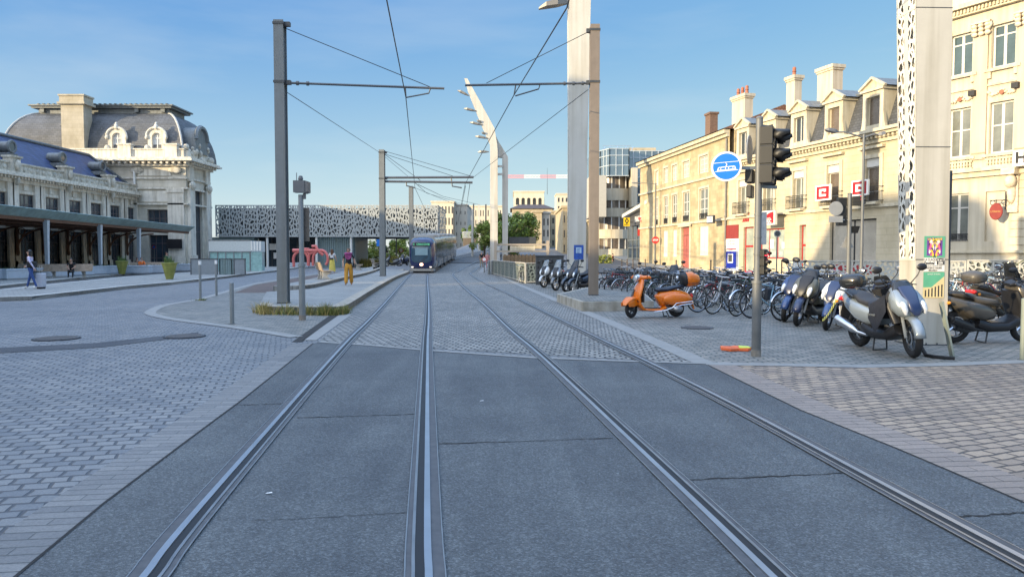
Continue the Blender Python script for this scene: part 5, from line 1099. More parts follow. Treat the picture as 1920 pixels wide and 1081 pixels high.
# ---- buildings in the distance
m_far_a = masonry('pale_concrete', (0.62, 0.56, 0.44), 4, 3.2, joint=0.05, jdark=0.85, var=0.04, stain=0.1, bump=0.1)
m_far_b = masonry('far_stone', (0.50, 0.42, 0.29), 1.4, 0.6, joint=0.02, jdark=0.85, var=0.08, stain=0.25, bump=0.1)
m_far_g = mat('far_grey_wall', (0.42, 0.40, 0.35), 0.7, var=0.08); m_winf = mat('far_window', (0.07, 0.075, 0.08), 0.25, var=0.3)
def far_block(name, label, cat, px0, px1, pytop, d, depth, m, nx, nz, wf=(0.5, 0.55), rz=0.0, roof=None, z_low=None, side=True):
    A_ = P(px0, 400, d); B_ = P(px1, 400, d + math.tan(rz) * 1.0 * (P(px1, 400, d)[0] - A_[0])); f = Fac(A_[:2], B_[:2]); zt = P((px0 + px1) / 2, pytop, d)[2]; zb = min(T(A_[0], d), T(B_[0], d)) - 0.5 if z_low is None else z_low
    t = thing(name, label, cat, (A_[0], A_[1], 0), f.rz); L_ = f.L; ww = L_ / nx; hh = (zt - zb - .8) / nz; hol = []
    for i in range(nx):
        for j in range(nz): hol.append((ww * (i + .5 - wf[0] / 2), zb + hh * (j + .5 - wf[1] / 2) + .2, ww * (i + .5 + wf[0] / 2), zb + hh * (j + .5 + wf[1] / 2) + .2))
    b = MB(); wall_holes(b, 0, L_, zb, zt, hol, 0.35); b.box(0.01, L_ - .01, 0.7, depth, zb, zt); b.add([(0, 0, zb), (0, depth, zb), (0, depth, zt), (0, 0, zt), (L_, 0, zb), (L_, depth, zb), (L_, depth, zt), (L_, 0, zt)], [(0, 1, 2, 3), (4, 5, 6, 7)]); b.build('wall', m, t)
    for h in hol: q = MB(); q.box(h[0], h[2], 0.3, 0.36, h[1], h[3]); q.build('window', m_winf, t)
    if roof:
        q = MB(); o = .5; q.add([(-o, -o, zt), (L_ + o, -o, zt), (L_ + o, depth, zt), (-o, depth, zt), (L_ * .18, depth * .4, zt + roof), (L_ * .82, depth * .4, zt + roof)], [(0, 1, 5, 4), (1, 2, 5), (2, 3, 4, 5), (3, 0, 4)]); q.build('roof', MATS.get('dark_tiles') or mat('dark_tiles', (.085, .06, .05), .7, var=.2), t)
    else:
        q = MB(); q.box(-.25, L_ + .25, -.25, depth, zt, zt + .4); q.build('parapet', m, t)
    return t
far_block('office_block', 'pale sunlit office block with close upright windows just right of the hall', 'office block', 809, 851, 379, 230, 16, m_far_a, 7, 5, (0.42, 0.62))
far_block('office_block', 'plain grey block beside the sunlit office block behind the tram', 'office block', 852, 876, 385, 236, 22, m_far_g, 3, 5, (0.2, 0.3))
far_block('apartment_block', 'long pale apartment block behind the thin poles above the distant tree', 'apartment block', 876, 950, 387, 275, 16, m_far_a, 16, 5, (0.4, 0.6))
far_block('apartment_block', 'pale tower block with square windows behind the white pillar', 'apartment block', 1044, 1066, 364, 300, 14, m_far_a, 3, 6, (0.45, 0.5))
far_block('town_house', 'stone town house with tiled hip roof above the big green tree', 'town house', 960, 1036, 391, 190, 18, m_far_b, 6, 3, (0.3, 0.5), roof=1.5)
far_block('town_house', 'sunlit blank gable house right of the big green tree', 'town house', 1000, 1016, 398, 150, 14, m_far_b, 2, 3, (0.12, 0.2))
far_block('town_house', 'grey shaded house front between the gable house and the street', 'town house', 1016.5, 1031, 400, 151, 14, m_far_g, 2, 3, (0.4, 0.6))
far_block('town_house', 'cream town house with two windows down the street left of the pillar', 'town house', 1032, 1053, 398, 160, 16, m_far_b, 2, 3, (0.35, 0.5))
far_block('town_house', 'narrow yellow town house at the street corner beside the white pillar', 'town house', 1055, 1068, 390, 124, 20, m_far_b, 2, 3, (0.35, 0.5))
# arcaded building on the skyline
dA = 330; fA = Fac(P(963, 380, dA)[:2], P(1020, 380, dA)[:2]); za, zb = P(990, 360, dA)[2], P(990, 392, dA)[2] - 6
t = thing('arcade_building', 'white hilltop building with a row of tall round arches on the skyline', 'arcade building', (fA.A.x, dA, 0)); b = MB(); L_ = fA.L; ar = []; zs_, zr_ = P(990, 384, dA)[2], P(990, 374, dA)[2]
pts = [(0, zb), (L_, zb), (L_, za), (0, za)]
n = 5; ww = L_ / (n + .4)
xs_ = [ww * (.7 + k) for k in range(n)]; rr = ww * .3
hol = [(c - rr, zs_, c + rr, zr_) for c in xs_]; wall_holes(b, 0, L_, zb, za, [(c - rr, zs_, c + rr, zr_ + rr + .01) for c in xs_], 1.5)
for c in xs_:
    for s_ in (-1, 1):
        arc = [(c + s_ * rr * math.cos(PI / 2 * k / 6), zr_ + rr * math.sin(PI / 2 * k / 6)) for k in range(7)]
        b.add([(c + s_ * rr, 0, zr_ + rr)] + [(p[0], 0, p[1]) for p in arc], [tuple(range(8))])
b.box(0.05, L_, 3, 30, zb, za); b.add([(L_, 0, zb), (L_, 30, zb), (L_, 30, za), (L_, 0, za)], [(0, 1, 2, 3)])
for k in range(9): b.box(L_ - .2, L_ + .25, 3 + k * 3, 3.9 + k * 3, zs_, za - 2)
b.box(-.3, L_ + .3, -.3, 30, za, za + .5); b.build('wall', m_far_a, t); q = MB(); q.box(1, L_ - 1, 1.4, 1.5, zb, za - .5); q.build('dark_arches', m_winf, t); q = MB(); q.cyl((L_ + 2, 12, za), (L_ + 2, 12, za + 12), 0.12, 0.05, 5); q.build('aerial', dark_grey, t)
# bridge parapet and wall in the distance
q = MB(); A_ = P(868, 462, 190); B_ = P(960, 462, 196); zz = P(900, 446, 190)[2]
q.add([(A_[0], A_[1], 2), (B_[0], B_[1], 2), (B_[0], B_[1], zz), (A_[0], A_[1], zz), (A_[0], A_[1] + 1, 2), (B_[0], B_[1] + 1, 2), (B_[0], B_[1] + 1, zz), (A_[0], A_[1] + 1, zz)], [(0, 1, 2, 3), (3, 2, 6, 7), (4, 5, 6, 7), (0, 3, 7, 4), (1, 2, 6, 5)])
t = thing('bridge_wall', 'brown stone retaining wall with pale railing where the tracks climb', 'retaining wall'); q.build('wall', mat('bridge_stone', (0.33, 0.24, 0.15), 0.8, var=0.2, streak=0.2), t)
q = MB(); n = 40
for k in range(n + 1): x = A_[0] + (B_[0] - A_[0]) * k / n; y = A_[1] + (B_[1] - A_[1]) * k / n; q.bar((x, y + .5, zz), (x, y + .5, zz + 1.6), 0.16)
q.bar((A_[0], A_[1] + .5, zz + 1.6), (B_[0], B_[1] + .5, zz + 1.6), 0.2); q.build('railing', white_paint, t)
# tower crane boom
dC = 420; t = thing('tower_crane', 'pink and white tower crane jib above the distant roofs', 'crane'); cx_0, _, cz = P(953, 331, dC); cx_1 = P(1085, 331, dC)[0]; n = 22
for k in range(n):
    xa, xb = cx_0 + (cx_1 - cx_0) * k / n, cx_0 + (cx_1 - cx_0) * (k + 1) / n; q = MB()
    for zz in (cz - .8, cz + .8): q.bar((xa, dC, zz), (xb, dC, zz), .35)
    q.bar((xa, dC, cz - .8), (xb, dC, cz + .8), .22); q.bar((xb, dC, cz - .8), (xa, dC, cz + .8), .22); q.bar((xa, dC, cz - .8), (xa, dC, cz + .8), .22)
    q.build('jib_section', MATS.get('crane_pink') or mat('crane_pink', (0.62, 0.28, 0.30), 0.5) if (k // 5) % 2 == 0 else white_paint, t)
q = MB(); xx = P(1080, 331, dC)[0]
for s_ in (-1, 1): q.bar((xx + s_, dC, 0), (xx + s_, dC, cz + 4), .3)
for k in range(20): q.bar((xx - 1, dC, k * 2.4), (xx + 1, dC, k * 2.4 + 2.4), .2)
q.build('mast', MATS['crane_pink'], t)
# ---- white curved office with the glass top, behind the right pole
t = thing('round_office', 'white rounded office building with blue mirrored glass upper floors', 'office building'); d0 = 108.0
def cyl_wall(b, pxc, r, z0, z1, a0=180, a1=360, n=14, dd=0):
    c = P(pxc, 400, d0); pts = [(c[0] + r * math.cos(R(a0 + (a1 - a0) * k / n)), d0 + 6 + dd + r * math.sin(R(a0 + (a1 - a0) * k / n))) for k in range(n + 1)]
    b.add([(p[0], p[1], z0) for p in pts] + [(p[0], p[1], z1) for p in pts], [(k, k + 1, k + n + 2, k + n + 1) for k in range(n)]); b.add([(p[0], p[1], z1) for p in pts], [tuple(range(n + 1))]); b.add([(p[0], p[1], z0) for p in pts], [tuple(range(n + 1))])
def zz_(py): return P(1160, py, d0)[2]
b = MB(); rr = 2.75
for y0, y1 in ((372, 349), (404, 387), (446, 428), (520, 466)): cyl_wall(b, 1159.5, rr, zz_(y0 + 0), zz_(y1))
c = P(1160, 400, d0)
b.box(c[0] - 2.4, c[0] + 8.5, d0 + 6.2, d0 + 18, 0, zz_(318)); b.build('wall', m_hotel, t)
for y0, y1 in ((387.1, 372.1), (427.9, 404.1), (465.9, 446.1)): g = MB(); cyl_wall(g, 1159.5, rr - .25, zz_(y0), zz_(y1), n=14); g.build('window', m_brown_glass, t)
g = MB(); cyl_wall(g, 1161, rr - .45, zz_(349), zz_(325)); g.build('window', m_brown_glass, t)
f = MB()
for y0, y1 in ((387, 372), (428, 404), (466, 446), (349, 325)):
    for k in range(0, 15, 2): a = R(180 + 180 * k / 14); x, y = c[0] + (rr - .2) * math.cos(a), d0 + 6 + (rr - .2) * math.sin(a); f.bar((x, y, zz_(y0)), (x, y, zz_(y1)), .16)
f.build('window_bars', m_white, t)
gt = MB(); xl = P(1121, 300, d0)[0]; xr = P(1243, 300, d0 + 6)[0]; pl_ = [(xl, d0 + 10), (P(1133, 300, d0)[0], d0 + 5), (P(1147, 300, d0)[0], d0 + 2.4), (P(1184, 300, d0)[0], d0 + 2.4), (P(1186, 300, d0)[0], d0 + 5), (xr, d0 + 5), (xr, d0 + 16), (xl, d0 + 16)]
gt.slab(pl_, zz_(326), zz_(273)); gt.box(P(1199, 300, d0)[0], xr, d0 + 5.02, d0 + 9, zz_(376), zz_(314)); gt.build('glass_tower', glass_blue, t)
f = MB()
for i in range(5):
    a_, b_ = Vector(pl_[i]), Vector(pl_[i + 1]); m_ = max(1, round((b_ - a_).length / 0.95))
    for k in range(m_ + 1): p = a_.lerp(b_, k / m_); f.bar((p.x, p.y - .05, zz_(326)), (p.x, p.y - .05, zz_(273)), .1)
    for py in (326, 306, 287, 274): f.bar((a_.x, a_.y - .06, zz_(py)), (b_.x, b_.y - .06, zz_(py)), .1)
for k in range(4): x = P(1199, 300, d0)[0] + k * 1.15; f.bar((x, d0 + 4.95, zz_(376)), (x, d0 + 4.95, zz_(314)), .1)
for py in (376, 358, 341, 325): f.bar((P(1199, 300, d0)[0], d0 + 4.94, zz_(py)), (xr, d0 + 4.94, zz_(py)), .1)
f.build('glazing_bars', mat('pale_mullion', (0.45, 0.5, 0.53), 0.4), t)
q = MB(); q.box(P(1188, 300, d0)[0], P(1199, 300, d0)[0], d0 + 1.5, d0 + 4.9, zz_(386), zz_(312)); q.build('stair_tower', m_hotel, t)
q = MB()
for px in (1140, 1150, 1165, 1182, 1196): x = P(px, 270, d0)[0]; q.bar((x, d0 + 6, zz_(273)), (x + .5, d0 + 7, zz_(261)), .07)
for py in (267, 261): q.bar((P(1140, 300, d0)[0], d0 + 6.5, zz_(py)), (P(1196, 300, d0)[0], d0 + 6.5, zz_(py)), .07)
q.build('roof_railing', steel, t); q = MB(); q.box(P(1196, 262, d0)[0], P(1250, 262, d0)[0], d0 + 8, d0 + 16, zz_(275), zz_(262)); q.build('roof_block', m_far_b, t)
# older cream house half hidden by the pole at its left
far_block('town_house', 'cream house with dark windows half hidden behind the brown catenary pole', 'town house', 1112, 1136, 412, 116, 12, m_far_b, 3, 3, (0.4, 0.5))
q = MB(); xx = P(1123, 415, 105)[0]; q.slab([(xx - 1.3, 104), (xx + .9, 104), (xx + .9, 112), (xx - 1.3, 112)], P(0, 407, 105)[2], P(0, 330, 105)[2]); tag(q.build('white_tower', m_far_g), 'plain pale wall slab beside the rounded office, above the green shrub', 'tower')
# garage showroom between the office and the corner house
FGa = Fac((P(1174, 450, 100)[0], 100), (P(1221, 450, 87)[0], 87)); t = thing('car_showroom', 'white low car showroom with sloping canopy and dark glass front', 'showroom', (FGa.A.x, FGa.A.y, 0), FGa.rz); L_ = FGa.L
zA, zB = FGa.at(1176, 408)[1], FGa.at(1216, 383)[1]
q = MB(); q.add([(0, -.6, zA), (L_, -.6, zB), (L_, 6, zB), (0, 6, zA), (0, -.6, zA + .45), (L_, -.6, zB + .45), (L_, 6, zB + .45), (0, 6, zA + .45)], [(0, 1, 2, 3), (4, 5, 6, 7), (0, 1, 5, 4), (1, 2, 6, 5), (3, 0, 4, 7)]); q.build('canopy', m_white, t)
xs1 = FGa.at(1209, 440)[0]; q = MB(); q.box(xs1, L_, -.1, 6, 0, zB - .02); q.build('wall', m_white, t)
q = MB(); q.box(0.05, xs1, 0.3, 0.4, 0, zA - .1); q.build('glass_front', glass, t); q = MB()
for k in range(5): x = xs1 * k / 4; q.bar((x, .25, 0), (x, .25, zA - .1), .09)
for z in (1.2, 2.6, 3.6): q.bar((0, .25, z), (xs1, .25, z), .08)
q.build('glazing_bars', grey_metal, t)
a, z0, c_, z1 = FGa.box(1183, 404, 1196, 420); q = MB(); q.box(FGa.at(1181, 410)[0], FGa.at(1209, 410)[0], .0, .2, z0 - .2, z1 + .3); o = q.build('fascia', mat('fascia_grey', (0.07, 0.07, 0.075), 0.4), t); text('RENAULT', .9, TM(FGa.at(1195, 410)[0], -.03, (z0 + z1) / 2), 'lettering', m_signw, o, sx=0.62, bold=.03)
def hang_sign(px0, py0, px1, py1, d, label, build, name='hanging_sign', th=.15):
    a = P(px0, py1, d); c = P(px1, py0, d); t = thing(name, label, 'sign', (a[0], d, 0)); w, z0, z1 = c[0] - a[0], a[2], c[2]; q = MB(); q.box(0, w, 0, th, z0, z1); b_ = MB(); b_.bar((w, th / 2, (z0 + z1) / 2), (w + .6, th / 2 + 1.2, (z0 + z1) / 2), .06); b_.build('bracket', dark_iron, t); build(t, q, w, z0, z1); return t
def b1(t, q, w, z0, z1):
    o = q.build('sign_board', mat('sign_yellow', (0.75, 0.50, 0.01), 0.4), t); cx = w / 2; cz = z0 + (z1 - z0) * .62; q = MB()
    for s_ in (1,): 
        A1 = [(cx, cz + .42), (cx + .28, cz), (cx, cz - .42), (cx - .28, cz)]; A2 = [(cx, cz + .2), (cx + .13, cz), (cx, cz - .2), (cx - .13, cz)]
        q.add([(p[0], -.01, p[1]) for p in A1] + [(p[0], -.01, p[1]) for p in A2], [(k, (k + 1) % 4, (k + 1) % 4 + 4, k + 4) for k in range(4)])
    q.build('diamond_mark', black_plastic, o); text('RENAULT', .2, TM(cx, -.012, z0 + .2), 'lettering', black_plastic, o, sx=.8)
hang_sign(1169.5, 408, 1181, 424, 94, 'yellow square garage sign with a black diamond', b1)
def b2(t, q, w, z0, z1): o = q.build('sign_board', m_signw, t); text('adecco', .62, TM(w / 2, -.015, (z0 + z1) / 2 + .1), 'lettering', red_paint, o, sx=.8, bold=.02); r = MB(); r.box(0, w, -.02, -.003, z0, z0 + .18); r.build('red_line', red_paint, o)
hang_sign(1200.5, 405, 1215, 415.5, 89, 'white box sign with red letters above the showroom side', b2)
def b3(t, q, w, z0, z1): q.build('sign_board', red_paint, t)
hang_sign(1196, 428, 1204, 442, 90, 'small rounded red sign under the white box sign', b3)
def b4(t, q, w, z0, z1): o = q.build('sign_board', m_signw, t); text('LOCATION', .3, TM(w / 2, -.015, (z0 + z1) / 2), 'lettering', dark_grey, o, sx=.8)
# ================================================================ tall white lamp masts, catenary poles and wires
m_mast = mat('mast_white', (0.56, 0.535, 0.475), 0.55, var=0.06, scale=1.0, streak=0.22)
m_mastp = pierced('mast_pierced', (0.70, 0.67, 0.58), scale=9.5, thr=0.19, sx=1.0, sz=0.55)
m_poleg = mat('pole_grey', (0.17, 0.185, 0.19), 0.5, metal=0.1, var=0.1, streak=0.2)
m_polebr = mat('pole_taupe', (0.22, 0.18, 0.145), 0.55, metal=0.1, var=0.08, streak=0.2)
def box_leg(b, p0, p1, w0, w1, d0, d1):
    "tapered rectangular leg between two points (w along x, d along y)"
    b.loft([[(p[0] + sx * w / 2, p[1] + sy * d / 2, p[2]) for sx, sy in ((-1, -1), (1, -1), (1, 1), (-1, 1))] for p, w, d in ((p0, w0, d0), (p1, w1, d1))])
# near mast leg on the right, with the poster on it
x, y = 7.28, 13.35
nm = thing('lamp_mast', 'near white lamp mast leg with pierced side and festival poster', 'lamp mast', (x, y, 0), R(2))
H_ = 13.0; q = MB(); lk = lambda z: -.024 * max(0, z - 1.0)
secs = []
for z, w, dp in ((0, .60, .52), (1.55, .60, .54), (6.5, .67, .62), (H_, .74, .72)): k0 = lk(z); secs.append([(k0, 0, z), (k0 + w, 0, z), (k0 + w, dp, z), (k0, dp, z)])
k = len(secs); vs = [v for s_ in secs for v in s_]
q.add(vs, [(i * 4, i * 4 + 1, i * 4 + 5, i * 4 + 4) for i in range(k - 1)] + [(i * 4 + 1, i * 4 + 2, i * 4 + 6, i * 4 + 5) for i in range(k - 1)] + [(i * 4 + 2, i * 4 + 3, i * 4 + 7, i * 4 + 6) for i in range(k - 1)] + [(12, 13, 14, 15)])
q.add(vs[0:8], [(3, 0, 4, 7)]); q.build('casing', mat('mast_near', (0.50, 0.475, 0.41), 0.6, var=0.08, scale=0.9, streak=0.32, bump=0.03), nm)
q = MB()
for z0, z1 in ((1.56, 3.55), (3.58, 6.0), (6.03, 9.0), (9.03, H_)):
    f = lambda z: .54 + (.62 - .54) * (z - 1.55) / 4.95
    for a, c in ((0.06, 0.40), (0.60, 0.94)): q.add([(lk(z0) - .004, f(z0) * a, z0), (lk(z0) - .004, f(z0) * c, z0), (lk(z1) - .004, f(z1) * c, z1), (lk(z1) - .004, f(z1) * a, z1)], [(0, 1, 2, 3)])
q.build('pierced_sheet', m_mastp, nm)
q = MB()
f = lambda z: .54 + (.62 - .54) * (z - 1.55) / 4.95
for a, c in ((0, .06), (.40, .60), (.94, 1)): q.add([(lk(1.55) - .006, f(1.55) * a, 1.55), (lk(1.55) - .006, f(1.55) * c, 1.55), (lk(H_) - .006, f(H_) * c, H_), (lk(H_) - .006, f(H_) * a, H_)], [(0, 1, 2, 3)])
for z in (1.55, 3.56, 6.01, 9.01): q.add([(lk(z) - .008, 0, z - .02), (lk(z) - .008, f(z), z - .02), (lk(z) - .008, f(z), z + .02), (lk(z) - .008, 0, z + .02)], [(0, 1, 2, 3)])
q.build('side_frame', m_mast, nm)
for z in (1.55, 3.56, 6.01, 9.01): q = MB(); q.box(lk(z) - .004, lk(z) + .6 + .0105 * z, -.003, .002, z - .008, z + .008); q.build('seam', MATS['dark_grey_metal'], nm)
q = MB(); q.box(-.05, .65, -.05, .57, 0, .02)
for bx_ in (.0, .2, .4, .6):
    q.cyl((bx_, -.028, .02), (bx_, -.028, .045), .012, n=6)
q.build('base_plate', dark_grey, nm)
q = MB(); q.loft([[(lk(z) + .12, .06, z), (lk(z) + .5, .06, z), (lk(z) + .5, .5, z), (lk(z) + .12, .5, z)] for z in (1.5, H_ - .3)]); q.build('core', mat('mast_core', (0.30, 0.3, 0.28), 0.8), nm)
# festival poster (abstract print and lettering)
po = tag(bpy.data.objects.new('poster', None), 'colourful festival poster pasted on the near white mast', 'poster'); COL.objects.link(po); po.location = (x, y, 0); po.rotation_euler = (0, 0, R(2))
px0, px1, pz0, pz1 = .13, .515, 1.23, 1.97
def flat(b, x0, x1, z0, z1, yy): b.add([(x0, yy, z0), (x1, yy, z0), (x1, yy, z1), (x0, yy, z1)], [(0, 1, 2, 3)])
pg = mat('print_green', (0.10, 0.36, 0.22), 0.5, var=0.1); ppu = mat('print_purple', (0.15, 0.05, 0.28), 0.5, var=0.2); pye = mat('print_yellow', (0.75, 0.55, 0.05), 0.5); ppk = mat('print_pink', (0.65, 0.12, 0.25), 0.5); pwh = mat('print_white', (0.72, 0.70, 0.64), 0.55, var=0.06); pbk = mat('print_black', (0.03, 0.03, 0.035), 0.5)
q = MB(); flat(q, px0, px1, 1.585, pz1, -.006); q.build('print_top', pg, po); q = MB(); flat(q, px0, px1, 1.335, 1.583, -.006); q.build('print_text', pwh, po)
q = MB(); flat(q, px0 + .05, px1 - .05, 1.62, pz1 - .03, -.0075); q.build('print_panel', ppu, po)
rnd = random.Random(4)
for nm_, mm in (('print_shape', ppk), ('print_shape', pye), ('print_shape', pbk), ('print_shape', MATS['print_white'])):
    q = MB(); z0 = -.0085 - .001 * rnd.random()
    for k in range(9):
        cz = rnd.uniform(1.62, 1.9); dx = rnd.uniform(.01, .1); w_, h_ = rnd.uniform(.008, .025), rnd.uniform(.02, .06)
        for s_ in (-1, 1): cxx = (px0 + px1) / 2 + s_ * dx; z0 -= .0001; q.add([(cxx, z0, cz - h_), (cxx + w_, z0, cz), (cxx, z0, cz + h_), (cxx - w_, z0, cz)], [(0, 1, 2, 3)])
    q.build(nm_, mm, po)
text('LA CLAQUE', .05, TM((px0 + px1) / 2, -.012, 1.915), 'lettering', pye, po, ext=.0005, bold=.002)
text('LA CLAQUE', .062, TM(px0 + .008, -.0085, 1.545), 'lettering', pbk, po, align='LEFT', ext=.0005, sx=.72); text('Festival', .075, TM(px0 + .008, -.0085, 1.485), 'lettering', pbk, po, align='LEFT', ext=.0005, bold=.002, sx=.85)
q = MB(); flat(q, px1 - .145, px1 - .005, 1.455, 1.578, -.0078); q.build('date_box', pbk, po); text('16 et 17\nJUIN', .055, TM(px1 - .075, -.0095, 1.515), 'lettering', pwh, po, ext=.0005, bold=.002, sx=.75)
text('CHATEAU MONTPLAISIR', .03, TM(px0 + .01, -.0085, 1.43), 'lettering', pbk, po, align='LEFT', ext=.0005); text('CONCERTS ATELIERS', .034, TM(px0 + .01, -.0085, 1.395), 'lettering', pbk, po, align='LEFT', ext=.0005, bold=.001); text('BERGERAC', .034, TM(px0 + .09, -.0085, 1.355), 'lettering', pbk, po, align='LEFT', ext=.0005, bold=.001)
p2 = tag(bpy.data.objects.new('poster', None), 'torn green and cream poster below the festival poster on the near mast', 'poster'); COL.objects.link(p2); p2.location = (x, y, 0); p2.rotation_euler = (0, 0, R(2))
q = MB(); flat(q, px0, px1, .86, 1.325, -.006); q.build('print_green', pg, p2); q = MB(); flat(q, px0, px1, .86, 1.05, -.0075); q.add([(px0 + .15, -.0075, 1.05), (px1, -.0075, 1.05), (px1, -.0075, 1.25)], [(0, 1, 2)]); q.build('print_cream', pye if False else mat('print_cream', (0.62, 0.5, 0.26), 0.5), p2)
q = MB()
for k in range(6): flat(q, px0 + .03 + k * .06, px0 + .055 + k * .06, .88, 1.0 + .02 * k, -.009)
q.build('print_shape', pbk, p2); text('SAMEDI 29 AVRIL', .032, TM((px0 + px1) / 2, -.0085, 1.285), 'lettering', pwh, p2, ext=.0005)
# second mast leg behind the right catenary pole
d2 = 36.0; a = P(1066, 520, d2); c = P(1098, 520, d2)
m2 = thing('lamp_mast', 'tall broad white mast behind the brown catenary pole, blue poster at its foot', 'lamp mast', (a[0], d2, 0))
ww = c[0] - a[0]; q = MB(); wt = (1105 - 1063) / FPX * d2
q.loft([[(0 - k0, 0, z), (w - k0, 0, z), (w - k0, .8, z), (0 - k0, .8, z)] for z, w, k0 in ((0, ww, 0), (7, ww + .06, 0.0), (14.2, wt, .06), (16.5, wt + .1, .12))]); q.build('casing', m_mast, m2)
q = MB(); q.add([(-.01, .05, 1), (-.01, .75, 1), (-.02, .75, 13), (-.02, .05, 13)], [(0, 1, 2, 3)]); q.build('pierced_sheet', m_mastp, m2)
q = MB(); la = P(1010, 18, d2); lb = P(1066, 4, d2); L0 = (la[0] - a[0], -.2, la[2]); L1 = (lb[0] - a[0], .1, lb[2])
q.loft([[(x_, y_ - w_, z_ - t_), (x_, y_ + w_, z_ - t_), (x_, y_ + w_, z_ + t_), (x_, y_ - w_, z_ + t_)] for x_, y_, z_, w_, t_ in ((L0[0], -.1, L0[2], .1, .03), (L0[0] + .35, -.1, L0[2] + .16, .26, .1), (L0[0] + .9, -.1, L0[2] + .27, .25, .13), (L1[0], .1, L1[2] + .02, .08, .07))]); q.build('lamp_head', mat('lamp_grey', (0.25, 0.23, 0.2), 0.45, metal=.3), m2)
pa_, pb_ = P(1076, 486, d2), P(1094, 459, d2); bp_ = thing('poster', 'blue poster at the foot of the tall white mast', 'poster', (a[0], d2, 0)); q = MB(); flat(q, pa_[0] - a[0], pb_[0] - a[0], pa_[2], pb_[2], -.012); q.build('print_blue', mat('print_blue', (0.02, 0.08, 0.35), 0.45, var=.5, scale=7), bp_)
q = MB(); flat(q, pa_[0] - a[0] + .1, pb_[0] - a[0] - .1, pa_[2] + .3, pb_[2] - .12, -.016); q.build('print_panel', mat('print_pale_blue', (0.40, 0.55, 0.68), 0.5), bp_)
q = MB()
for k in range(5): flat(q, pa_[0] - a[0] + .15, pb_[0] - a[0] - .15 - .04 * (k % 2), pb_[2] - .2 - k * .06, pb_[2] - .18 - k * .06, -.02)
q.build('print_text', MATS['print_blue'], bp_)
# far twin mast with the leaning arm and its row of lamps
dF = 74.0
def F3(px, py): p = P(px, py, dF); return Vector((p[0], 0, p[2]))
fm = thing('lamp_mast', 'twin legged white lamp mast leaning left with a row of lamps', 'lamp mast', (0, dF, 0))
def leg(pxs, y0, y1):
    q = MB(); q.loft([[(F3(a_, py).x, y0, F3(a_, py).z), (F3(b_, py).x, y0, F3(a_, py).z), (F3(b_, py).x, y1, F3(a_, py).z), (F3(a_, py).x, y1, F3(a_, py).z)] for a_, b_, py in pxs]); return q
leg([(919, 933, 520), (919, 933, 283), (918.5, 932, 270), (905, 927, 240), (877.5, 890, 172), (870.5, 876, 147)], 0.0, .7).build('left_leg', m_mast, fm)
leg([(941.5, 952, 520), (941.5, 952.5, 293), (930, 952, 291), (918.5, 934, 262), (902, 912, 215)], 0.9, 1.6).build('right_leg', m_mast, fm)
q = MB(); q.bar(F3(931, 325) + Vector((0, .8, 0)), F3(943, 325) + Vector((0, .8, 0)), .2); q.bar(F3(931, 310) + Vector((0, .8, 0)), F3(943, 310) + Vector((0, .8, 0)), .2); q.build('tie', m_mast, fm)
for x0_, y0_, x1_, y1_ in ((858, 170, 879, 180), (870, 204, 893, 209), (881, 230, 905, 235), (891, 256, 915, 260), (896, 285.5, 917, 285), (894, 226, 903, 231), (903, 249, 910, 252)):
    a_, b_ = F3(x0_, y0_), F3(x1_, y1_); q = MB(); dv = (b_ - a_); up = Vector((-dv.z, 0, dv.x)).normalized()
    if up.z < 0: up = -up
    q.loft([[a_ + dv * t + up * h + Vector((0, -w_, 0)), a_ + dv * t + up * h + Vector((0, w_, 0)), a_ + dv * t - up * h * .4 + Vector((0, w_, 0)), a_ + dv * t - up * h * .4 + Vector((0, -w_, 0))] for t, w_, h in ((0, .12, .03), (.25, .26, .13), (.65, .22, .12), (1, .07, .05))]); q.build('lamp_head', m_polebr if False else MATS['lamp_grey'], fm)
# ---- catenary poles
def hbox(b, w, d, z0, z1): b.box(-w / 2, w / 2, -d / 2, d / 2, z0, z1)
def pole(label, base, z0, ztop, w, m, rings=(), lean=0, trim=None):
    t = thing('catenary_pole', label, 'catenary pole', (base[0], base[1], z0)); q = MB()
    if w > .2:       # H section: web between two flanges
        q.box(-w / 2, w / 2, -w * .6, -w * .6 + .03, 0, ztop - z0); q.box(-w / 2, w / 2, w * .6 - .03, w * .6, 0, ztop - z0); q.box(-w / 2 + .015, -w / 2 + .04, -w * .6 + .03, w * .6 - .03, 0, ztop - z0); q.box(w / 2 - .075, w / 2 - .05, -w * .6 + .03, w * .6 - .03, 0, ztop - z0)
        q.box(-w / 2 + .04, w / 2 - .04, -w * .55, w * .55, ztop - z0 - .02, ztop - z0 + .0)
    else: q.cyl((0, 0, 0), (0, 0, ztop - z0), w * .5, w * .42, 10)
    q.build('shaft', m, t)
    if w > .2: q = MB(); q.box(-w / 2 - .01, w / 2 + .01, -w * .6 - .01, w * .6 + .01, .0, .03); q.build('base_plate', dark_grey, t)
    if rings:
        q = MB()
        for z in rings:
            q = MB(); q.box(-w / 2 - .02, w / 2 + .02, -w * .6 - .02, w * .6 + .02, z - z0 - .035, z - z0 + .035); q.box(w / 2 * (1 if base[0] < 0 else -1) - .02, w / 2 * (1 if base[0] < 0 else -1) + (.16 if base[0] < 0 else -.12), -.07, .07, z - z0 - .06, z - z0 + .06)
            q.build('collar', dark_grey, t)
    return t
b1 = G(532, 568, .2); z1 = P(515, 40, b1[1])[2]; w1 = 18 / FPX * b1[1]
pA = pole('tall grey steel catenary pole on the left platform', b1, .2, z1, w1, m_poleg, (P(0, 46, b1[1])[2], P(0, 155, b1[1])[2]))
b2 = G(1112.5, 553, .29); z2 = P(1112, 48, b2[1])[2]
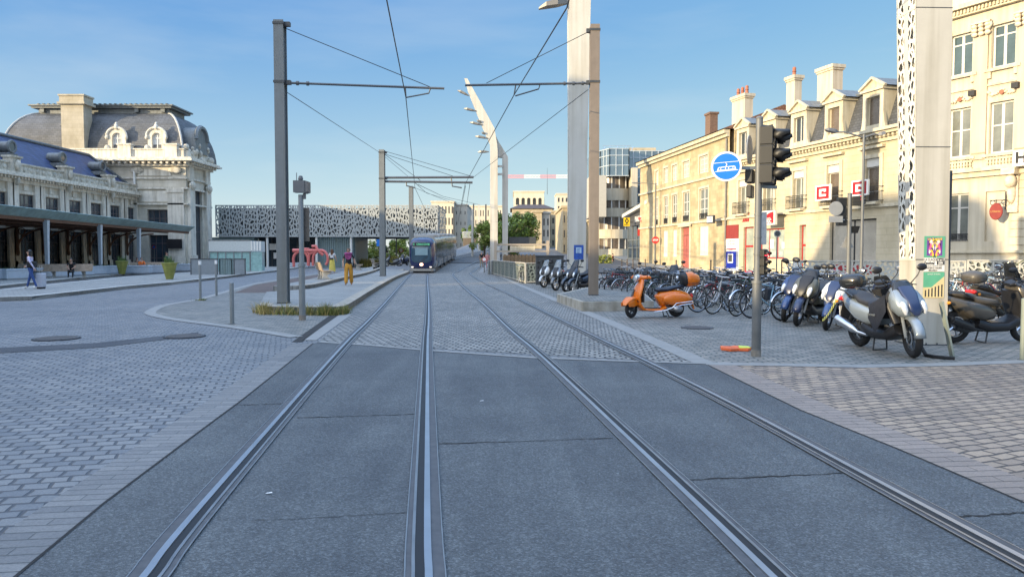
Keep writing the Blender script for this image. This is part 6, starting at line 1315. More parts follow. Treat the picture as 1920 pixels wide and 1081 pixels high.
pB = pole('brown catenary pole on the stone plinth behind the orange scooter', b2, .29, z2, 17 / FPX * b2[1], m_polebr, (P(0, 58, b2[1])[2], P(0, 155, b2[1])[2]))
b3 = G(718, 517, .2); z3_ = P(713, 281, b3[1])[2]; pC = pole('grey catenary pole on the platform before the tram', b3, .2, z3_, 10 / FPX * b3[1], m_poleg, (P(0, 286, b3[1])[2], P(0, 335, b3[1])[2]))
b4 = (P(771, 400, 80)[0], 80.0); pole('thin grey catenary pole just left of the tram', b4, .2, P(771, 349, 80)[2], 7.5 / FPX * 80, m_poleg)
for k, (px, py, d, m, lab) in enumerate(((885.5, 392, 112, m_mast, 'pale slim catenary pole right of the tram tail'), (898, 384, 140, m_mast, 'second pale slim pole beyond the tram tail'), (911, 383, 165, dark_grey, 'dark slim pole before the distant tree'), (888, 382, 190, dark_grey, 'farthest dark pole before the office blocks'), (851, 388, 150, dark_grey, 'dark slim pole rising behind the tram roof'))):
    xx = P(px, 400, d)[0]; pole(lab, (xx, d), T(xx, d), P(px, py, d)[2], (.34 if k < 2 else .3) * (d / 120) ** .5 * .9, m)
def wire(name, pts, r, label, group='overhead wires', sag=0.0):
    pts = [Vector(p) for p in pts]; out = []
    for i in range(len(pts) - 1):
        for k in range(7): t = k / 7; p = pts[i].lerp(pts[i + 1], t); p.z -= sag * 4 * t * (1 - t); out.append(p)
    out.append(pts[-1]); q = MB(); q.tube(out, r, 5); return tag(q.build(name, wire_mat), label, 'wire', group)
def arm(t, p_base, p_tip, extra):
    of = Vector(t.location); p_base = Vector(p_base); p_tip = Vector(p_tip); sc_ = p_base.y / 22; p_base = p_base - of; p_tip = p_tip - of; q = MB(); q.tube([p_base, p_tip], .035 * sc_, 8)
    b = Vector(p_base); e = Vector(p_tip); dd = (e - b).normalized()
    for k in (0.15, .45, .75): p = b + dd * k; q.cyl(p, p + dd * .07, .065, n=8)
    o = q.build('arm', mat('arm_grey', (0.10, 0.105, 0.11), 0.4, metal=.4) if 'arm_grey' not in MATS else MATS['arm_grey'], t)
    for pl in extra or (): q = MB(); q.tube([Vector(v) - of for v in pl], .022 * sc_, 6); q.build('steady_arm', MATS['arm_grey'], o)
    return t
D = b1[1]
arm(pA, P(527, 155, D), P(833, 166, D), [[P(760, 166, D), P(761, 181, D)], [P(761, 183, D), P(804, 175, D), P(807, 166, D)]])
D2 = b2[1]
arm(pB, P(1103, 156, D2), P(872, 160, D2), [[P(967, 159, D2), P(964, 178, D2)], [P(966, 180, D2), P(1010, 167, D2), P(1012, 160, D2)]])
D3 = b3[1]
arm(pC, P(720, 333, D3), P(888, 332, D3), None); arm(pC, P(720, 340, D3), P(886, 342, D3), [[P(762, 341, D3), P(762, 348, D3), P(778, 352, D3)], [P(846, 333, D3), P(848, 349, D3), P(866, 352, D3)]])
wire('stay_wire', [P(527, 50, D), P(806, 163, D)], .012, 'stay wire from the left pole top down to its arm tip')
wire('stay_wire', [P(530, 168, D), P(715, 288, D3), P(770, 335, 60)], .012, 'wire sloping from the left pole down to the second grey pole')
wire('stay_wire', [P(1103, 60, D2), P(912, 156, D2)], .012, 'stay wire from the brown pole top to its arm tip')
wire('stay_wire', [P(1103, 168, D2), P(888, 332, D3)], .012, 'wire sloping from the brown pole down to the second pole arms')
wire('contact_wire', [P(640, -420, 8), P(725, 0, 14.5), P(761, 183, D), P(778, 352, D3), P(812, 425, 85)], .014, 'contact wire running overhead above the left track')
wire('contact_wire', [P(1175, -420, 9.5), P(1063, 15, 15), P(964, 178, D2), P(872, 345, D3), P(858, 420, 85)], .016, 'contact wire crossing above the right track')
for k, (a_, b_, l) in enumerate((((720, 283), (886, 331), 'upper stay of the second grey pole'), ((722, 289), (855, 332), 'middle stay of the second grey pole'), ((722, 290), (788, 338), 'short steep stay of the second grey pole'))):
    wire('stay_wire', [P(*a_, D3), P(*b_, D3)], .016, l)
wire('contact_wire', [P(775, 340, D3), P(800, 362, 80), P(880, 386, 120)], .02, 'far contact wire above the tram roof'); wire('contact_wire', [P(784, 346, D3), P(830, 368, 80), P(900, 384, 120)], .02, 'second far contact wire above the tram roof'); wire('stay_wire', [P(773, 350, 80), P(860, 386, 110)], .02, 'stay of the thin pole left of the tram')
wire('drop_wire', [P(873, 348, D3), P(866, 385, 90)], .02, 'left drop wire under the second pole arms'); wire('drop_wire', [P(881, 345, D3), P(875, 385, 90)], .02, 'right drop wire under the second pole arms')
# ---- tall box signal pole on the left
b5 = G(567, 600); sp = thing('signal_pole', 'grey round post with a dark signal box on top and a flat sign behind', 'signal pole', (b5[0], b5[1], 0)); D5 = b5[1]
q = MB(); zt = P(567, 365, D5)[2]; q.cyl((0, 0, 0), (0, 0, 1.35), .078, n=14); q.cyl((0, 0, 1.35), (0, 0, 1.42), .095, n=14); q.cyl((0, 0, 1.42), (0, 0, zt), .062, n=14); q.build('post', grey_metal, sp, smooth=40)
q = MB(); zb = P(567, 361, D5)[2]; zt2 = P(567, 339, D5)[2]; q.box(-.155, .13, -.13, .13, zb, zt2); q.loft([[(.10, -.1, zb - .03), (.13, .1, zb - .03), (.13, .1, zt2), (.10, -.1, zt2)], [(.2, -.15, zb + .02), (.22, .1, zb), (.22, .1, zt2 - .03), (.2, -.15, zt2 - .02)]]); q.lathe([(.05, zt2), (.065, zt2 + .05), (.045, zt2 + .12), (.0, zt2 + .13)], 10); q.cyl((-.1, 0, zt2), (-.1, 0, zt2 + .2), .01, n=5); q.cyl((.09, 0, zb - .02), (.09, 0, zb - .16), .04, n=8); q.build('signal_box', mat('signal_grey', (0.13, 0.135, 0.14), 0.5), sp)
q = MB(); za, zc = P(577, 452, D5)[2], P(577, 389, D5)[2]; q.box(-.07, .17, .09, .12, za, zc); q.build('sign_back', mat('sign_back_brown', (0.11, 0.095, 0.08), 0.5), sp)
q = MB(); q.cyl((0, 0, 0), (0, 0, .13), .085, n=14); q.build('foot', mat('rusty_foot', (0.2, 0.17, 0.14), 0.7), sp)
# bollards
def bollard(px, py, top, r, label, cap=None, m=None):
    x_, y_ = G(px, py); h = P(px, top, y_)[2]; t = thing('bollard', label, 'bollard', (x_, y_, 0)); q = MB(); q.cyl((0, 0, 0), (0, 0, h), r, n=14); q.ell((0, 0, h), (r, r, r * .3), 14, 4, z0=0); q.build('post', m or grey_metal, t, smooth=40)
    if cap: q = MB(); q.cyl((0, 0, h - .16), (0, 0, h - .02), r + .006, n=14); q.build('band', m_signw, t)
    q = MB(); q.cyl((0, 0, 0), (0, 0, .012), r * 1.7, n=14); q.build('base_plate', dark_grey, t)
bollard(376, 561, 488, .045, 'white topped bollard with grass at its foot on the left kerb strip', True); bollard(406, 554, 487, .045, 'white topped bollard right of its twin near the hoarding', True); bollard(435.5, 607, 530, .05, 'plain grey bollard standing alone on the left setts')
bollard(1918, 675, 560, .045, 'grey green bollard cut by the right edge of the picture', None, mat('bollard_green', (0.20, 0.23, 0.2), 0.55, streak=.2))
# leaning post against the near mast
a_ = G(1786, 671); q = MB(); p1 = P(1765, 566, a_[1] + .25); q.bar((a_[0], a_[1], 0.0), p1, .095, .03); o = q.build('leaning_post', MATS['bollard_green']); tag(o, 'flat grey green post leaning against the near mast', 'post')
# dark sign post just right of the near mast, seen from behind
bx, by = 7.98, 13.6; t = thing('sign_post', 'dark backed round and square signs on a post beside the near mast', 'sign post', (bx, by, 0)); q = MB(); q.box(-.03, .03, -.04, .04, 0, P(1780, 320, by)[2]); q.build('post', dark_grey, t)
q = MB(); zc = P(1780, 349, by)[2]; M = Matrix.Translation((0, .06, zc)) @ Matrix.Rotation(R(50), 4, 'Z') @ Matrix.Rotation(PI / 2, 4, 'X'); q.lathe([(.24, -.01), (.24, .012)], 24, M); q.build('round_sign', mat('sign_back', (0.16, 0.15, 0.13), 0.45), t)
for py0, py1 in ((374, 391), (393, 411)): q = MB(); M = Matrix.Translation((0, .06, 0)) @ Matrix.Rotation(R(50), 4, 'Z'); q.box(-.17, .17, -.01, .012, P(0, py1, by)[2], P(0, py0, by)[2], M); q.build('plate_sign', MATS['sign_back'], t)
# ================================================================ tram
m_tblue = mat('tram_blue', (0.010, 0.020, 0.085), 0.15, var=0.15, coat=0.6); m_tglass = mat('tram_windscreen', (0.035, 0.075, 0.11), 0.06, var=.3, scale=.8, spec=0.9)
m_tgrey = mat('tram_silver', (0.42, 0.41, 0.39), 0.25, metal=0.55, var=0.08); m_tdark = mat('tram_dark', (0.02, 0.021, 0.024), 0.4)
tf = Vector((-8.15, 66.8, 0)); tdir = Vector((-0.25, 17, 0)).normalized()
tram = thing('tram', 'dark blue fronted tram with silver sides standing at the platform', 'tram', tf, math.atan2(tdir.y, tdir.x) - PI / 2)
HW, HT = 1.18, 3.28
# cab: cross sections going back from the nose
def ring(y, w, zb, zt, n=22, e=4.0):
    out = []
    for k in range(n):
        t = 2 * PI * k / n; c, s_ = math.cos(t), math.sin(t)
        out.append((w * abs(c) ** (2 / e) * (1 if c > 0 else -1), y, (zb + zt) / 2 + (zt - zb) / 2 * abs(s_) ** (2 / e) * (1 if s_ > 0 else -1)))
    return out
q = MB(); q.loft([ring(-.02, .75, .55, 2.7), ring(.06, .98, .42, 2.95), ring(.3, 1.1, .34, 3.1), ring(.9, 1.17, .3, 3.24), ring(1.9, HW, .3, HT)]); cab = q.build('cab', m_tblue, tram, smooth=50)
q = MB(); q.loft([ring(-.055, .62, 1.12, 2.35, e=5), ring(-.04, .8, .95, 2.5, e=5), ring(.04, .93, .85, 2.6, e=5), ring(.25, 1.0, .9, 2.62, e=5)]); ws = q.build('windscreen', m_tglass, cab, smooth=50)
q = MB(); q.box(-.56, .56, -.075, -.05, 1.62, 2.28); q.build('sun_blind', mat('blind_blue_grey', (0.22, 0.33, 0.37), 0.5, var=.1), ws)
q = MB(); q.box(-.78, .78, -.07, .05, 2.44, 2.74); q.build('destination_display', m_tdark, cab); text('C  CRACOVIE', .26, TM(0, -.076, 2.59), 'lettering', mat('led_green', (0.12, 0.55, 0.30), .5, emit=0.5), cab, sx=.95)
q = MB(); q.bar((-.1, -.12, .95), (.55, -.1, 1.55), .035); q.build('wiper', m_tdark, cab)
m_lamp = mat('lamp_glow', (1.0, 0.55, 0.38), .3, emit=1.6)
q = MB(); q.ell((0, -.1, .78), (.17, .08, .14), 16, 8); q.build('headlight', m_lamp, cab); 
for s_ in (-1, 1): q = MB(); q.ell((s_ * .82, -.0, .55), (.12, .08, .07), 10, 6); q.build('headlight', mat('clear_lamp', (0.7, 0.6, .5), .2, emit=.6) if 'clear_lamp' not in MATS else MATS['clear_lamp'], cab)
q = MB(); q.loft([[(-w, y, z0), (w, y, z0), (w, y, z1), (-w, y, z1)] for y, w, z0, z1 in ((-.06, .85, .2, .4), (.1, 1.08, .18, .42), (.9, 1.16, .18, .38))]); q.build('bumper', m_tgrey, cab)
# segments behind the cab
segs = [(1.92, 8.2), (8.6, 13.6), (14.0, 20.3), (20.7, 25.7), (26.1, 32.6)]
for i, (y0, y1) in enumerate(segs):
    sl = lambda y: T(tf.x, tf.y + y)
    q = MB(); q.loft([ring(y, HW, .3 + sl(y), HT + sl(y), e=7) for y in (y0, (y0 + y1) / 2, y1)]); b = q.build('body', m_tgrey, tram, smooth=40)
    n = max(3, int((y1 - y0) / 1.35)); st_ = (y1 - y0) / n
    for k in range(n):
        a, c = y0 + k * st_ + .07, y0 + (k + 1) * st_ - .07; z = sl((a + c) / 2); door = k % 3 == 1
        q = MB(); q.box(HW - .01, HW + .012, a, c, (0.5 if door else 1.12) + z, 2.72 + z); q.box(-HW - .012, -HW + .01, a, c, (0.5 if door else 1.12) + z, 2.72 + z); q.build('door' if door else 'window', mat('tram_side_glass', (0.05, 0.06, 0.065), .05, metal=.35, var=.2) if 'tram_side_glass' not in MATS else MATS['tram_side_glass'], b)
    q = MB(); q.box(-HW * .8, HW * .8, y0 + .3, y1 - .3, HT - .02 + sl(y0), HT + .28 + sl(y0)); q.build('roof_box', mat('roof_grey', (0.36, 0.36, 0.35), .5) if 'roof_grey' not in MATS else MATS['roof_grey'], b, bevel=.06)
    if i < 4: q = MB(); q.loft([ring(y, HW - .12, .4 + sl(y), HT - .12 + sl(y), e=6) for y in (y1, segs[i + 1][0])]); q.build('bellows', m_tdark, tram)
    q = MB(); q.box(-HW + .15, HW - .15, y0 + .4, y1 - .4, .06 + sl(y0), .4 + sl(y0)); q.build('bogie', m_tdark, tram)
q = MB(); q.box(-.8, .8, .3, 2.5, .05, .36); q.build('bogie', m_tdark, tram)
q = MB(); zt = HT + .3; q.bar((-.6, 9.5, zt), (-.3, 11.2, zt + 1.0), .06); q.bar((.6, 9.5, zt), (.3, 11.2, zt + 1.0), .06); q.bar((-.3, 11.2, zt + 1.0), (0, 9.8, zt + 1.75), .05); q.bar((.3, 11.2, zt + 1.0), (0, 9.8, zt + 1.75), .05); q.bar((-.8, 9.8, zt + 1.78), (.8, 9.8, zt + 1.78), .07); q.build('pantograph', m_tdark, tram)
# ================================================================ fences, cabinet and terrace in the middle distance
m_fence = pierced('fence_pattern', (0.42, 0.42, 0.38), scale=5.2, thr=0.16, sx=.8, sz=0.8)
m_fback = mat('fence_back', (0.13, 0.145, 0.14), .7, var=.25, streak=.3); m_frail = mat('fence_rail', (0.45, 0.43, 0.38), .55)
m_fdark = pierced('mossy_fence_pattern', (0.23, 0.26, 0.225), scale=6.5, thr=0.18, sx=.8, sz=0.8)
def pfence(label, A, B, h, n, zb=0.0, back=True, m_fence=m_fence):
    f = Fac(A, B); t = thing('pierced_fence', label, 'fence', (A[0], A[1], zb), f.rz); L_ = f.L
    for k in range(n):
        q = MB(); q.box(L_ * k / n + .04, L_ * (k + 1) / n - .04, 0, .02, .12, h - .05); q.build('panel', m_fence, t)
    q = MB(); q.box(-.03, L_ + .03, -.04, .06, h - .05, h); q.box(0, L_, -.02, .05, .06, .12)
    for k in range(n + 1): q.box(L_ * k / n - .035, L_ * k / n + .035, -.02, .05, 0, h - .051)
    q.build('frame', m_frail, t)
    if back: q = MB(); q.box(0, L_, .12, .16, 0, h - .1); q.build('backing', m_fback, t)
    return t
a_, b_ = G(921, 513), G(985, 531); pfence('mossy pierced panel fence beside the curving right hand track', a_, b_, 1.2, 8, m_fence=m_fdark)
pfence('short pierced fence return leading to the dark cabinet behind the white scooter', b_, (b_[0] + 1.3, b_[1] + .3), 1.2, 2, m_fence=m_fdark)
pfence('long pale pierced fence between the motorbikes and the bank', (14.4, 38.6), (22.0, 36.0), 1.36, 8, back=False)
pfence('sunlit pale pierced fence behind the near mast in front of the hotel', (22.1, 35.95), (28.0, 33.6), 1.4, 6, back=True)
pa, pb = P(1005, 510, 40.5), P(1057, 510, 40.5); t = thing('cabinet', 'dark grey street cabinet with studded front behind the parked scooters', 'cabinet', (pa[0], 40.5, 0)); w = pb[0] - pa[0]
q = MB(); q.box(0, w, 0, .8, 0, 1.56); q.box(-.04, w + .04, -.04, .84, 1.56, 1.62); q.build('body', dark_grey, t, bevel=.02); q = MB()
for i in range(6):
    for j in range(4): q.prism([(w * (i + .25) / 6, .3 + j * .3), (w * (i + .75) / 6, .3 + j * .3), (w * (i + .5) / 6, .48 + j * .3)], -.03, -.002)
q.build('studs', black_plastic, t)
dT = 70.0
def q3(px, py, d=dT): return P(px, py, d)
t = thing('terrace_stair_cover', 'railed terrace with dark roof box and cream panel behind the pierced fence', 'terrace', (0, dT, 0))
def pbox(name, px0, py0, px1, py1, y0, y1, m): a, c = q3(px0, py1, dT + y0), q3(px1, py0, dT + y0); q = MB(); q.box(a[0], c[0], y0, y1, max(0, a[2]), c[2]); return q.build(name, m, t)
pbox('roof_box', 954, 444, 1005, 457, 6, 9, dark_grey); pbox('cream_panel', 956, 461, 1003, 470, 4, 4.2, m_ctrim); pbox('side_panel', 930, 461, 937, 488, 0.5, .7, m_signw)
q = MB()
for py in (458.5, 471): a, c = q3(928, py), q3(1031, py); q.bar(a[:1] + (0,) + a[2:], c[:1] + (0,) + c[2:], .16); q.bar((a[0], 0, a[2]), (a[0], 7, a[2]), .12); q.bar((c[0], 0, c[2]), (c[0], 7, c[2]), .12)
for px in (929, 1027): a = q3(px, 457); q.bar((a[0], 0, 0), (a[0], 0, a[2] + .3), .26)
q.build('railing', mat('taupe_rail', (0.40, 0.33, 0.25), .5), t)
rnd = random.Random(5); q = MB()
for k in range(9): xx = q3(945 + k * 7, 480)[0]; q.box(xx, xx + .14, 2, 2.15, 0, 1.7); q.box(xx - .1, xx + .3, 1.8, 2.2, .9, 1.6)
q.build('chair_stack', mat('terrace_wood', (0.26, 0.17, 0.09), .6, var=.3), t); pbox('counter', 950, 482, 1010, 496, 3.0, 3.4, mat('counter_cream', (0.45, 0.37, 0.25), .6))
# parked car far up the street
cx_, cy_ = P(1016, 448, 178)[0], 178.0; t = thing('parked_car', 'small white car parked far up the street beyond the big tree', 'car', (cx_, cy_, T(cx_, cy_)), R(10)); q = MB()
q.loft([[(x, -.85 * k, z0), (x, .85 * k, z0), (x, .85 * k, z1), (x, -.85 * k, z1)] for x, k, z0, z1 in ((-2.1, .85, .35, .75), (-1.9, 1, .3, .95), (1.2, 1, .3, .95), (2.0, .95, .3, .8), (2.1, .85, .35, .65))]); q.build('body', white_paint, t, bevel=.08); q = MB(); q.loft([[(x0, -.8 * k, z), (x1, -.8 * k, z), (x1, .8 * k, z), (x0, .8 * k, z)] for x0, x1, k, z in ((-1.9, 1.2, 1, .96), (-1.5, .5, .85, 1.5))]); q.build('cabin', glass, t)
for x in (-1.3, 1.3):
    for s_ in (-1, 1): q = MB(); q.cyl((x, s_ * .75, .32), (x, s_ * .9, .32), .32, n=14); q.build('wheel', rubber, t)
# ================================================================ benches, tubs, grass, litter
m_wood = mat('bench_wood', (0.33, 0.25, 0.18), .65, var=.25, scale=7, streak=.2); m_conc = mat('bench_concrete', (0.38, 0.37, 0.34), .75, var=.12)
def bench(px, py, z, rz, label, L_=1.9):
    x, y = G(px, py, z); t = thing('bench', label, 'bench', (x, y, z), rz)
    q = MB(); q.box(-L_ / 2, L_ / 2, -.42, .08, .42, .47); q.build('seat', m_wood, t, bevel=.01)
    q = MB(); q.loft([[(-L_ / 2, .10, .47), (L_ / 2, .10, .47), (L_ / 2, .15, .47), (-L_ / 2, .15, .47)], [(-L_ / 2, .24, .9), (L_ / 2, .24, .9), (L_ / 2, .29, .9), (-L_ / 2, .29, .9)]]); q.build('backrest', m_wood, t)
    for k in (-1, 0, 1): xx = k * L_ * .4; q = MB(); q.loft([[(xx - .05, -.3, 0), (xx + .05, -.3, 0), (xx + .05, .16, 0), (xx - .05, .16, 0)], [(xx - .05, -.1, .2), (xx + .05, -.1, .2), (xx + .05, .1, .2), (xx - .05, .1, .2)], [(xx - .05, -.36, .418), (xx + .05, -.36, .418), (xx + .05, .12, .418), (xx - .05, .12, .418)]]); q.build('leg', m_conc, t)
    return t
bench(605, 523, .36, R(112), 'wooden bench on the higher platform behind the signal post', 2.2); bench(671, 506, .36, R(100), 'wooden bench with a bag just right of the man in ochre trousers', 2.0); bench(702, 500.5, .36, R(90), 'small far bench beside the second grey pole', 1.6)
bench(102, 520.5, .14, R(8), 'long pale bench under the canopy with the seated man at its end', 4.6); bench(275, 511.5, .14, R(15), 'bench under the canopy carrying the person in an orange top', 2.6)
m_tub = mat('tub_green', (0.25, 0.26, 0.06), .55, var=.25, scale=3, streak=.2)
for px, py, lab in ((229, 513.5, 'tapered yellow green planter tub at the station kerb, the farther one'), (318, 523, 'tapered yellow green planter tub with a plant on the traffic island')):
    x, y = G(px, py, .16); t = thing('planter_tub', lab, 'planter', (x, y, .16)); q = MB(); n = 18
    q.loft([[(r_ * (1 + .06 * (k % 2)) * math.cos(2 * PI * k / n), r_ * (1 + .06 * (k % 2)) * math.sin(2 * PI * k / n), z) for k in range(n)] for z, r_ in ((0, .2), (.1, .22), (.95, .42), (1.0, .45), (1.02, .40))]); q.build('tub', m_tub, t); q = MB()
    for k in range(60): a = random.uniform(0, 6.3); e = random.uniform(.15, .5); q.add([(0.25 * math.cos(a), .25 * math.sin(a), .95), (.25 * math.cos(a + .3), .25 * math.sin(a + .3), .95), (.34 * math.cos(a + .1), .34 * math.sin(a + .1), 1.0 + e)], [(0, 1, 2)])
    q.build('plant', lm_b, t)
# dry grass along the platform foot
def grass(name, label, pts, n, h, cols, spread=.12):
    q = MB(); rnd = random.Random(n)
    for k in range(n):
        i = rnd.randrange(len(pts) - 1); a, b = Vector(pts[i]), Vector(pts[i + 1]); p = a.lerp(b, rnd.random()) + Vector((rnd.gauss(0, spread * .5), -abs(rnd.gauss(0, spread)))); an = rnd.uniform(0, 6.28); hh = h * rnd.uniform(.3, 1.2) * (.7 + .5 * math.sin(p.x * 5.3) ** 2); dx, dy = rnd.gauss(0, .09), rnd.gauss(0, .09); w = .008; c_, s_ = math.cos(an) * w, math.sin(an) * w
        q.mi = rnd.choice((0, 0, 0, 1)) if p.x < pts[0][0] + (pts[-1][0] - pts[0][0]) * .3 else rnd.choice((0, 1, 1, 2))
        q.add([(p.x - c_, p.y - s_, 0), (p.x + c_, p.y + s_, 0), (p.x + dx * .5 + c_ * .7, p.y + dy * .5 + s_ * .7, hh * .6), (p.x + dx * .5 - c_ * .7, p.y + dy * .5 - s_ * .7, hh * .6), (p.x + dx * 1.5, p.y + dy * 1.5, hh)], [(0, 1, 2, 3), (3, 2, 4)])
    o = q.build(name, cols); o['kind'] = 'stuff'; return tag(o, label, 'grass')
g1 = mat('dry_grass', (0.36, 0.27, 0.09), .7, var=.3); g2 = mat('green_grass', (0.10, 0.14, 0.03), .7, var=.3); g3 = mat('olive_grass', (0.20, 0.20, 0.05), .7, var=.3)
grass('dry_grass', 'dry yellow and green grass tufts at the foot of the platform kerb', gp((484, 585), (500, 589), (600, 590.5), (636, 590), (652, 587)), 1500, .3, [g1, g3, g2]); grass('weeds', 'small green weeds at the foot of the white topped bollard', gp((370, 563), (386, 563)), 90, .1, [g2, g2, g1]); 
sh_ = MB(); x, y = G(1381, 657); sh_.up = True
pts = [(-.26, 0), (-.2, .12), (-.05, .09), (.05, .13), (.2, .08), (.27, .02), (.15, -.07), (0, -.05), (-.15, -.08)]
sh_.slab(pts, .008, .035); o = sh_.build('crumpled_cloth', mat('orange_cloth', (0.72, 0.14, 0.04), .7, var=.3, scale=8), None); o.location = (x, y, 0); o.scale = (1, 2.3, 1.5); tag(o, 'flattened orange vest lying on the pavers beside the traffic light post', 'cloth'); q = MB(); q.slab([(.02, -.04), (.1, .1), (.24, .05), (.22, -.03)], .036, .042); q.build('yellow_patch', mat('hi_vis_yellow', (0.62, 0.7, 0.08), .6), o)
for px, py, lab in ((504, 927, 'scrap of white paper on the asphalt between the left rails'), (903, 753, 'tiny pale litter scrap on the asphalt right of the middle rail')):
    x, y = G(px, py); q = MB(); q.add([(-.022, -.008, .012), (.025, .0, .015), (.018, .013, .017), (-.015, .009, .013)], [(0, 1, 2, 3)]); o = q.build('paper_scrap', m_signw); o.location = (x, y, 0); tag(o, lab, 'litter')
# ================================================================ bicycles
tyre_m = rubber
def link_mat(o, m): o.material_slots[0].link = 'OBJECT'; o.material_slots[0].material = m
def bike_paint(name, c): return mat(name, c, .35, var=.1, coat=.3)
BP = [('black', bike_paint('bike_black', (.012, .012, .013))), ('dark grey', bike_paint('bike_grey', (.07, .075, .08))), ('silver', mat('bike_silver', (.45, .46, .48), .35, metal=.6)), ('dark blue', bike_paint('bike_blue', (.02, .05, .18))), ('dark green', bike_paint('bike_green', (.02, .09, .06))), ('red', bike_paint('bike_red', (.28, .02, .02))), ('white', bike_paint('bike_white', (.6, .6, .58))), ('pale blue', bike_paint('bike_pale', (.18, .32, .42)))]
def wheel_meshes(r):
    b = MB(); b.torus(r - .018, .018, 30, 6); ty = b.mesh('tyre', tyre_m, 60)
    b = MB(); b.torus(r - .042, .010, 30, 5); b.cyl((0, -.035, 0), (0, .035, 0), .018, n=8)
    for k in range(16): a = 2 * PI * k / 16; s_ = .03 if k % 2 else -.03; b.cyl((.015 * math.cos(a), s_, .015 * math.sin(a)), ((r - .045) * math.cos(a + .2), 0, (r - .045) * math.sin(a + .2)), .0026, n=3)
    return ty, b.mesh('rim', steel, 60)
WT, WR = wheel_meshes(.345)
WB = 1.06
def bike_proto(style):
    t = thing('bicycle', 'bicycle', 'bicycle', (0, 0, -50)); hx, rx = WB / 2, -WB / 2; r = .345
    for x in (hx, rx):
        w = inst(WR, 'wheel', t, (x, 0, r)); inst(WT, 'tyre', w)
    bb = (-.06, 0, .29); st = (-.22, 0, .82); hd0 = (hx - .17, 0, .62); hd1 = (hx - .21, 0, .86); f = MB()
    if style == 'city':
        f.tube([hd0, (.12, 0, .40), bb], .02, 8); f.tube([hd1, (.15, 0, .62), (-.1, 0, .45)], .016, 8)
    else:
        f.tube([hd0, bb], .02, 8); f.tube([hd1, (-.2, 0, .78)], .018, 8)
    f.tube([bb, st], .017, 8); f.tube([hd0, (hx - .225, 0, .92)], .022, 8)
    for s_ in (-1, 1): f.tube([bb, (rx, s_ * .06, r)], .010, 6); f.tube([(-.18, 0, .70), (rx, s_ * .06, r)], .009, 6); f.tube([(hx - .16, s_ * .05, .60), (hx - .06, s_ * .055, .42), (hx, s_ * .055, r)], .013, 6)
    f.build('frame', BP[0][1], t, smooth=50)
    h = MB(); h.tube([(hx - .225, 0, .9), (hx - .235, 0, 1.02)], .014, 8)
    if style == 'city': h.tube([(hx - .42, -.28, 1.02), (hx - .26, -.24, 1.05), (hx - .2, 0, 1.03), (hx - .26, .24, 1.05), (hx - .42, .28, 1.02)], .012, 6)
    else: h.tube([(hx - .25, -.31, 1.03), (hx - .22, 0, 1.02), (hx - .25, .31, 1.03)], .013, 6)
    h.build('handlebar', steel, t, smooth=50)
    g = MB()
    for s_ in (-1, 1):
        if style == 'city': g.cyl((hx - .46, s_ * .285, 1.015), (hx - .33, s_ * .265, 1.04), .018, n=8)
        else: g.cyl((hx - .25, s_ * .20, 1.03), (hx - .25, s_ * .32, 1.03), .017, n=8)
        o = g.build('grip', black_plastic, t); g = MB()
    s2 = MB(); s2.loft([[(x, -w, z - .03), (x, w, z - .03), (x, w * .9, z + .02), (x, -w * .9, z + .02)] for x, w, z in ((-.40, .075, .93), (-.30, .09, .925), (-.15, .04, .92), (-.05, .015, .915))]); s2.tube([st, (-.245, 0, .91)], .014, 6); s2.build('saddle', black_plastic, t, bevel=.012)
    c = MB(); c.torus(.09, .008, 18, 4, Matrix.Translation((bb[0], .05, bb[2]))); c.tube([(bb[0], -.07, bb[2]), (bb[0] + .1, -.075, bb[2] - .13)], .011, 5); c.tube([(bb[0], .07, bb[2]), (bb[0] - .1, .075, bb[2] + .13)], .011, 5); c.box(bb[0] + .05, bb[0] + .15, -.17, -.08, bb[2] - .15, bb[2] - .12); c.box(bb[0] - .15, bb[0] - .05, .08, .17, bb[2] + .12, bb[2] + .15); c.build('crank', dark_grey, t)
    if style != 'sport':
        for x, a0, a1 in ((hx, 20, 170), (rx, 10, 190)):
            m_ = MB(); n = 14; vs = []
            for k in range(n + 1):
                a = R(a0 + (a1 - a0) * k / n); 
                for rr, yy in ((r + .012, -.03), (r + .024, 0), (r + .012, .03)): vs.append((x + rr * math.cos(a), yy, r + rr * math.sin(a)))
            m_.add(vs, [(k * 3 + j, k * 3 + j + 1, k * 3 + j + 4, k * 3 + j + 3) for k in range(n) for j in range(2)]); m_.build('mudguard', steel, t, smooth=60)
        q = MB(); 
        for yy in (-.06, 0, .06): q.bar((rx - .2, yy, .76), (rx + .2, yy, .76), .012)
        q.bar((rx - .2, -.06, .76), (rx - .2, .06, .76), .012); q.bar((rx + .2, -.06, .76), (rx + .2, .06, .76), .012)
        for s_ in (-1, 1): q.bar((rx, s_ * .06, r), (rx - .08, s_ * .06, .76), .01)
        q.build('rack', dark_grey, t)
    if style == 'city':
        q = MB(); x0, x1, z0, z1 = hx - .14, hx + .16, .74, .98
        for z in (z0, (z0 + z1) / 2, z1):
            e = .02 * (z - z0) / .24; q.bar((x0, -.16 - e, z), (x1 + e, -.16 - e, z), .008); q.bar((x0, .16 + e, z), (x1 + e, .16 + e, z), .008); q.bar((x1 + e, -.16 - e, z), (x1 + e, .16 + e, z), .008); q.bar((x0, -.16 - e, z), (x0, .16 + e, z), .008)
        for k in range(7): yy = -.16 + k * .053; q.bar((x1, yy, z0), (x1 + .02, yy * 1.1, z1), .006); q.bar((x0, yy, z0), (x0, yy, z1), .006); q.bar((x0, yy, z0), (x1, yy, z0), .006)
        for k in range(6): xx = x0 + k * .058; q.bar((xx, -.16, z0), (xx, -.18, z1), .006); q.bar((xx, .16, z0), (xx, .18, z1), .006)
        q.build('basket', dark_iron, t)
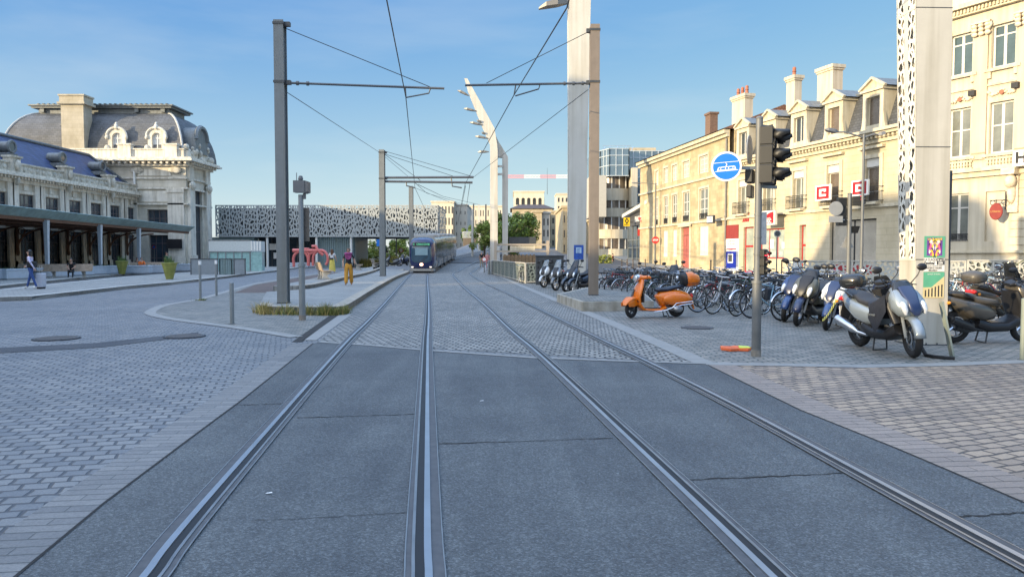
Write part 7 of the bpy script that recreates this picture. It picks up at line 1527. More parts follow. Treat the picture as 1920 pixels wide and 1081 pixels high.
    if style == 'tour':
        q = MB(); q.box(rx - .16, rx + .16, .08, .2, .42, .74); q.build('pannier', mat('pannier_dark', (.03, .035, .045), .7), t, bevel=.03)
    q = MB(); q.tube([(-.25, .08, .3), (-.32, .2, .01)], .009, 5); q.build('kickstand', steel, t)
    return t
protos = {s_: bike_proto(s_) for s_ in ('city', 'sport', 'tour')}
used_p = set(); ORD = ['leftmost', 'second', 'third', 'fourth', 'fifth', 'sixth', 'seventh', 'eighth', 'ninth', 'tenth', 'eleventh', 'twelfth', 'thirteenth', 'fourteenth', 'fifteenth', 'sixteenth', 'seventeenth', 'eighteenth', 'nineteenth']
def put_bike(x, y, rz, lean, style, paint, label, group, sc=1.0):
    t = protos[style] if style not in used_p else copy_tree(protos[style]); used_p.add(style)
    t.rotation_mode = 'ZYX' if False else 'XYZ'; t.rotation_euler = (lean, 0, rz); t.location = (x, y, T(x, y) + .006); t.scale = (sc, sc, sc)
    t['label'] = label; t['group'] = group
    for ch in t.children:
        if ch.name.startswith('frame'): link_mat(ch, BP[paint][1])
        if ch.name.startswith('mudguard'): link_mat(ch, steel if paint % 2 == 0 else BP[paint][1])
    return t
SN = {'city': 'basket bicycle', 'sport': 'sports bicycle', 'tour': 'touring bicycle'}
rnd = random.Random(11)
def row(P0, P1, n, head, rowname, group='bicycles parked in the racks', seed=0, skip=()):
    r_ = random.Random(seed + 100)
    pts = []
    for k in range(n):
        f = (k + r_.uniform(-.22, .22)) / max(1, n - 1); pts.append((P0[0] + (P1[0] - P0[0]) * f + r_.uniform(-.1, .1), P0[1] + (P1[1] - P0[1]) * f + r_.uniform(-.1, .1)))
    pts.sort(key=lambda p: p[0] / p[1])
    for k, (x, y) in enumerate(pts):
        st = r_.choice(('city', 'city', 'sport', 'tour')); pa = r_.choice((0, 0, 0, 1, 1, 2, 2, 3, 4, 5, 6, 7)); o = ORD[k] if k < len(ORD) else 'far right'
        put_bike(x, y, head + r_.uniform(-.18, .18) + (PI if r_.random() < .2 else 0), r_.uniform(-.13, .13), st, pa, f"{BP[pa][0]} {SN[st]}, {o}{'' if k == 0 else ' from left'} in the {rowname}", group, r_.uniform(.95, 1.04))
HD = R(205)
row((5.35, 21.9), (7.15, 18.5), 6, HD, 'front row behind the traffic light', seed=1)
row((5.6, 24.4), (9.2, 20.2), 12, HD, 'second row', seed=2)
row((5.2, 27.0), (10.6, 22.6), 13, HD - .15, 'third row', seed=3)
row((4.9, 29.6), (11.4, 25.6), 14, HD + .2, 'fourth row', seed=4)
row((4.6, 32.6), (12.6, 28.6), 15, HD, 'back row nearest the street', seed=5)
row((5.6, 36.6), (12.4, 33.8), 9, HD + .5, 'far row before the yellow house', seed=9)
row((3.9, 31.6), (5.0, 27.2), 7, HD - .1, 'cluster right of the three wheeler', seed=6)
row((14.6, 24.6), (20.0, 28.5), 10, R(120), 'row before the sunlit fence', seed=7)
x, y = G(976, 530); put_bike(x, y, R(100), .05, 'sport', 0, 'lone bicycle leaning on the mossy pierced fence left of the white scooter', 'bicycles parked in the racks')
# hoops of the bicycle rack
for k, (px, py, lab) in enumerate(((1347, 586, 'slim grey rack post standing among the front bicycles'), (1398, 566, 'slim rack post right of the silver front bicycles'), (1290, 560, 'rack post behind the orange scooter top case'))):
    x, y = G(px, py); t = thing('rack_post', lab, 'rack post', (x, y, 0)); q = MB(); q.tube([(-.0, 0, 0), (0, 0, .8), (.05, 0, .86), (.5, .25, .86), (.55, .28, .8), (.55, .28, 0)], .024, 8); q.build('hoop', grey_metal, t); q = MB(); q.cyl((0, 0, 0), (0, 0, .015), .07, n=10); q.build('foot', dark_grey, t)
# ================================================================ scooters
def lp(b, pts, n=14, e=2.6, M=None):
    "loft along a path in the XZ plane: each point is x, z, half width (y), half thickness"
    secs = []
    for i, (x, z, w, t) in enumerate(pts):
        a = pts[max(i - 1, 0)]; c = pts[min(i + 1, len(pts) - 1)]; d = Vector((c[0] - a[0], 0, c[1] - a[1])).normalized(); nr = Vector((-d.z, 0, d.x)); rg = []
        for k in range(n):
            an = 2 * PI * k / n; cc, ss = math.cos(an), math.sin(an); cc = abs(cc) ** (2 / e) * (1 if cc > 0 else -1); ss = abs(ss) ** (2 / e) * (1 if ss > 0 else -1)
            p = Vector((x, w * cc, z)) + nr * t * ss; rg.append(p)
        secs.append(rg)
    return b.loft(secs, M)
def moto_wheel(b_t, b_r, c, r, w, M=None):
    M0 = Matrix.Translation(c) if M is None else M @ Matrix.Translation(c)
    b_t.torus(r - w * .9, w * .9, 28, 10, M0, flat=.95)
    b_r.torus(r - w * 1.75, w * .28, 24, 6, M0, flat=1.6); b_r.cyl(M0 @ Vector((0, -.05, 0)), M0 @ Vector((0, .05, 0)), .04, n=12)
    for k in range(5):
        a = 2 * PI * k / 5; b_r.bar(M0 @ Vector((.03 * math.cos(a), 0, .03 * math.sin(a))), M0 @ Vector(((r - w * 1.8) * math.cos(a), 0, (r - w * 1.8) * math.sin(a))), .035, .03)
m_smoke = mat('smoked_screen', (.03, .035, .045), .08, var=.2, trans=.35); m_clear = mat('clear_screen', (.55, .6, .62), .08, trans=.75, var=0)
m_lens = mat('lamp_lens', (.62, .64, .66), .08, metal=.35, var=.1, coat=.5); m_tail = mat('tail_lens', (.5, .01, .012), .15, coat=.5, var=.1); m_amber = mat('amber_lens', (.7, .25, .02), .2, var=.1); m_seat = mat('seat_vinyl', (.02, .02, .023), .5, var=.25, bump=.15); m_plate = mat('number_plate', (.6, .6, .58), .4, var=.05)
def paint(name, c, metal=.0, rough=.28): return MATS[name] if name in MATS else mat(name, c, rough, metal=metal, var=.05, coat=.45)
def wheelset(t, xf, xr, r, w, steer, disc=True, rimmat=None, fend=None, fork=steel, three=False):
    pv = Vector((xf - .12, 0, .5)); SM = Matrix.Translation(pv) @ Matrix.Rotation(steer, 4, 'Z') @ Matrix.Translation(-pv)
    for s_ in ((-.2, .2) if three else (0,)):
        bt, br = MB(), MB(); moto_wheel(bt, br, (xf, s_, r), r, w, SM); o = bt.build('front_wheel', rubber, t, smooth=50); br.build('rim', rimmat or steel, o, smooth=30)
        if disc: d = MB(); d.torus(.10, .018, 22, 4, SM @ Matrix.Translation((xf, s_ - .05, r)), flat=.2); d.box(xf - .15, xf - .08, s_ - .08, s_ - .03, r + .02, r + .1, SM); d.build('brake_disc', chrome, o)
        k = MB()
        for q in (-1, 1): k.tube([SM @ Vector((xf, s_ + q * (w + .03), r)), SM @ Vector((xf - .10, s_ + q * (w + .03), r + .30)), SM @ Vector((xf - .2, s_ + q * (w + .02), r + .5))], [.022, .026, .024], 8)
        k.build('fork', fork, t, smooth=40)
        if fend:
            f = MB(); n = 12; vs = []
            for i in range(n + 1):
                a = R(5 + 150 * i / n); rr = r + .022
                for yy, dr in ((-w * 1.35, -.035), (-w * .8, .0), (0, .012), (w * .8, .0), (w * 1.35, -.035)): vs.append(SM @ Vector((xf + (rr + dr) * math.cos(a), s_ + yy, r + (rr + dr) * math.sin(a))))
            f.add(vs, [(i * 5 + j, i * 5 + j + 1, i * 5 + j + 6, i * 5 + j + 5) for i in range(n) for j in range(4)]); o2 = f.build('front_fender', fend, t, smooth=60); sm_ = o2.modifiers.new('thick', 'SOLIDIFY'); sm_.thickness = .008
    bt, br = MB(), MB(); moto_wheel(bt, br, (xr, 0, r), r, w * 1.1); o = bt.build('rear_wheel', rubber, t, smooth=50); br.build('rim', rimmat or steel, o, smooth=30)
    return SM
def mirrors(t, x, z, m=black_plastic, sp=.34, h=.2, big=1.0):
    for s_ in (-1, 1):
        b = MB(); b.tube([(x - .03, s_ * .2, z), (x, s_ * (sp - .03), z + h * .6), (x + .02, s_ * sp, z + h)], .009, 6); b.ell((x + .02, s_ * (sp + .03), z + h + .03), (.03 * big, .075 * big, .05 * big), 12, 8); o = b.build('mirror', m, t, smooth=50); g = MB(); g.ell((x - .012, s_ * (sp + .03), z + h + .03), (.006, .06 * big, .038 * big), 12, 6); g.build('mirror_glass', chrome, o)
def bars(t, x, z, m=black_plastic, sp=.31, SM=None):
    b = MB(); f = (lambda v: SM @ Vector(v)) if SM else (lambda v: Vector(v)); b.tube([f((x - .08, -sp, z)), f((x, -.12, z + .03)), f((x, .12, z + .03)), f((x - .08, sp, z))], .014, 6)
    for s_ in (-1, 1): b.tube([f((x - .05, s_ * (sp - .12), z + .01)), f((x - .09, s_ * sp, z - .005))], .022, 8); b.tube([f((x + .02, s_ * (sp - .1), z + .015)), f((x + .01, s_ * (sp + .01), z + .0))], .008, 5); b.ell(f((x - .03, s_ * (sp - .15), z + .015)), (.04, .035, .03), 8, 6)
    b.build('handlebar', m, t, smooth=50)
def top_case(t, x, z, m, s_=1.0, back=True):
    b = MB(); lp(b, [(x + .20 * s_, z + .13, .12 * s_, .06), (x + .17 * s_, z + .14, .2 * s_, .12), (x, z + .15, .23 * s_, .15), (x - .17 * s_, z + .14, .21 * s_, .13), (x - .23 * s_, z + .12, .13 * s_, .06)], 16, 2.8); o = b.build('top_case', m, t, smooth=60); c = MB(); c.torus(.225 * s_, .007, 28, 5, Matrix.Translation((x - .01, 0, z + .10)) @ Matrix.Rotation(PI / 2, 4, 'X') @ Matrix.Diagonal((.98, 1, 1.0, 1))); c.build('case_seam', dark_grey, o)
    k = MB(); k.bar((x - .2, -.12, z - .01), (x + .35, -.1, z - .05), .02); k.bar((x - .2, .12, z - .01), (x + .35, .1, z - .05), .02); k.build('carrier', dark_grey, t)
def plate_tail(t, x, z, big=1.0, plate=True):
    b = MB(); b.ell((x, 0, z), (.05, .15 * big, .05 * big), 12, 8); b.build('tail_light', m_tail, t)
    for s_ in (-1, 1): a = MB(); a.ell((x + .02, s_ * .19 * big, z - .04), (.035, .03, .028), 10, 6); a.build('indicator', m_amber, t)
    if plate:
        f = MB(); f.box(x - .07, x - .05, -.1, .1, z - .32, z - .14, None); f.build('number_plate', m_plate, t); g = MB(); lp(g, [(x + .06, z - .05, .1, .02), (x - .03, z - .25, .1, .012), (x - .06, z - .42, .09, .01)]); g.build('rear_mudguard', black_plastic, t, smooth=40)
def maxi(label, loc, rz, body, dark=None, screen=m_smoke, case=None, steer=0.0, lean=0.0, cover=False, exhaust=steel, three=False, sc=1.0, screen_h=.34, fend=None, nose2=None, mir=black_plastic, seatm=None, group=None):
    "a large scooter: nose at +x"
    t = thing('scooter', label, 'scooter', (loc[0], loc[1], T(*loc) + .008), rz, group); t.rotation_euler = (lean, 0, rz); t.scale = (sc, sc, sc); dark = dark or black_plastic
    xf, xr, r, w = .72, -.68, .30, .062; SM = wheelset(t, xf, xr, r, w, steer, True, dark_grey if body is not None and cover else steel, fend or body, grey_metal, three)
    b = MB(); lp(b, [(.70, .60, .07, .03), (.68, .66, .20, .10), (.60, .78, .25, .15), (.50, .92, .23, .12), (.42, 1.03, .17, .06), (.40, 1.06, .1, .02)], 18, 3.2); b.build('front_fairing', body, t, smooth=60)
    b = MB(); lp(b, [(.80, .64, .04, .012), (.785, .72, .10, .03), (.725, .83, .095, .035), (.64, .95, .13, .03), (.54, 1.05, .12, .03)], 14, 3.0); b.build('nose_panel', nose2 or dark, t, smooth=60)
    for s_ in (-1, 1): b = MB(); lp(b, [(.765, .655, .015, .02), (.76, .72, .045, .035), (.72, .80, .05, .035), (.67, .87, .02, .02)], 10, 2.4, Matrix.Translation((0, s_ * .155, 0))); b.build('headlight', m_lens, t, smooth=60)
    b = MB(); lp(b, [(.52, .50, .20, .06), (.44, .75, .25, .06), (.36, .95, .18, .04)], 14, 3); lp(b, [(.50, .42, .17, .10), (.25, .30, .2, .09), (-.1, .30, .2, .1), (-.35, .38, .18, .1)], 14, 3); b.build('leg_shield', dark, t, smooth=50)
    b = MB(); lp(b, [(.02, .52, .12, .10), (-.2, .56, .20, .17), (-.45, .62, .23, .17), (-.75, .73, .19, .12), (-.98, .83, .10, .06), (-1.04, .85, .04, .02)], 18, 2.6); b.build('rear_body', body, t, smooth=60)
    b = MB(); lp(b, [(.12, .70, .07, .03), (.02, .74, .14, .05), (-.22, .765, .17, .065), (-.42, .80, .17, .06), (-.50, .86, .17, .055), (-.78, .90, .14, .05), (-.92, .905, .08, .025)], 16, 2.8); b.build('seat', seatm or m_seat, t, smooth=60)
    b = MB(); lp(b, [(-.2, .30, .1, .07), (-.5, .28, .12, .1), (-.7, .30, .1, .07)], 12, 3); b.tube([(-.35, .14, .3), (-.68, .14, .3)], .05, 8); b.tube([(-.60, .14, .36), (-.5, .16, .62)], .022, 8); b.torus(.05, .012, 8, 5, Matrix.Translation((-.55, .15, .5))); b.build('engine', dark_grey, t, smooth=40)
    b = MB(); b.tube([(-.25, -.14, .25), (-.45, -.17, .28), (-.55, -.19, .33), (-.95, -.22, .46)], [.025, .03, .07, .075], 14); b.ell((-.95, -.22, .46), (.02, .06, .06), 10, 6); b.build('exhaust', exhaust, t, smooth=50)
    bars(t, .36, 1.06); mirrors(t, .42, 1.08, mir, .34, .22, 1.15)
    b = MB(); lp(b, [(.46, 1.02, .15, .05), (.36, 1.08, .12, .06), (.28, 1.05, .08, .03)], 12, 2.6); b.build('dashboard', black_plastic, t, smooth=50)
    b = MB(); n = 9; vs = []
    for i in range(6):
        f = i / 5
        for j in range(n): v = (j / (n - 1) - .5) * 2; vs.append((.60 - f * .62 * screen_h - .06 * v * v, v * (.19 - .07 * f * f), .96 + screen_h * 1.0 * f))
    b.add(vs, [(i * n + j, i * n + j + 1, (i + 1) * n + j + 1, (i + 1) * n + j) for i in range(5) for j in range(n - 1)]); o = b.build('windscreen', screen, t, smooth=60); sd_m = o.modifiers.new('thick', 'SOLIDIFY'); sd_m.thickness = .006
    plate_tail(t, -1.02, .80); b = MB(); b.tube([(-.1, .1, .25), (-.14, .12, .01)], .014, 6); b.tube([(-.1, -.1, .25), (-.14, -.12, .01)], .014, 6); b.bar((-.14, -.12, .015), (-.14, .12, .015), .02); b.build('centre_stand', dark_grey, t)
    for s_ in (-1, 1): b = MB(); b.tube([(-.55, s_ * .17, .86), (-.75, s_ * .19, .95), (-.98, s_ * .15, .96)], .016, 6); b.build('grab_rail', dark_grey, t)
    if case: top_case(t, -.95, .98, case)
    if cover:
        b = MB(); lp(b, [(.46, .99, .22, .05), (.36, .78, .27, .09), (.16, .66, .26, .12), (-.05, .72, .22, .09), (-.14, .78, .17, .04)], 16, 2.8); 
        for s_ in (-1, 1): b.loft([[(.42, s_ * .25, .95), (.48, s_ * .28, .70), (.40, s_ * .26, .70)], [(.25, s_ * .26, .86), (.22, s_ * .30, .34), (.12, s_ * .27, .38)], [(.0, s_ * .22, .78), (-.02, s_ * .26, .56), (-.06, s_ * .22, .58)]])
        o = b.build('leg_cover', mat('leg_cover_cloth', (.012, .014, .022), .62, var=.3, bump=.5, bscale=14), t, smooth=60); text('TUCANO', .045, Matrix.Translation((.14, -.302, .62)) @ Matrix.Rotation(PI / 2, 4, 'X'), 'lettering', grey_metal, o)
    return t
def two(pf, pr, **k):
    "position and heading from the pixel of the front and the rear contact point"
    a, c = Vector(G(*pf)), Vector(G(*pr)); m_ = (a + c) / 2; d = a - c; return (m_.x, m_.y), math.atan2(d.y, d.x)
# orange scooter of the classic rounded kind
m_or = paint('orange_paint', (.72, .17, .008), rough=.22)
loc, rz = two((1179, 596), (1276, 594)); vs_ = thing('scooter', 'bright orange classic scooter with orange top case on its stand before the plinth', 'scooter', (*loc, .008), rz)
xf, xr, r, w = .70, -.60, .225, .055; pvm = wheelset(vs_, xf, xr, r, w, R(28), True, dark_grey, None, dark_grey)
b = MB(); lp(b, [(xf + .27, .33, .05, .02), (xf + .22, .42, .12, .04), (xf + .08, .50, .15, .05), (xf - .12, .50, .15, .05), (xf - .24, .44, .13, .04)], 14, 2.3, pvm)
for s_ in (-1, 1): lp(b, [(xf + .24, .36, .012, .05), (xf + .05, .40, .012, .10), (xf - .2, .42, .012, .06)], 10, 2.5, pvm @ Matrix.Translation((0, s_ * .125, -.01)))
b.build('front_fender', m_or, vs_, smooth=60)
b = MB(); lp(b, [(.28, .20, .17, .03), (.40, .24, .20, .05), (.50, .38, .22, .06), (.52, .55, .25, .06), (.46, .75, .24, .06), (.40, .90, .15, .06), (.37, .98, .09, .05)], 18, 2.4); b.build('leg_shield', m_or, vs_, smooth=60)
b = MB(); lp(b, [(.40, .22, .18, .04), (.15, .20, .19, .035), (-.1, .20, .19, .04), (-.25, .26, .18, .05)], 14, 3); b.build('floorboard', m_or, vs_, smooth=50)
b = MB(); lp(b, [(.33, .26, .15, .012), (.1, .245, .15, .012), (-.1, .245, .15, .012)], 10, 3); b.build('floor_mat', black_plastic, vs_)
b = MB(); lp(b, [(.39, .40, .17, .05), (.40, .62, .20, .04), (.33, .80, .16, .05)], 14, 3); b.build('glove_box', black_gloss, vs_, smooth=50)
b = MB(); lp(b, [(-.06, .42, .10, .16), (-.16, .48, .17, .20), (-.35, .52, .22, .20), (-.6, .53, .24, .19), (-.82, .50, .20, .16), (-.98, .44, .12, .10), (-1.04, .40, .05, .05)], 18, 2.3)
for s_ in (-1, 1): b.ell((-.52, s_ * .20, .48), (.40, .10, .17), 18, 10)
b.build('rear_body', m_or, vs_, smooth=70)
b = MB(); lp(b, [(-1.0, .42, .08, .03), (-1.06, .30, .07, .02), (-1.1, .2, .06, .01)], 10); b.build('rear_mudguard', m_or, vs_, smooth=50)
b = MB(); lp(b, [(.0, .70, .08, .04), (-.1, .72, .14, .06), (-.3, .72, .16, .06), (-.5, .77, .16, .05), (-.75, .80, .13, .04), (-.84, .80, .08, .02)], 16, 2.6); b.build('seat', mat('navy_seat', (.012, .016, .03), .45, var=.2, bump=.1), vs_, smooth=60)
hs = MB(); hs.ell((.38, 0, 1.03), (.15, .13, .085), 16, 10, pvm)
for s_ in (-1, 1): lp(hs, [(.33, 1.03, .03, .03), (.30, 1.04, .03, .03)], 10, 2.2, pvm @ Matrix.Translation((0, s_ * .3, 0))); hs.tube([pvm @ Vector((.36, s_ * .1, 1.03)), pvm @ Vector((.32, s_ * .24, 1.05)), pvm @ Vector((.30, s_ * .29, 1.05))], [.06, .05, .03], 10)
hs.build('handlebar_cover', m_or, vs_, smooth=60)
b = MB(); b.tube([pvm @ Vector((.45, 0, 1.03)), pvm @ Vector((.53, 0, 1.02))], [.095, .095], 18); b.build('lamp_ring', chrome, vs_, smooth=40); b = MB(); b.ell(pvm @ Vector((.525, 0, 1.02)), (.035, .085, .085), 16, 10); b.build('headlight', m_lens, vs_, smooth=60)
for s_ in (-1, 1):
    b = MB(); b.cyl(pvm @ Vector((.30, s_ * .28, 1.05)), pvm @ Vector((.25, s_ * .4, 1.05)), .022, n=8); b.build('grip', black_plastic, vs_)
    b = MB()
    for k in range(4): b.box(.515 - k * .012, .56 - k * .012, s_ * .17 - .035, s_ * .17 + .035, .42 + k * .07, .45 + k * .07)
    b.build('air_grille', black_plastic, vs_)
b = MB(); lp(b, [(.565, .55, .035, .012), (.52, .72, .03, .012)], 10); b.build('horn_cover', chrome, vs_, smooth=50)
for s_ in (-1, 1): b = MB(); b.tube([(.1, s_ * .2, .16), (-.2, s_ * .26, .2), (-.35, s_ * .31, .27), (-.6, s_ * .33, .33), (-.95, s_ * .25, .36), (-1.02, s_ * .12, .40)], .011, 6); b.tube([(-.35, s_ * .31, .27), (-.45, s_ * .33, .38), (-.95, s_ * .25, .42)], .010, 6); b.build('crash_bar', chrome, vs_, smooth=50)
b = MB(); b.tube([(-.78, -.1, .78), (-1.15, -.12, .80), (-1.15, .12, .80), (-.78, .1, .78)], .012, 6); b.tube([(-.85, 0, .6), (-1.1, 0, .79)], .01, 6); b.build('rear_rack', chrome, vs_, smooth=50)
b = MB(); lp(b, [(-.80, .96, .13, .13), (-.84, .98, .19, .185), (-.98, .99, .21, .20), (-1.13, .95, .19, .16), (-1.22, .89, .1, .08)], 16, 2.5); o = b.build('top_case', m_or, vs_, smooth=60); b = MB(); lp(b, [(-.73, .97, .12, .13), (-.77, .98, .18, .18), (-.83, .985, .195, .19)], 16, 2.5); b.build('back_pad', mat('pad_black', (.012, .013, .016), .5), o, smooth=60); b = MB(); b.box(-1.24, -.84, -.208, .208, .885, .892); b.build('case_seam', dark_grey, o)
b = MB(); lp(b, [(-.3, .24, .09, .07), (-.55, .23, .11, .09), (-.7, .24, .08, .06)], 12, 3); b.ell((-.58, .16, .22), (.14, .07, .09), 12, 8); b.ell((-.58, -.16, .22), (.14, .07, .09), 12, 8); b.build('engine', steel, vs_, smooth=50)
b = MB()
for s_ in (-1, 1): b.tube([(-.25, s_ * .1, .2), (-.33, s_ * .17, .01)], .014, 6); b.tube([(-.33, s_ * .17, .012), (-.42, s_ * .18, .01)], .014, 6)
b.build('centre_stand', black_plastic, vs_); b = MB(); b.ell((-1.02, 0, .55), (.04, .09, .07), 12, 8); b.build('tail_light', m_tail, vs_); mirrors(vs_, .34, 1.06, black_plastic, .3, .1, .8)
# the other scooters
m_sil = paint('silver_paint', (.24, .28, .31), .4); m_navy = paint('navy_paint', (.012, .022, .07)); m_ol = paint('olive_paint', (.085, .085, .065), .3, .35); m_blue = paint('blue_paint', (.02, .05, .16)); m_whitep = paint('scooter_white', (.62, .64, .65)); m_slate_p = paint('slate_paint', (.035, .05, .075), .2); m_br = paint('bronze_paint', (.10, .088, .072), .35, .3); m_greyp = paint('grey_paint', (.16, .17, .18), .25)
l, z = two((1716, 671), (1610, 649)); sv = maxi('silver scooter with black leg cover and large disc brake in front of the near mast', l, z, m_sil, black_plastic, black_gloss, None, R(-14), R(4), True, steel, fend=m_sil, nose2=m_navy, screen_h=.2, sc=1.06)
l, z = two((1690, 622), (1597, 640)); maxi('black motorbike with glossy black top case seen from behind, left of the silver scooter', l, z, m_navy, black_plastic, m_smoke, mat('case_black', (.015, .016, .018), .25, var=.2, coat=.3), 0, R(-6), sc=1.0, screen_h=.25)
l, z = two((1535, 621), (1606, 609)); maxi('small dark blue and white scooter facing left below the black top case', l, z, m_whitep, m_navy, m_smoke, None, R(10), R(-9), sc=1.0, fend=m_blue, screen_h=.1)
l, z = two((1479, 613), (1555, 601)); maxi('olive grey sports scooter leaning in the middle of the row', l, z, m_ol, black_plastic, m_smoke, None, R(10), R(-10), fend=m_navy, sc=1.1, screen_h=.25)
l, z = two((1456, 605), (1525, 594)); maxi('blue scooter with a round lamp at the left end of the leaning row', l, z, m_blue, m_navy, m_smoke, None, R(10), R(-12), fend=m_blue, sc=1.08, screen_h=.12)
l, z = two((1899, 641), (1802, 643)); maxi('bronze brown scooter facing right beside the near mast, side stand down', l, z, m_br, black_plastic, m_smoke, None, R(8), R(5), exhaust=black_plastic, seatm=mat('brown_seat', (.075, .066, .055), .45, var=.2, bump=.1), screen_h=.1, sc=1.03)
l, z = two((1915, 606), (1818, 612)); maxi('brown tourer scooter with tall screen and grey top case behind the bronze one', l, z, m_br, black_plastic, m_smoke, mat('case_brown', (.075, .068, .058), .4, var=.2), R(5), R(4), screen_h=.5)
l, z = two((1960, 628), (1905, 612)); maxi('dark scooter cut by the right edge behind the grey green bollard', l, z, m_greyp, black_plastic, m_smoke, None, 0, R(4), screen_h=.3)
l, z = two((1012, 540), (1058, 537)); maxi('white maxi scooter with clear screen, leftmost by the dark cabinet', l, z, m_whitep, black_plastic, m_clear, None, R(-8), R(6), screen_h=.42)
l, z = two((1032, 546), (1082, 542)); maxi('grey maxi scooter between the white one and the dark three wheeler', l, z, m_greyp, black_plastic, m_clear, None, R(-8), R(5), screen_h=.45)
l, z = two((1050, 551), (1126, 546)); maxi('dark slate three wheeled scooter with tall screen behind the brown pole', l, z, m_slate_p, black_plastic, m_smoke, None, R(-12), 0, three=True, screen_h=.42, sc=1.04)
l, z = two((1205, 556), (1252, 552)); maxi('navy scooter half hidden behind the orange scooter handlebar', l, z, m_navy, black_plastic, m_smoke, None, 0, R(5), screen_h=.2)
l, z = two((1252, 562), (1292, 553)); maxi('grey scooter with grey screen behind the orange scooter seat', l, z, m_greyp, black_plastic, m_smoke, None, 0, R(5), screen_h=.3)
l, z = two((1484, 552), (1516, 545)); maxi('grey scooter with clear screen among the bicycles below the red door', l, z, m_greyp, black_plastic, m_clear, None, 0, R(5), screen_h=.45)
for px, m, lab in ((737, m_greyp, 'tiny grey scooter parked left of the tram under the hall'), (758, m_navy, 'tiny dark motorbike parked right beside the tram front')): x = P(px, 490, 84)[0]; maxi(lab, (x, 84), R(200 if px < 750 else 250), m, None, m_smoke, None, 0, 0)
# chain on the pavement by the silver scooter wheel
q = MB(); pts = [G(1716, 655), G(1726, 664), G(1736, 669), G(1752, 672), G(1772, 674), G(1790, 675)]; q.tube([(p[0], p[1], .22 * (1 - min(1, k / 2.0)) + .03) for k, p in enumerate(pts)], .03, 8); tag(q.build('chain_lock', mat('lock_sleeve', (.012, .012, .013), .8, bump=.4)), 'black sleeved chain lock trailing from the silver scooter front wheel', 'chain lock')
q = MB(); a, c = P(1568, 562, 15.5), P(1543, 600, 15.4)
for k in range(16): p = Vector(a).lerp(Vector(c), k / 15); p.z -= .05 * math.sin(PI * k / 15); q.torus(.02, .006, 8, 4, Matrix.Translation(p) @ Matrix.Rotation(k * 1.57, 4, 'Z'))
tag(q.build('yellow_chain', mat('chain_yellow', (.5, .5, .12), .4)), 'yellow chain hanging from the black top case motorbike', 'chain')
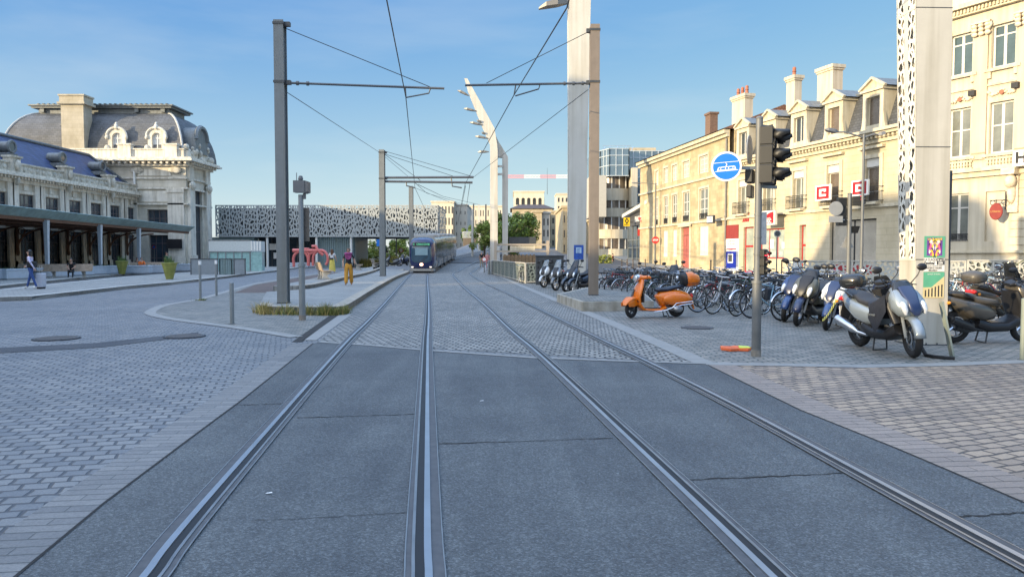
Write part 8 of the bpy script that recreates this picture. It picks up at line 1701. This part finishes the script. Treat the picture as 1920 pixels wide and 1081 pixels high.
# ================================================================ people
def cloth(n, c, v=.15): return MATS[n] if n in MATS else mat(n, c, .8, var=v, scale=9, bump=.3, bscale=25)
skin_m = mat('skin', (.46, .27, .19), .55, var=.06); hair_b = mat('hair_brown', (.10, .045, .02), .5, var=.3, scale=20); hair_k = mat('hair_black', (.012, .01, .01), .45, var=.3); hair_g = mat('hair_grey', (.35, .33, .30), .6, var=.2)
shoe_w = cloth('shoe_white', (.6, .6, .58)); shoe_d = cloth('shoe_dark', (.02, .02, .022)); shoe_t = cloth('shoe_tan', (.28, .14, .06))
def person(label, loc, z, rz, H=1.70, knees=((0, 0), (0, 0)), elbows=None, sit=False, mats=None, hair=None, long_hair=0, legr=1.0, top='', arm_bare=True, lean=0.0, group=None, girth=1.0):
    "faces local -Y; knees/elbows: explicit joints; body grown as one skinned surface"
    t = thing('person', label, 'person', (loc[0], loc[1], z), rz, group); s = H / 1.70; m_ = mats
    V, E, Rr, B = [], [], [], []
    def v(p, r, b): V.append(Vector(p)); Rr.append(r if isinstance(r, tuple) else (r, r)); B.append(b); return len(V) - 1
    def e(a, b): E.append((a, b))
    g = girth; pz = .48 if sit else .92; oy = lambda z_: -lean * (z_ - pz)
    pel = v((0, 0, pz), (.15 * g, .11 * g), 'leg'); wst = v((0, oy(pz + .16), pz + .16), (.125 * g, .095 * g), 'torso'); che = v((0, oy(pz + .36), pz + .36), (.15 * g, .105 * g), 'torso'); nec = v((0, oy(pz + .53), pz + .53), .055, 'head'); hd0 = v((0, oy(pz + .6) - .012, pz + .60), .07, 'head'); hd1 = v((0, oy(pz + .68) - .02, pz + .68), (.078, .092), 'head'); hd2 = v((0, oy(pz + .76) - .012, pz + .755), .06, 'head')
    e(pel, wst); e(wst, che); e(che, nec); e(nec, hd0); e(hd0, hd1); e(hd1, hd2)
    legs = knees if knees and len(knees[0]) == 3 else None
    for i, sd in enumerate((-1, 1)):
        if legs: kn, an = Vector(legs[i][0]), Vector(legs[i][1]); to = Vector(legs[i][2])
        else:
            sw = knees[i]; kn = Vector((sd * .10, -sw[0] * .5, .50)); an = Vector((sd * .10, -sw[0] * 1.0 + sw[1], .09)); to = an + Vector((sd * .02, -.15, -.045))
        hp = v((sd * .095, 0, pz - .06), .095 * g * legr ** .5, 'leg'); kk = v(kn, .062 * legr, 'leg'); aa = v(an + Vector((0, 0, .05)), .045 * legr ** 1.6, 'leg'); ft = v(an, .045, 'foot'); tt = v(to, .036, 'foot')
        e(pel, hp); e(hp, kk); e(kk, aa); e(aa, ft); e(ft, tt)
        sh = v((sd * .185 * g, oy(pz + .47), pz + .47), .058, 'torso'); el, wr = [Vector(q) for q in (elbows[i] if elbows else ((sd * .24, .03, pz + .18), (sd * .24, -.06, pz - .06)))]
        ee = v(el, .042, 'arm'); ww = v(wr, .030, 'arm'); e(che, sh); e(sh, ee); e(ee, ww)
        d = (wr - el).normalized(); sx = Vector((0, 1, 0)).cross(d); sx = sx.normalized() if sx.length > .1 else Vector((1, 0, 0)); hn = v(wr + d * .07, (.036, .022), 'hand'); e(ww, hn); fw = d.cross(sx).normalized()
        for k, (o, L_) in enumerate(((-.027, .062), (-.009, .075), (.009, .07), (.026, .055))):
            f1 = v(wr + d * (.085 + L_ * .5) + fw * o, .0085, 'hand'); f2 = v(wr + d * (.075 + L_) + fw * o - sx * sd * .018, .007, 'hand'); e(hn, f1); e(f1, f2)
        th = v(wr + d * .06 - fw * .045, .010, 'hand'); t2 = v(wr + d * .095 - fw * .055, .008, 'hand'); e(hn, th); e(th, t2)
    me = bpy.data.meshes.new('body'); me.from_pydata([tuple(p * s) for p in V], E, []); o = bpy.data.objects.new('body', me); COL.objects.link(o)
    bm = bmesh.new(); bm.from_mesh(me); sk = bm.verts.layers.skin.verify(); bm.verts.ensure_lookup_table()
    for i, bv in enumerate(bm.verts): bv[sk].radius = (Rr[i][0] * s, Rr[i][1] * s); bv[sk].use_root = (i == 0)
    bm.to_mesh(me); bm.free(); o.modifiers.new('skin', 'SKIN').use_smooth_shade = True; sb = o.modifiers.new('sub', 'SUBSURF'); sb.levels = sb.render_levels = 1
    dg = bpy.context.evaluated_depsgraph_get(); dg.update(); me2 = bpy.data.meshes.new_from_object(o.evaluated_get(dg)); o.modifiers.clear(); o.data = me2; o.parent = t; me2.name = 'body'
    keys = ['leg', 'torso', 'head', 'arm', 'hand', 'foot']; me2.materials.clear()
    for k in keys: me2.materials.append(m_.get(k, skin_m))
    for p in me2.polygons:
        c = p.center / s; best, bd = 0, 1e9
        for a, b in E:
            A_, B_ = V[a], V[b]; d = B_ - A_; q = max(0, min(1, (c - A_).dot(d) / max(1e-9, d.length_squared))); dist = (A_ + d * q - c).length - max(Rr[a]) * .6
            if dist < bd: bd = dist; best = B[b] if q > .5 or B[a] == B[b] else B[a]
        p.material_index = keys.index(best); p.use_smooth = True
    hz = pz + .68; hy = oy(hz) - .02
    f = MB(); f.ell((0, (hy - .095) * s, (hz - .005) * s), (.013 * s, .018 * s, .022 * s), 8, 5)
    for sd in (-1, 1): f.ell((sd * .08 * s, (hy + .01) * s, hz * s), (.012 * s, .022 * s, .03 * s), 8, 5)
    f.build('ears_and_nose', skin_m, t, smooth=60)
    f = MB()
    for sd in (-1, 1): f.ell((sd * .032 * s, (hy - .086) * s, (hz + .022) * s), (.014 * s, .008 * s, .008 * s), 8, 5)
    f.ell((0, (hy - .083) * s, (hz - .045) * s), (.026 * s, .006 * s, .006 * s), 8, 4); f.build('eyes_and_mouth', mat('dark_brown', (.05, .025, .02), .4) if 'dark_brown' not in MATS else MATS['dark_brown'], t)
    if hair:
        b = MB(); b.ell((0, (hy + .04) * s, (hz + .035) * s), (.092 * s, .092 * s, .092 * s), 14, 8)
        if long_hair: b.loft([[(x * s, y * s, z_ * s) for x, y in ((-w, hy + .03), (0, hy - .0 + .02), (w, hy + .03), (w * .7, hy + .11), (-w * .7, hy + .11))] for z_, w in ((hz + .06, .09), (hz - .05, .11), (hz - .05 - long_hair * .6, .12), (hz - .05 - long_hair, .05))])
        b.build('hair', hair, t, smooth=60)
    return t, s, pz
P_och = cloth('trousers_ochre', (.50, .24, .03)); P_blk = cloth('top_black', (.012, .012, .014)); P_jean = cloth('jeans_blue', (.03, .07, .22)); P_whi = cloth('top_white', (.62, .62, .62)); P_yel = cloth('skirt_yellow', (.55, .46, .10)); P_org = cloth('top_orange', (.75, .17, .03)); P_scf = cloth('scarf_purple', (.26, .05, .16), .4); P_pink = cloth('top_pink', (.55, .25, .25)); P_flor = cloth('blouse_floral', (.45, .42, .55), .7)
x, y = G(654, 534.5, .2)
t, s, pz = person('person in ochre trousers, black top and purple scarf walking towards the viewer', (x, y), .2, R(4), 1.74, ((.16, .02), (-.14, .05)), (((-.25, .02, 1.12), (-.23, -.12, .90)), ((.26, .05, 1.12), (.25, .02, .88))), mats=dict(leg=P_och, torso=P_blk, foot=shoe_t), hair=hair_b, legr=1.55)
b = MB(); b.torus(.105, .055, 18, 8, Matrix.Translation((0, -.03, 1.50)) @ Matrix.Rotation(PI / 2, 4, 'X') @ Matrix.Diagonal((1.25, 1, 1.0, 1))); b.loft([[(x_ * w, -.13 - .02 * w, z_) for x_ in (-1, -.3, .4, 1)] + [(x_ * w, -.09, z_) for x_ in (1, .4, -.3, -1)] for z_, w in ((1.50, .12), (1.38, .16), (1.28, .11), (1.22, .05))]); b.build('scarf', P_scf, t, smooth=60)
b = MB(); b.box(-.075, .075, -.125, -.10, 1.63, 1.665); b.build('sunglasses', black_gloss, t, bevel=.008); b = MB(); b.tube([(-.16, -.08, 1.38), (.05, -.13, 1.15), (.22, -.02, 1.0)], .012, 5); b.box(.2, .28, -.1, .14, .85, 1.05); b.build('shoulder_bag', P_blk, t)
x, y = G(623, 511.5, .36)
t, s, pz = person('person seen from behind in white top and yellow skirt with long brown hair', (x, y), .36, R(176), 1.68, ((.1, 0), (-.1, .04)), (((-.25, -.02, 1.12), (-.27, -.16, .92)), ((.24, .02, 1.12), (.22, -.10, .92))), mats=dict(leg=P_yel, torso=P_whi, foot=shoe_w), hair=hair_b, long_hair=.32)
b = MB(); n = 16; b.loft([[(r_ * math.cos(2 * PI * k / n) * (1 + .06 * (k % 2)), r_ * .75 * math.sin(2 * PI * k / n), z_) for k in range(n)] for z_, r_ in ((.12, .24), (.5, .20), (.85, .17), (1.02, .135))]); b.build('skirt', P_yel, t, smooth=70); b = MB(); b.box(-.12, .12, .09, .16, .96, 1.08); b.build('belt_bag', black_plastic, t, bevel=.02)
x, y = G(59, 541.5, .16)
t, s, pz = person('person in floral blouse and jeans walking left with a suitcase', (x, y), .16, R(-80), 1.68, ((.2, .0), (-.22, .02)), (((-.22, -.05, 1.14), (-.16, -.22, 1.02)), ((.24, .10, 1.14), (.24, .22, .94))), mats=dict(leg=P_jean, torso=P_flor, arm=P_flor, foot=shoe_w), hair=hair_k, lean=.06, long_hair=.12)
b = MB(); b.box(-.2, .2, -.1, .2, .92, 1.2); b.build('jacket', P_blk, t, bevel=.06)
x2, y2 = G(62, 541, .16); q = thing('suitcase', 'pale suitcase pulled behind the walking person in jeans', 'suitcase', (x2 + .28, y2 + .12, .16), R(10)); b = MB(); b.box(-.14, .14, -.22, .22, .06, .68); b.build('case', mat('suitcase_grey', (.42, .44, .5), .4), q, bevel=.04); b = MB(); b.tube([(0, -.12, .68), (0, -.12, 1.0), (0, .12, 1.0), (0, .12, .68)], .012, 6); b.build('handle', steel, q)
for yy in (-.17, .17): b = MB(); b.cyl((-.1, yy, .035), (.1, yy, .035), .035, n=10); b.build('wheel', rubber, q)
def seated(label, px, py, z, rz, mats, hair, **k):
    x, y = G(px, py, z); return person(label, (x, y), z, rz, 1.72, (((-.12, -.42, .50), (-.12, -.42, .10), (-.12, -.57, .06)), ((.13, -.44, .50), (.14, -.52, .10), (.15, -.67, .06))), (((-.24, -.10, .72), (-.12, -.30, .60)), ((.24, -.10, .72), (.12, -.32, .62))), True, mats, hair, **k)
seated('person in black sitting hunched at the end of the pale bench', 135, 520.5, .14, R(20), dict(leg=P_blk, torso=P_blk, foot=shoe_d), hair_k, lean=.28)
seated('person in an orange top and blue trousers sitting on the far bench', 266, 511.5, .14, R(35), dict(leg=P_jean, torso=P_org, arm=P_org, foot=shoe_w), hair_b, lean=-.08)
seated('person in dark clothes sitting beside the one in orange', 258, 511, .14, R(20), dict(leg=P_blk, torso=P_blk, arm=P_blk, foot=shoe_d), hair_k, lean=.1)
x, y = G(313, 510, .14); person('person in dark green standing behind the tub by the pavilion', (x, y), .14, R(90), 1.72, ((.05, 0), (-.05, 0)), None, mats=dict(leg=P_blk, torso=cloth('top_green', (.02, .09, .05)), foot=shoe_d), hair=hair_b)
for px, d, rz_, mm, lab in ((903, 78, 170, dict(leg=cloth('shorts_tan', (.35, .28, .18)), torso=P_blk, foot=shoe_d), 'person in black top and shorts walking away beside the far mast'), (914, 76, 185, dict(leg=P_pink, torso=P_pink, foot=shoe_w), 'person in pale pink walking away beside the far mast')):
    p = P(px, 480, d); person(lab, p[:2], T(p[0], d), R(rz_), 1.68, ((.14, 0), (-.12, .03)), None, mats=mm, hair=hair_g)
for px, d, mm, lab in ((955, 73.5, dict(leg=P_blk, torso=cloth('hi_vis', (.6, .65, .03)), foot=shoe_d), 'person in a bright yellow vest on the terrace by the twin mast'),):
    p = P(px, 480, d); person(lab, (p[0], d), 0, R(90), 1.72, ((.05, 0), (-.05, 0)), None, mats=mm, hair=hair_k)
for px, d, mm, lab in ((1149, 92, dict(leg=P_blk, torso=cloth('top_maroon', (.2, .04, .03)), foot=shoe_d), 'person in a dark red top standing by the rounded office'),):
    p = P(px, 480, d); person(lab, (p[0], d), .12, R(60), 1.7, ((.1, 0), (-.1, 0)), None, mats=mm, hair=hair_k)
# ================================================================ traffic lights, signs and street lamps
m_sigbox = mat('signal_black', (.013, .013, .0125), .45, var=.25, streak=.2); m_post = mat('post_grey', (.15, .155, .155), .5, metal=.15, var=.15, streak=.3)
m_red_on = mat('red_lamp', (1.0, .03, .05), .3, emit=5.0); m_off = mat('unlit_lens', (.03, .025, .025), .15, var=.2, coat=.5); m_signblue = mat('sign_blue', (.005, .16, .58), .4, var=.04); m_signgrey = mat('sign_rear', (.34, .34, .33), .45, metal=.3, var=.1)
def visor(b, c, r, L_, M):
    n = 10; vs = []
    for k in range(n + 1):
        a = R(-25 + 230 * k / n)
        for yy, f in ((0, 1), (-L_ * (1 if 20 < -25 + 230 * k / n < 160 else .55), .96)): vs.append(M @ Vector((c[0] + r * f * math.cos(a), c[1] + yy, c[2] + r * f * math.sin(a) - (.02 if yy else 0))))
    b.add(vs, [(2 * k, 2 * k + 1, 2 * k + 3, 2 * k + 2) for k in range(n)])
def signal_head(t, M, w, h, dep, on=None, visor_l=.24):
    "three lamps facing local -Y of M; M sits at the head's base"
    b = MB()
    for k in range(3): b.box(-w / 2, w / 2, -dep / 2, dep / 2, h * k / 3 + .006, h * (k + 1) / 3 - .006, M)
    b.box(-w / 2 + .01, w / 2 - .01, -dep / 2 + .01, dep / 2 - .01, 0, h, M); o = b.build('signal_head', m_sigbox, t, bevel=.012)
    for k in range(3):
        z = h * (k + .5) / 3; l = MB(); l.ell((0, -dep / 2, z), (w * .36, .03, w * .36), 16, 8, M); l.build('lens', m_red_on if on == k else m_off, o, smooth=50); v_ = MB(); visor(v_, (0, -dep / 2, z), w * .42, visor_l, M); vo = v_.build('visor', m_sigbox, o, smooth=50); sm_ = vo.modifiers.new('thick', 'SOLIDIFY'); sm_.thickness = .006
    return o
bx, by = G(1417.5, 668); D = by
ts = thing('traffic_light', 'big near traffic light post with black signal heads and round blue tram sign', 'traffic light', (bx, by, 0))
def lz(py): return P(1417, py, D)[2]
q = MB(); q.cyl((0, 0, 0), (0, 0, lz(531)), .074, n=18); q.cyl((0, 0, lz(531)), (0, 0, lz(526)), .088, n=18); q.cyl((0, 0, lz(526)), (0, 0, lz(222)), .055, n=18); q.ell((0, 0, lz(222)), (.06, .06, .04), 14, 6)
for py in (478, 404, 446): q.cyl((0, 0, lz(py)), (0, 0, lz(py - 3)), .062, n=16)
q.build('post', m_post, ts, smooth=40); q = MB(); q.cyl((0, 0, 0), (0, 0, .11), .08, n=18); q.build('foot', mat('worn_foot', (.20, .18, .15), .7, var=.3, scale=12), ts, smooth=40)
def lx(px): return P(px, 300, D)[0] - bx
M1 = Matrix.Translation((.12, -.03, lz(345))) @ Matrix.Rotation(R(64), 4, 'Z'); signal_head(ts, M1, .27, lz(238) - lz(345), .20)
M2 = Matrix.Translation((.26, .25, lz(346))) @ Matrix.Rotation(R(78), 4, 'Z'); signal_head(ts, M2, .27, lz(240) - lz(346), .18)
q = MB(); q.bar((0, 0, lz(349)), (.35, .2, lz(349)), .05); q.build('bracket', grey_metal, ts); q = MB(); q.bar((0, 0, lz(236)), (.2, .1, lz(236)), .04); q.build('bracket', grey_metal, ts); q = MB(); q.bar((-.38, -.01, lz(315)), (0, 0, lz(315)), .03, .05); q.build('bracket', grey_metal, ts)
SC = Vector((lx(1360), -.06, lz(313))); Ms = Matrix.Translation(SC) @ Matrix.Rotation(R(-14), 4, 'Z') @ Matrix.Rotation(PI / 2, 4, 'X'); q = MB(); q.lathe([(.232, -.012), (.236, 0), (.232, .008)], 40, Ms); so = q.build('tram_sign', m_signw, ts, smooth=30); q = MB(); q.lathe([(.205, .0085), (.205, .0105)], 40, Ms); q.build('blue_field', m_signblue, so)
q = MB()
def sq(pts): q.add([Ms @ Vector((a, b_, .013)) for a, b_ in pts], [tuple(range(len(pts)))])
sq([(-.19, .05), (.185, .075), (.185, .083), (-.19, .058)]); sq([(-.175, -.085), (.18, -.06), (.18, -.052), (-.175, -.077)]); sq([(-.02, .065), (-.012, .065), (.015, .03), (.003, .03)]); sq([(.003, .03), (.015, .03), (-.005, -.005), (-.018, -.003)])
sq([(-.145, -.07), (.15, -.05), (.135, -.002), (.12, .008), (-.11, -.008), (-.125, -.018)]); o = q.build('tram_symbol', m_signw, so); q = MB()
def sq2(pts): q.add([Ms @ Vector((a, b_, .0145)) for a, b_ in pts], [tuple(range(len(pts)))])
for a, c in ((-.115, -.09), (-.08, -.02), (-.01, .03), (.04, .095), (.105, .125)): sq2([(a, -.045 + a * .07), (c, -.045 + c * .07), (c, -.012 + c * .07), (a, -.012 + a * .07)])
q.build('tram_window', m_signblue, so)
q = MB(); Mr = Matrix.Translation((-.10, .16, lz(278))) @ Matrix.Rotation(R(62), 4, 'Z') @ Matrix.Rotation(PI / 2, 4, 'X'); q.lathe([(.23, -.01), (.235, .0), (.23, .008)], 30, Mr); q.build('round_sign', m_signgrey, ts); q = MB(); Mr = Matrix.Translation((-.10, .12, 0)) @ Matrix.Rotation(R(62), 4, 'Z')
q.box(-.12, .12, -.06, .06, lz(342), lz(317), Mr); q.build('small_box', m_sigbox, ts, bevel=.015); q = MB(); q.box(-.13, .13, -.05, .03, lz(370), lz(346), Mr); q.build('small_panel', m_sigbox, ts, bevel=.015)
signal_head(ts, Matrix.Translation((.085, -.04, lz(515))) @ Matrix.Rotation(R(38), 4, 'Z'), .115, lz(467) - lz(515), .09, 2, .08)
q = MB(); q.bar((0, 0, lz(473)), (.08, -.03, lz(473)), .03); q.build('bracket', grey_metal, ts)
q = MB(); Mr = Matrix.Translation((.065, .05, 0)) @ Matrix.Rotation(R(25), 4, 'Z'); q.box(0, .12, 0, .012, lz(458), lz(397), Mr); q.build('white_plate', mat('white_plate', (.5, .49, .46), .45, var=.25, scale=9), ts)
# second traffic light by the fence
d = 29.0; p0 = P(1590, 540, d); t2 = thing('traffic_light', 'second traffic light post before the fence with round sign and red lamp', 'traffic light', (p0[0], d, 0))
def z2(py): return P(1590, py, d)[2]
def x2(px): return P(px, 400, d)[0] - p0[0]
q = MB(); q.cyl((0, 0, 0), (0, 0, z2(362)), .085, n=12); q.build('post', m_post, t2, smooth=40); signal_head(t2, Matrix.Translation((x2(1580), .1, z2(423))) @ Matrix.Rotation(R(175), 4, 'Z'), .33, z2(370) - z2(423), .26); signal_head(t2, Matrix.Translation((x2(1603), -.1, z2(386))) @ Matrix.Rotation(R(70), 4, 'Z'), .24, .36, .3, 2, .18)
q = MB(); Mr = Matrix.Translation((x2(1565), -.1, z2(391))) @ Matrix.Rotation(PI / 2, 4, 'X'); q.lathe([(.27, -.01), (.275, .008)], 28, Mr); q.box(x2(1552), x2(1578), -.12, -.1, z2(417), z2(405)); q.bar((x2(1565), -.05, z2(412)), (0, 0, z2(412)), .04); q.bar((x2(1565), -.05, z2(417)), (x2(1565), -.05, z2(380)), .05); q.build('round_sign', m_signgrey, t2)
q = MB(); q.loft([[(x2(1597), -.1, z2(424)), (x2(1611), -.1, z2(424)), (x2(1611), .15, z2(424)), (x2(1597), .15, z2(424))], [(x2(1599), -.05, z2(437)), (x2(1608), -.05, z2(437)), (x2(1608), .1, z2(437)), (x2(1599), .1, z2(437))]]); q.build('flood_lamp', m_sigbox, t2); q = MB(); q.prism([(x2(1580), z2(464)), (x2(1604), z2(464)), (x2(1592), z2(439))], .12, .14); q.build('triangle_sign', m_signgrey, t2)
def lamp(label, px, py0, pytop, d, arms, r=.06, zb=0.0):
    p = P(px, 400, d); t = thing('street_lamp', label, 'street lamp', (p[0], d, zb)); zt = P(px, pytop, d)[2] - zb; q = MB(); q.cyl((0, 0, 0), (0, 0, 1.2), r * 1.5, n=12); q.cyl((0, 0, 1.2), (0, 0, zt), r * 1.1, r * .8, 12); q.build('post', m_post, t, smooth=40)
    for ax, ay in arms:
        e = P(ax, ay, d); v_ = Vector((e[0] - p[0], 0, e[2] - zb)); q = MB(); st_ = Vector((0, 0, zt - .12)); q.tube([st_, st_.lerp(v_, .5) + Vector((0, 0, .06)), st_.lerp(v_, .68)], .03, 8); q.build('arm', m_post, t); a, c = st_.lerp(v_, .66), v_; dv = c - a; q = MB(); q.loft([[a + dv * f + Vector((0, -w_, -h_ * .5)), a + dv * f + Vector((0, w_, -h_ * .5)), a + dv * f + Vector((0, w_ * .7, h_)), a + dv * f + Vector((0, -w_ * .7, h_))] for f, w_, h_ in ((0, .04, .04), (.3, .12, .09), (.8, .14, .08), (1, .05, .03))]); q.build('lamp_head', mat('lamp_head_grey', (.14, .14, .14), .4) if 'lamp_head_grey' not in MATS else MATS['lamp_head_grey'], t)
    return t
lamp('grey street lamp post with long arm before the bank dormers', 1617, 540, 252, 28, ((1547, 243), (1660, 250)), .055)
t = lamp('slim street lamp at the left corner of the yellow house carrying a stop sign', 1229, 510, 343, 82, ((1184, 343),), .1)
q = MB(); zc = P(1229, 450, 82)[2]; q.add([(.42 * math.cos(R(22.5 + 45 * k)), -.16, zc + .42 * math.sin(R(22.5 + 45 * k))) for k in range(8)] + [(.42 * math.cos(R(22.5 + 45 * k)), -.13, zc + .42 * math.sin(R(22.5 + 45 * k))) for k in range(8)], [tuple(range(8)), tuple(range(15, 7, -1))] + [(k, (k + 1) % 8, (k + 1) % 8 + 8, k + 8) for k in range(8)]); o = q.build('stop_sign', red_paint, t); text('STOP', .27, TM(0, -.17, zc), 'lettering', m_signw, o, bold=.01, sx=.9)
def round_sign(label, px, py, pxr, d, face, back=False, bar=None, zb=.0):
    p = P(px, py, d); r_ = pxr / FPX * d; t = thing('road_sign', label, 'road sign', (p[0], d, zb)); q = MB(); q.cyl((0, 0, 0), (0, 0, p[2] - zb + r_), .04, n=8); q.build('post', m_post, t); q = MB(); q.lathe([(r_, 0), (r_, .02)], 26, Matrix.Translation((0, -.05, p[2] - zb)) @ Matrix.Rotation(PI / 2, 4, 'X')); o = q.build('sign_face', face, t)
    if bar: bar(o, r_, p[2] - zb)
    return t
def ring_in(col):
    def f(o, r_, z): q = MB(); q.lathe([(r_ * .72, .021), (r_ * .72, .026)], 24, Matrix.Translation((0, -.05, z)) @ Matrix.Rotation(PI / 2, 4, 'X')); q.build('sign_field', col, o)
    return f
round_sign('round grey backed road sign on a post before the bank shop window', 1457, 438, 6.5, 46, m_signgrey, bar=ring_in(dark_grey)); round_sign('small round red and blue no parking sign at the station pavilion', 289, 463, 3.5, 76, red_paint, bar=ring_in(m_signblue), zb=.14); round_sign('red ringed white speed sign in front of the two walkers by the far mast', 908, 486, 4.5, 68, red_paint, bar=ring_in(m_signw)); round_sign('no entry sign seen under the hall left of the tram', 752, 469, 4.5, 108, red_paint, bar=ring_in(m_signw))
p = P(711, 455, 86); t = thing('road_sign', 'small blue square sign on a pole under the hall', 'road sign', (p[0], 86, 0)); q = MB(); q.cyl((0, 0, 0), (0, 0, p[2] + .4), .05, n=8); q.build('post', m_post, t); q = MB(); q.box(-.3, .3, -.08, -.05, p[2] - .4, p[2] + .4); q.build('sign_face', m_signblue, t)
p = P(743, 440, 100); q = MB(); q.cyl((0, 0, 0), (0, 0, P(743, 443, 100)[2]), .09, n=8); o = q.build('round_post', m_post); o.location = (p[0], 100, 0); tag(o, 'slim pale post among the greenery left of the tram', 'post')
# low bollards and barriers before the yellow house
m_bol = mat('bollard_brown', (.10, .075, .055), .6, var=.2)
for k, px in enumerate((1166, 1176, 1187, 1198, 1210, 1268, 1333, 1466)):
    d = 62 if px < 1250 else 50; p = P(px, 480, d); t = thing('bollard', 'slim brown street bollard, %s from left along the far kerb' % ORD[k] if k else 'slim brown street bollard, leftmost along the far kerb', 'bollard', (p[0], d, 0.0), 0, 'slim bollards along the far kerb'); q = MB(); q.cyl((0, 0, 0), (0, 0, 1.25), .045, n=8); q.ell((0, 0, 1.25), .06, 8, 5); q.build('post', m_bol, t)
for k, (px, w) in enumerate(((927, 1), (933, 1))): p = G(px - 8, 508); bollard(px - 10, 514, 489, .11, ('grey bollard with cap beside the two walkers', 'second grey bollard beside the mossy fence end')[k])
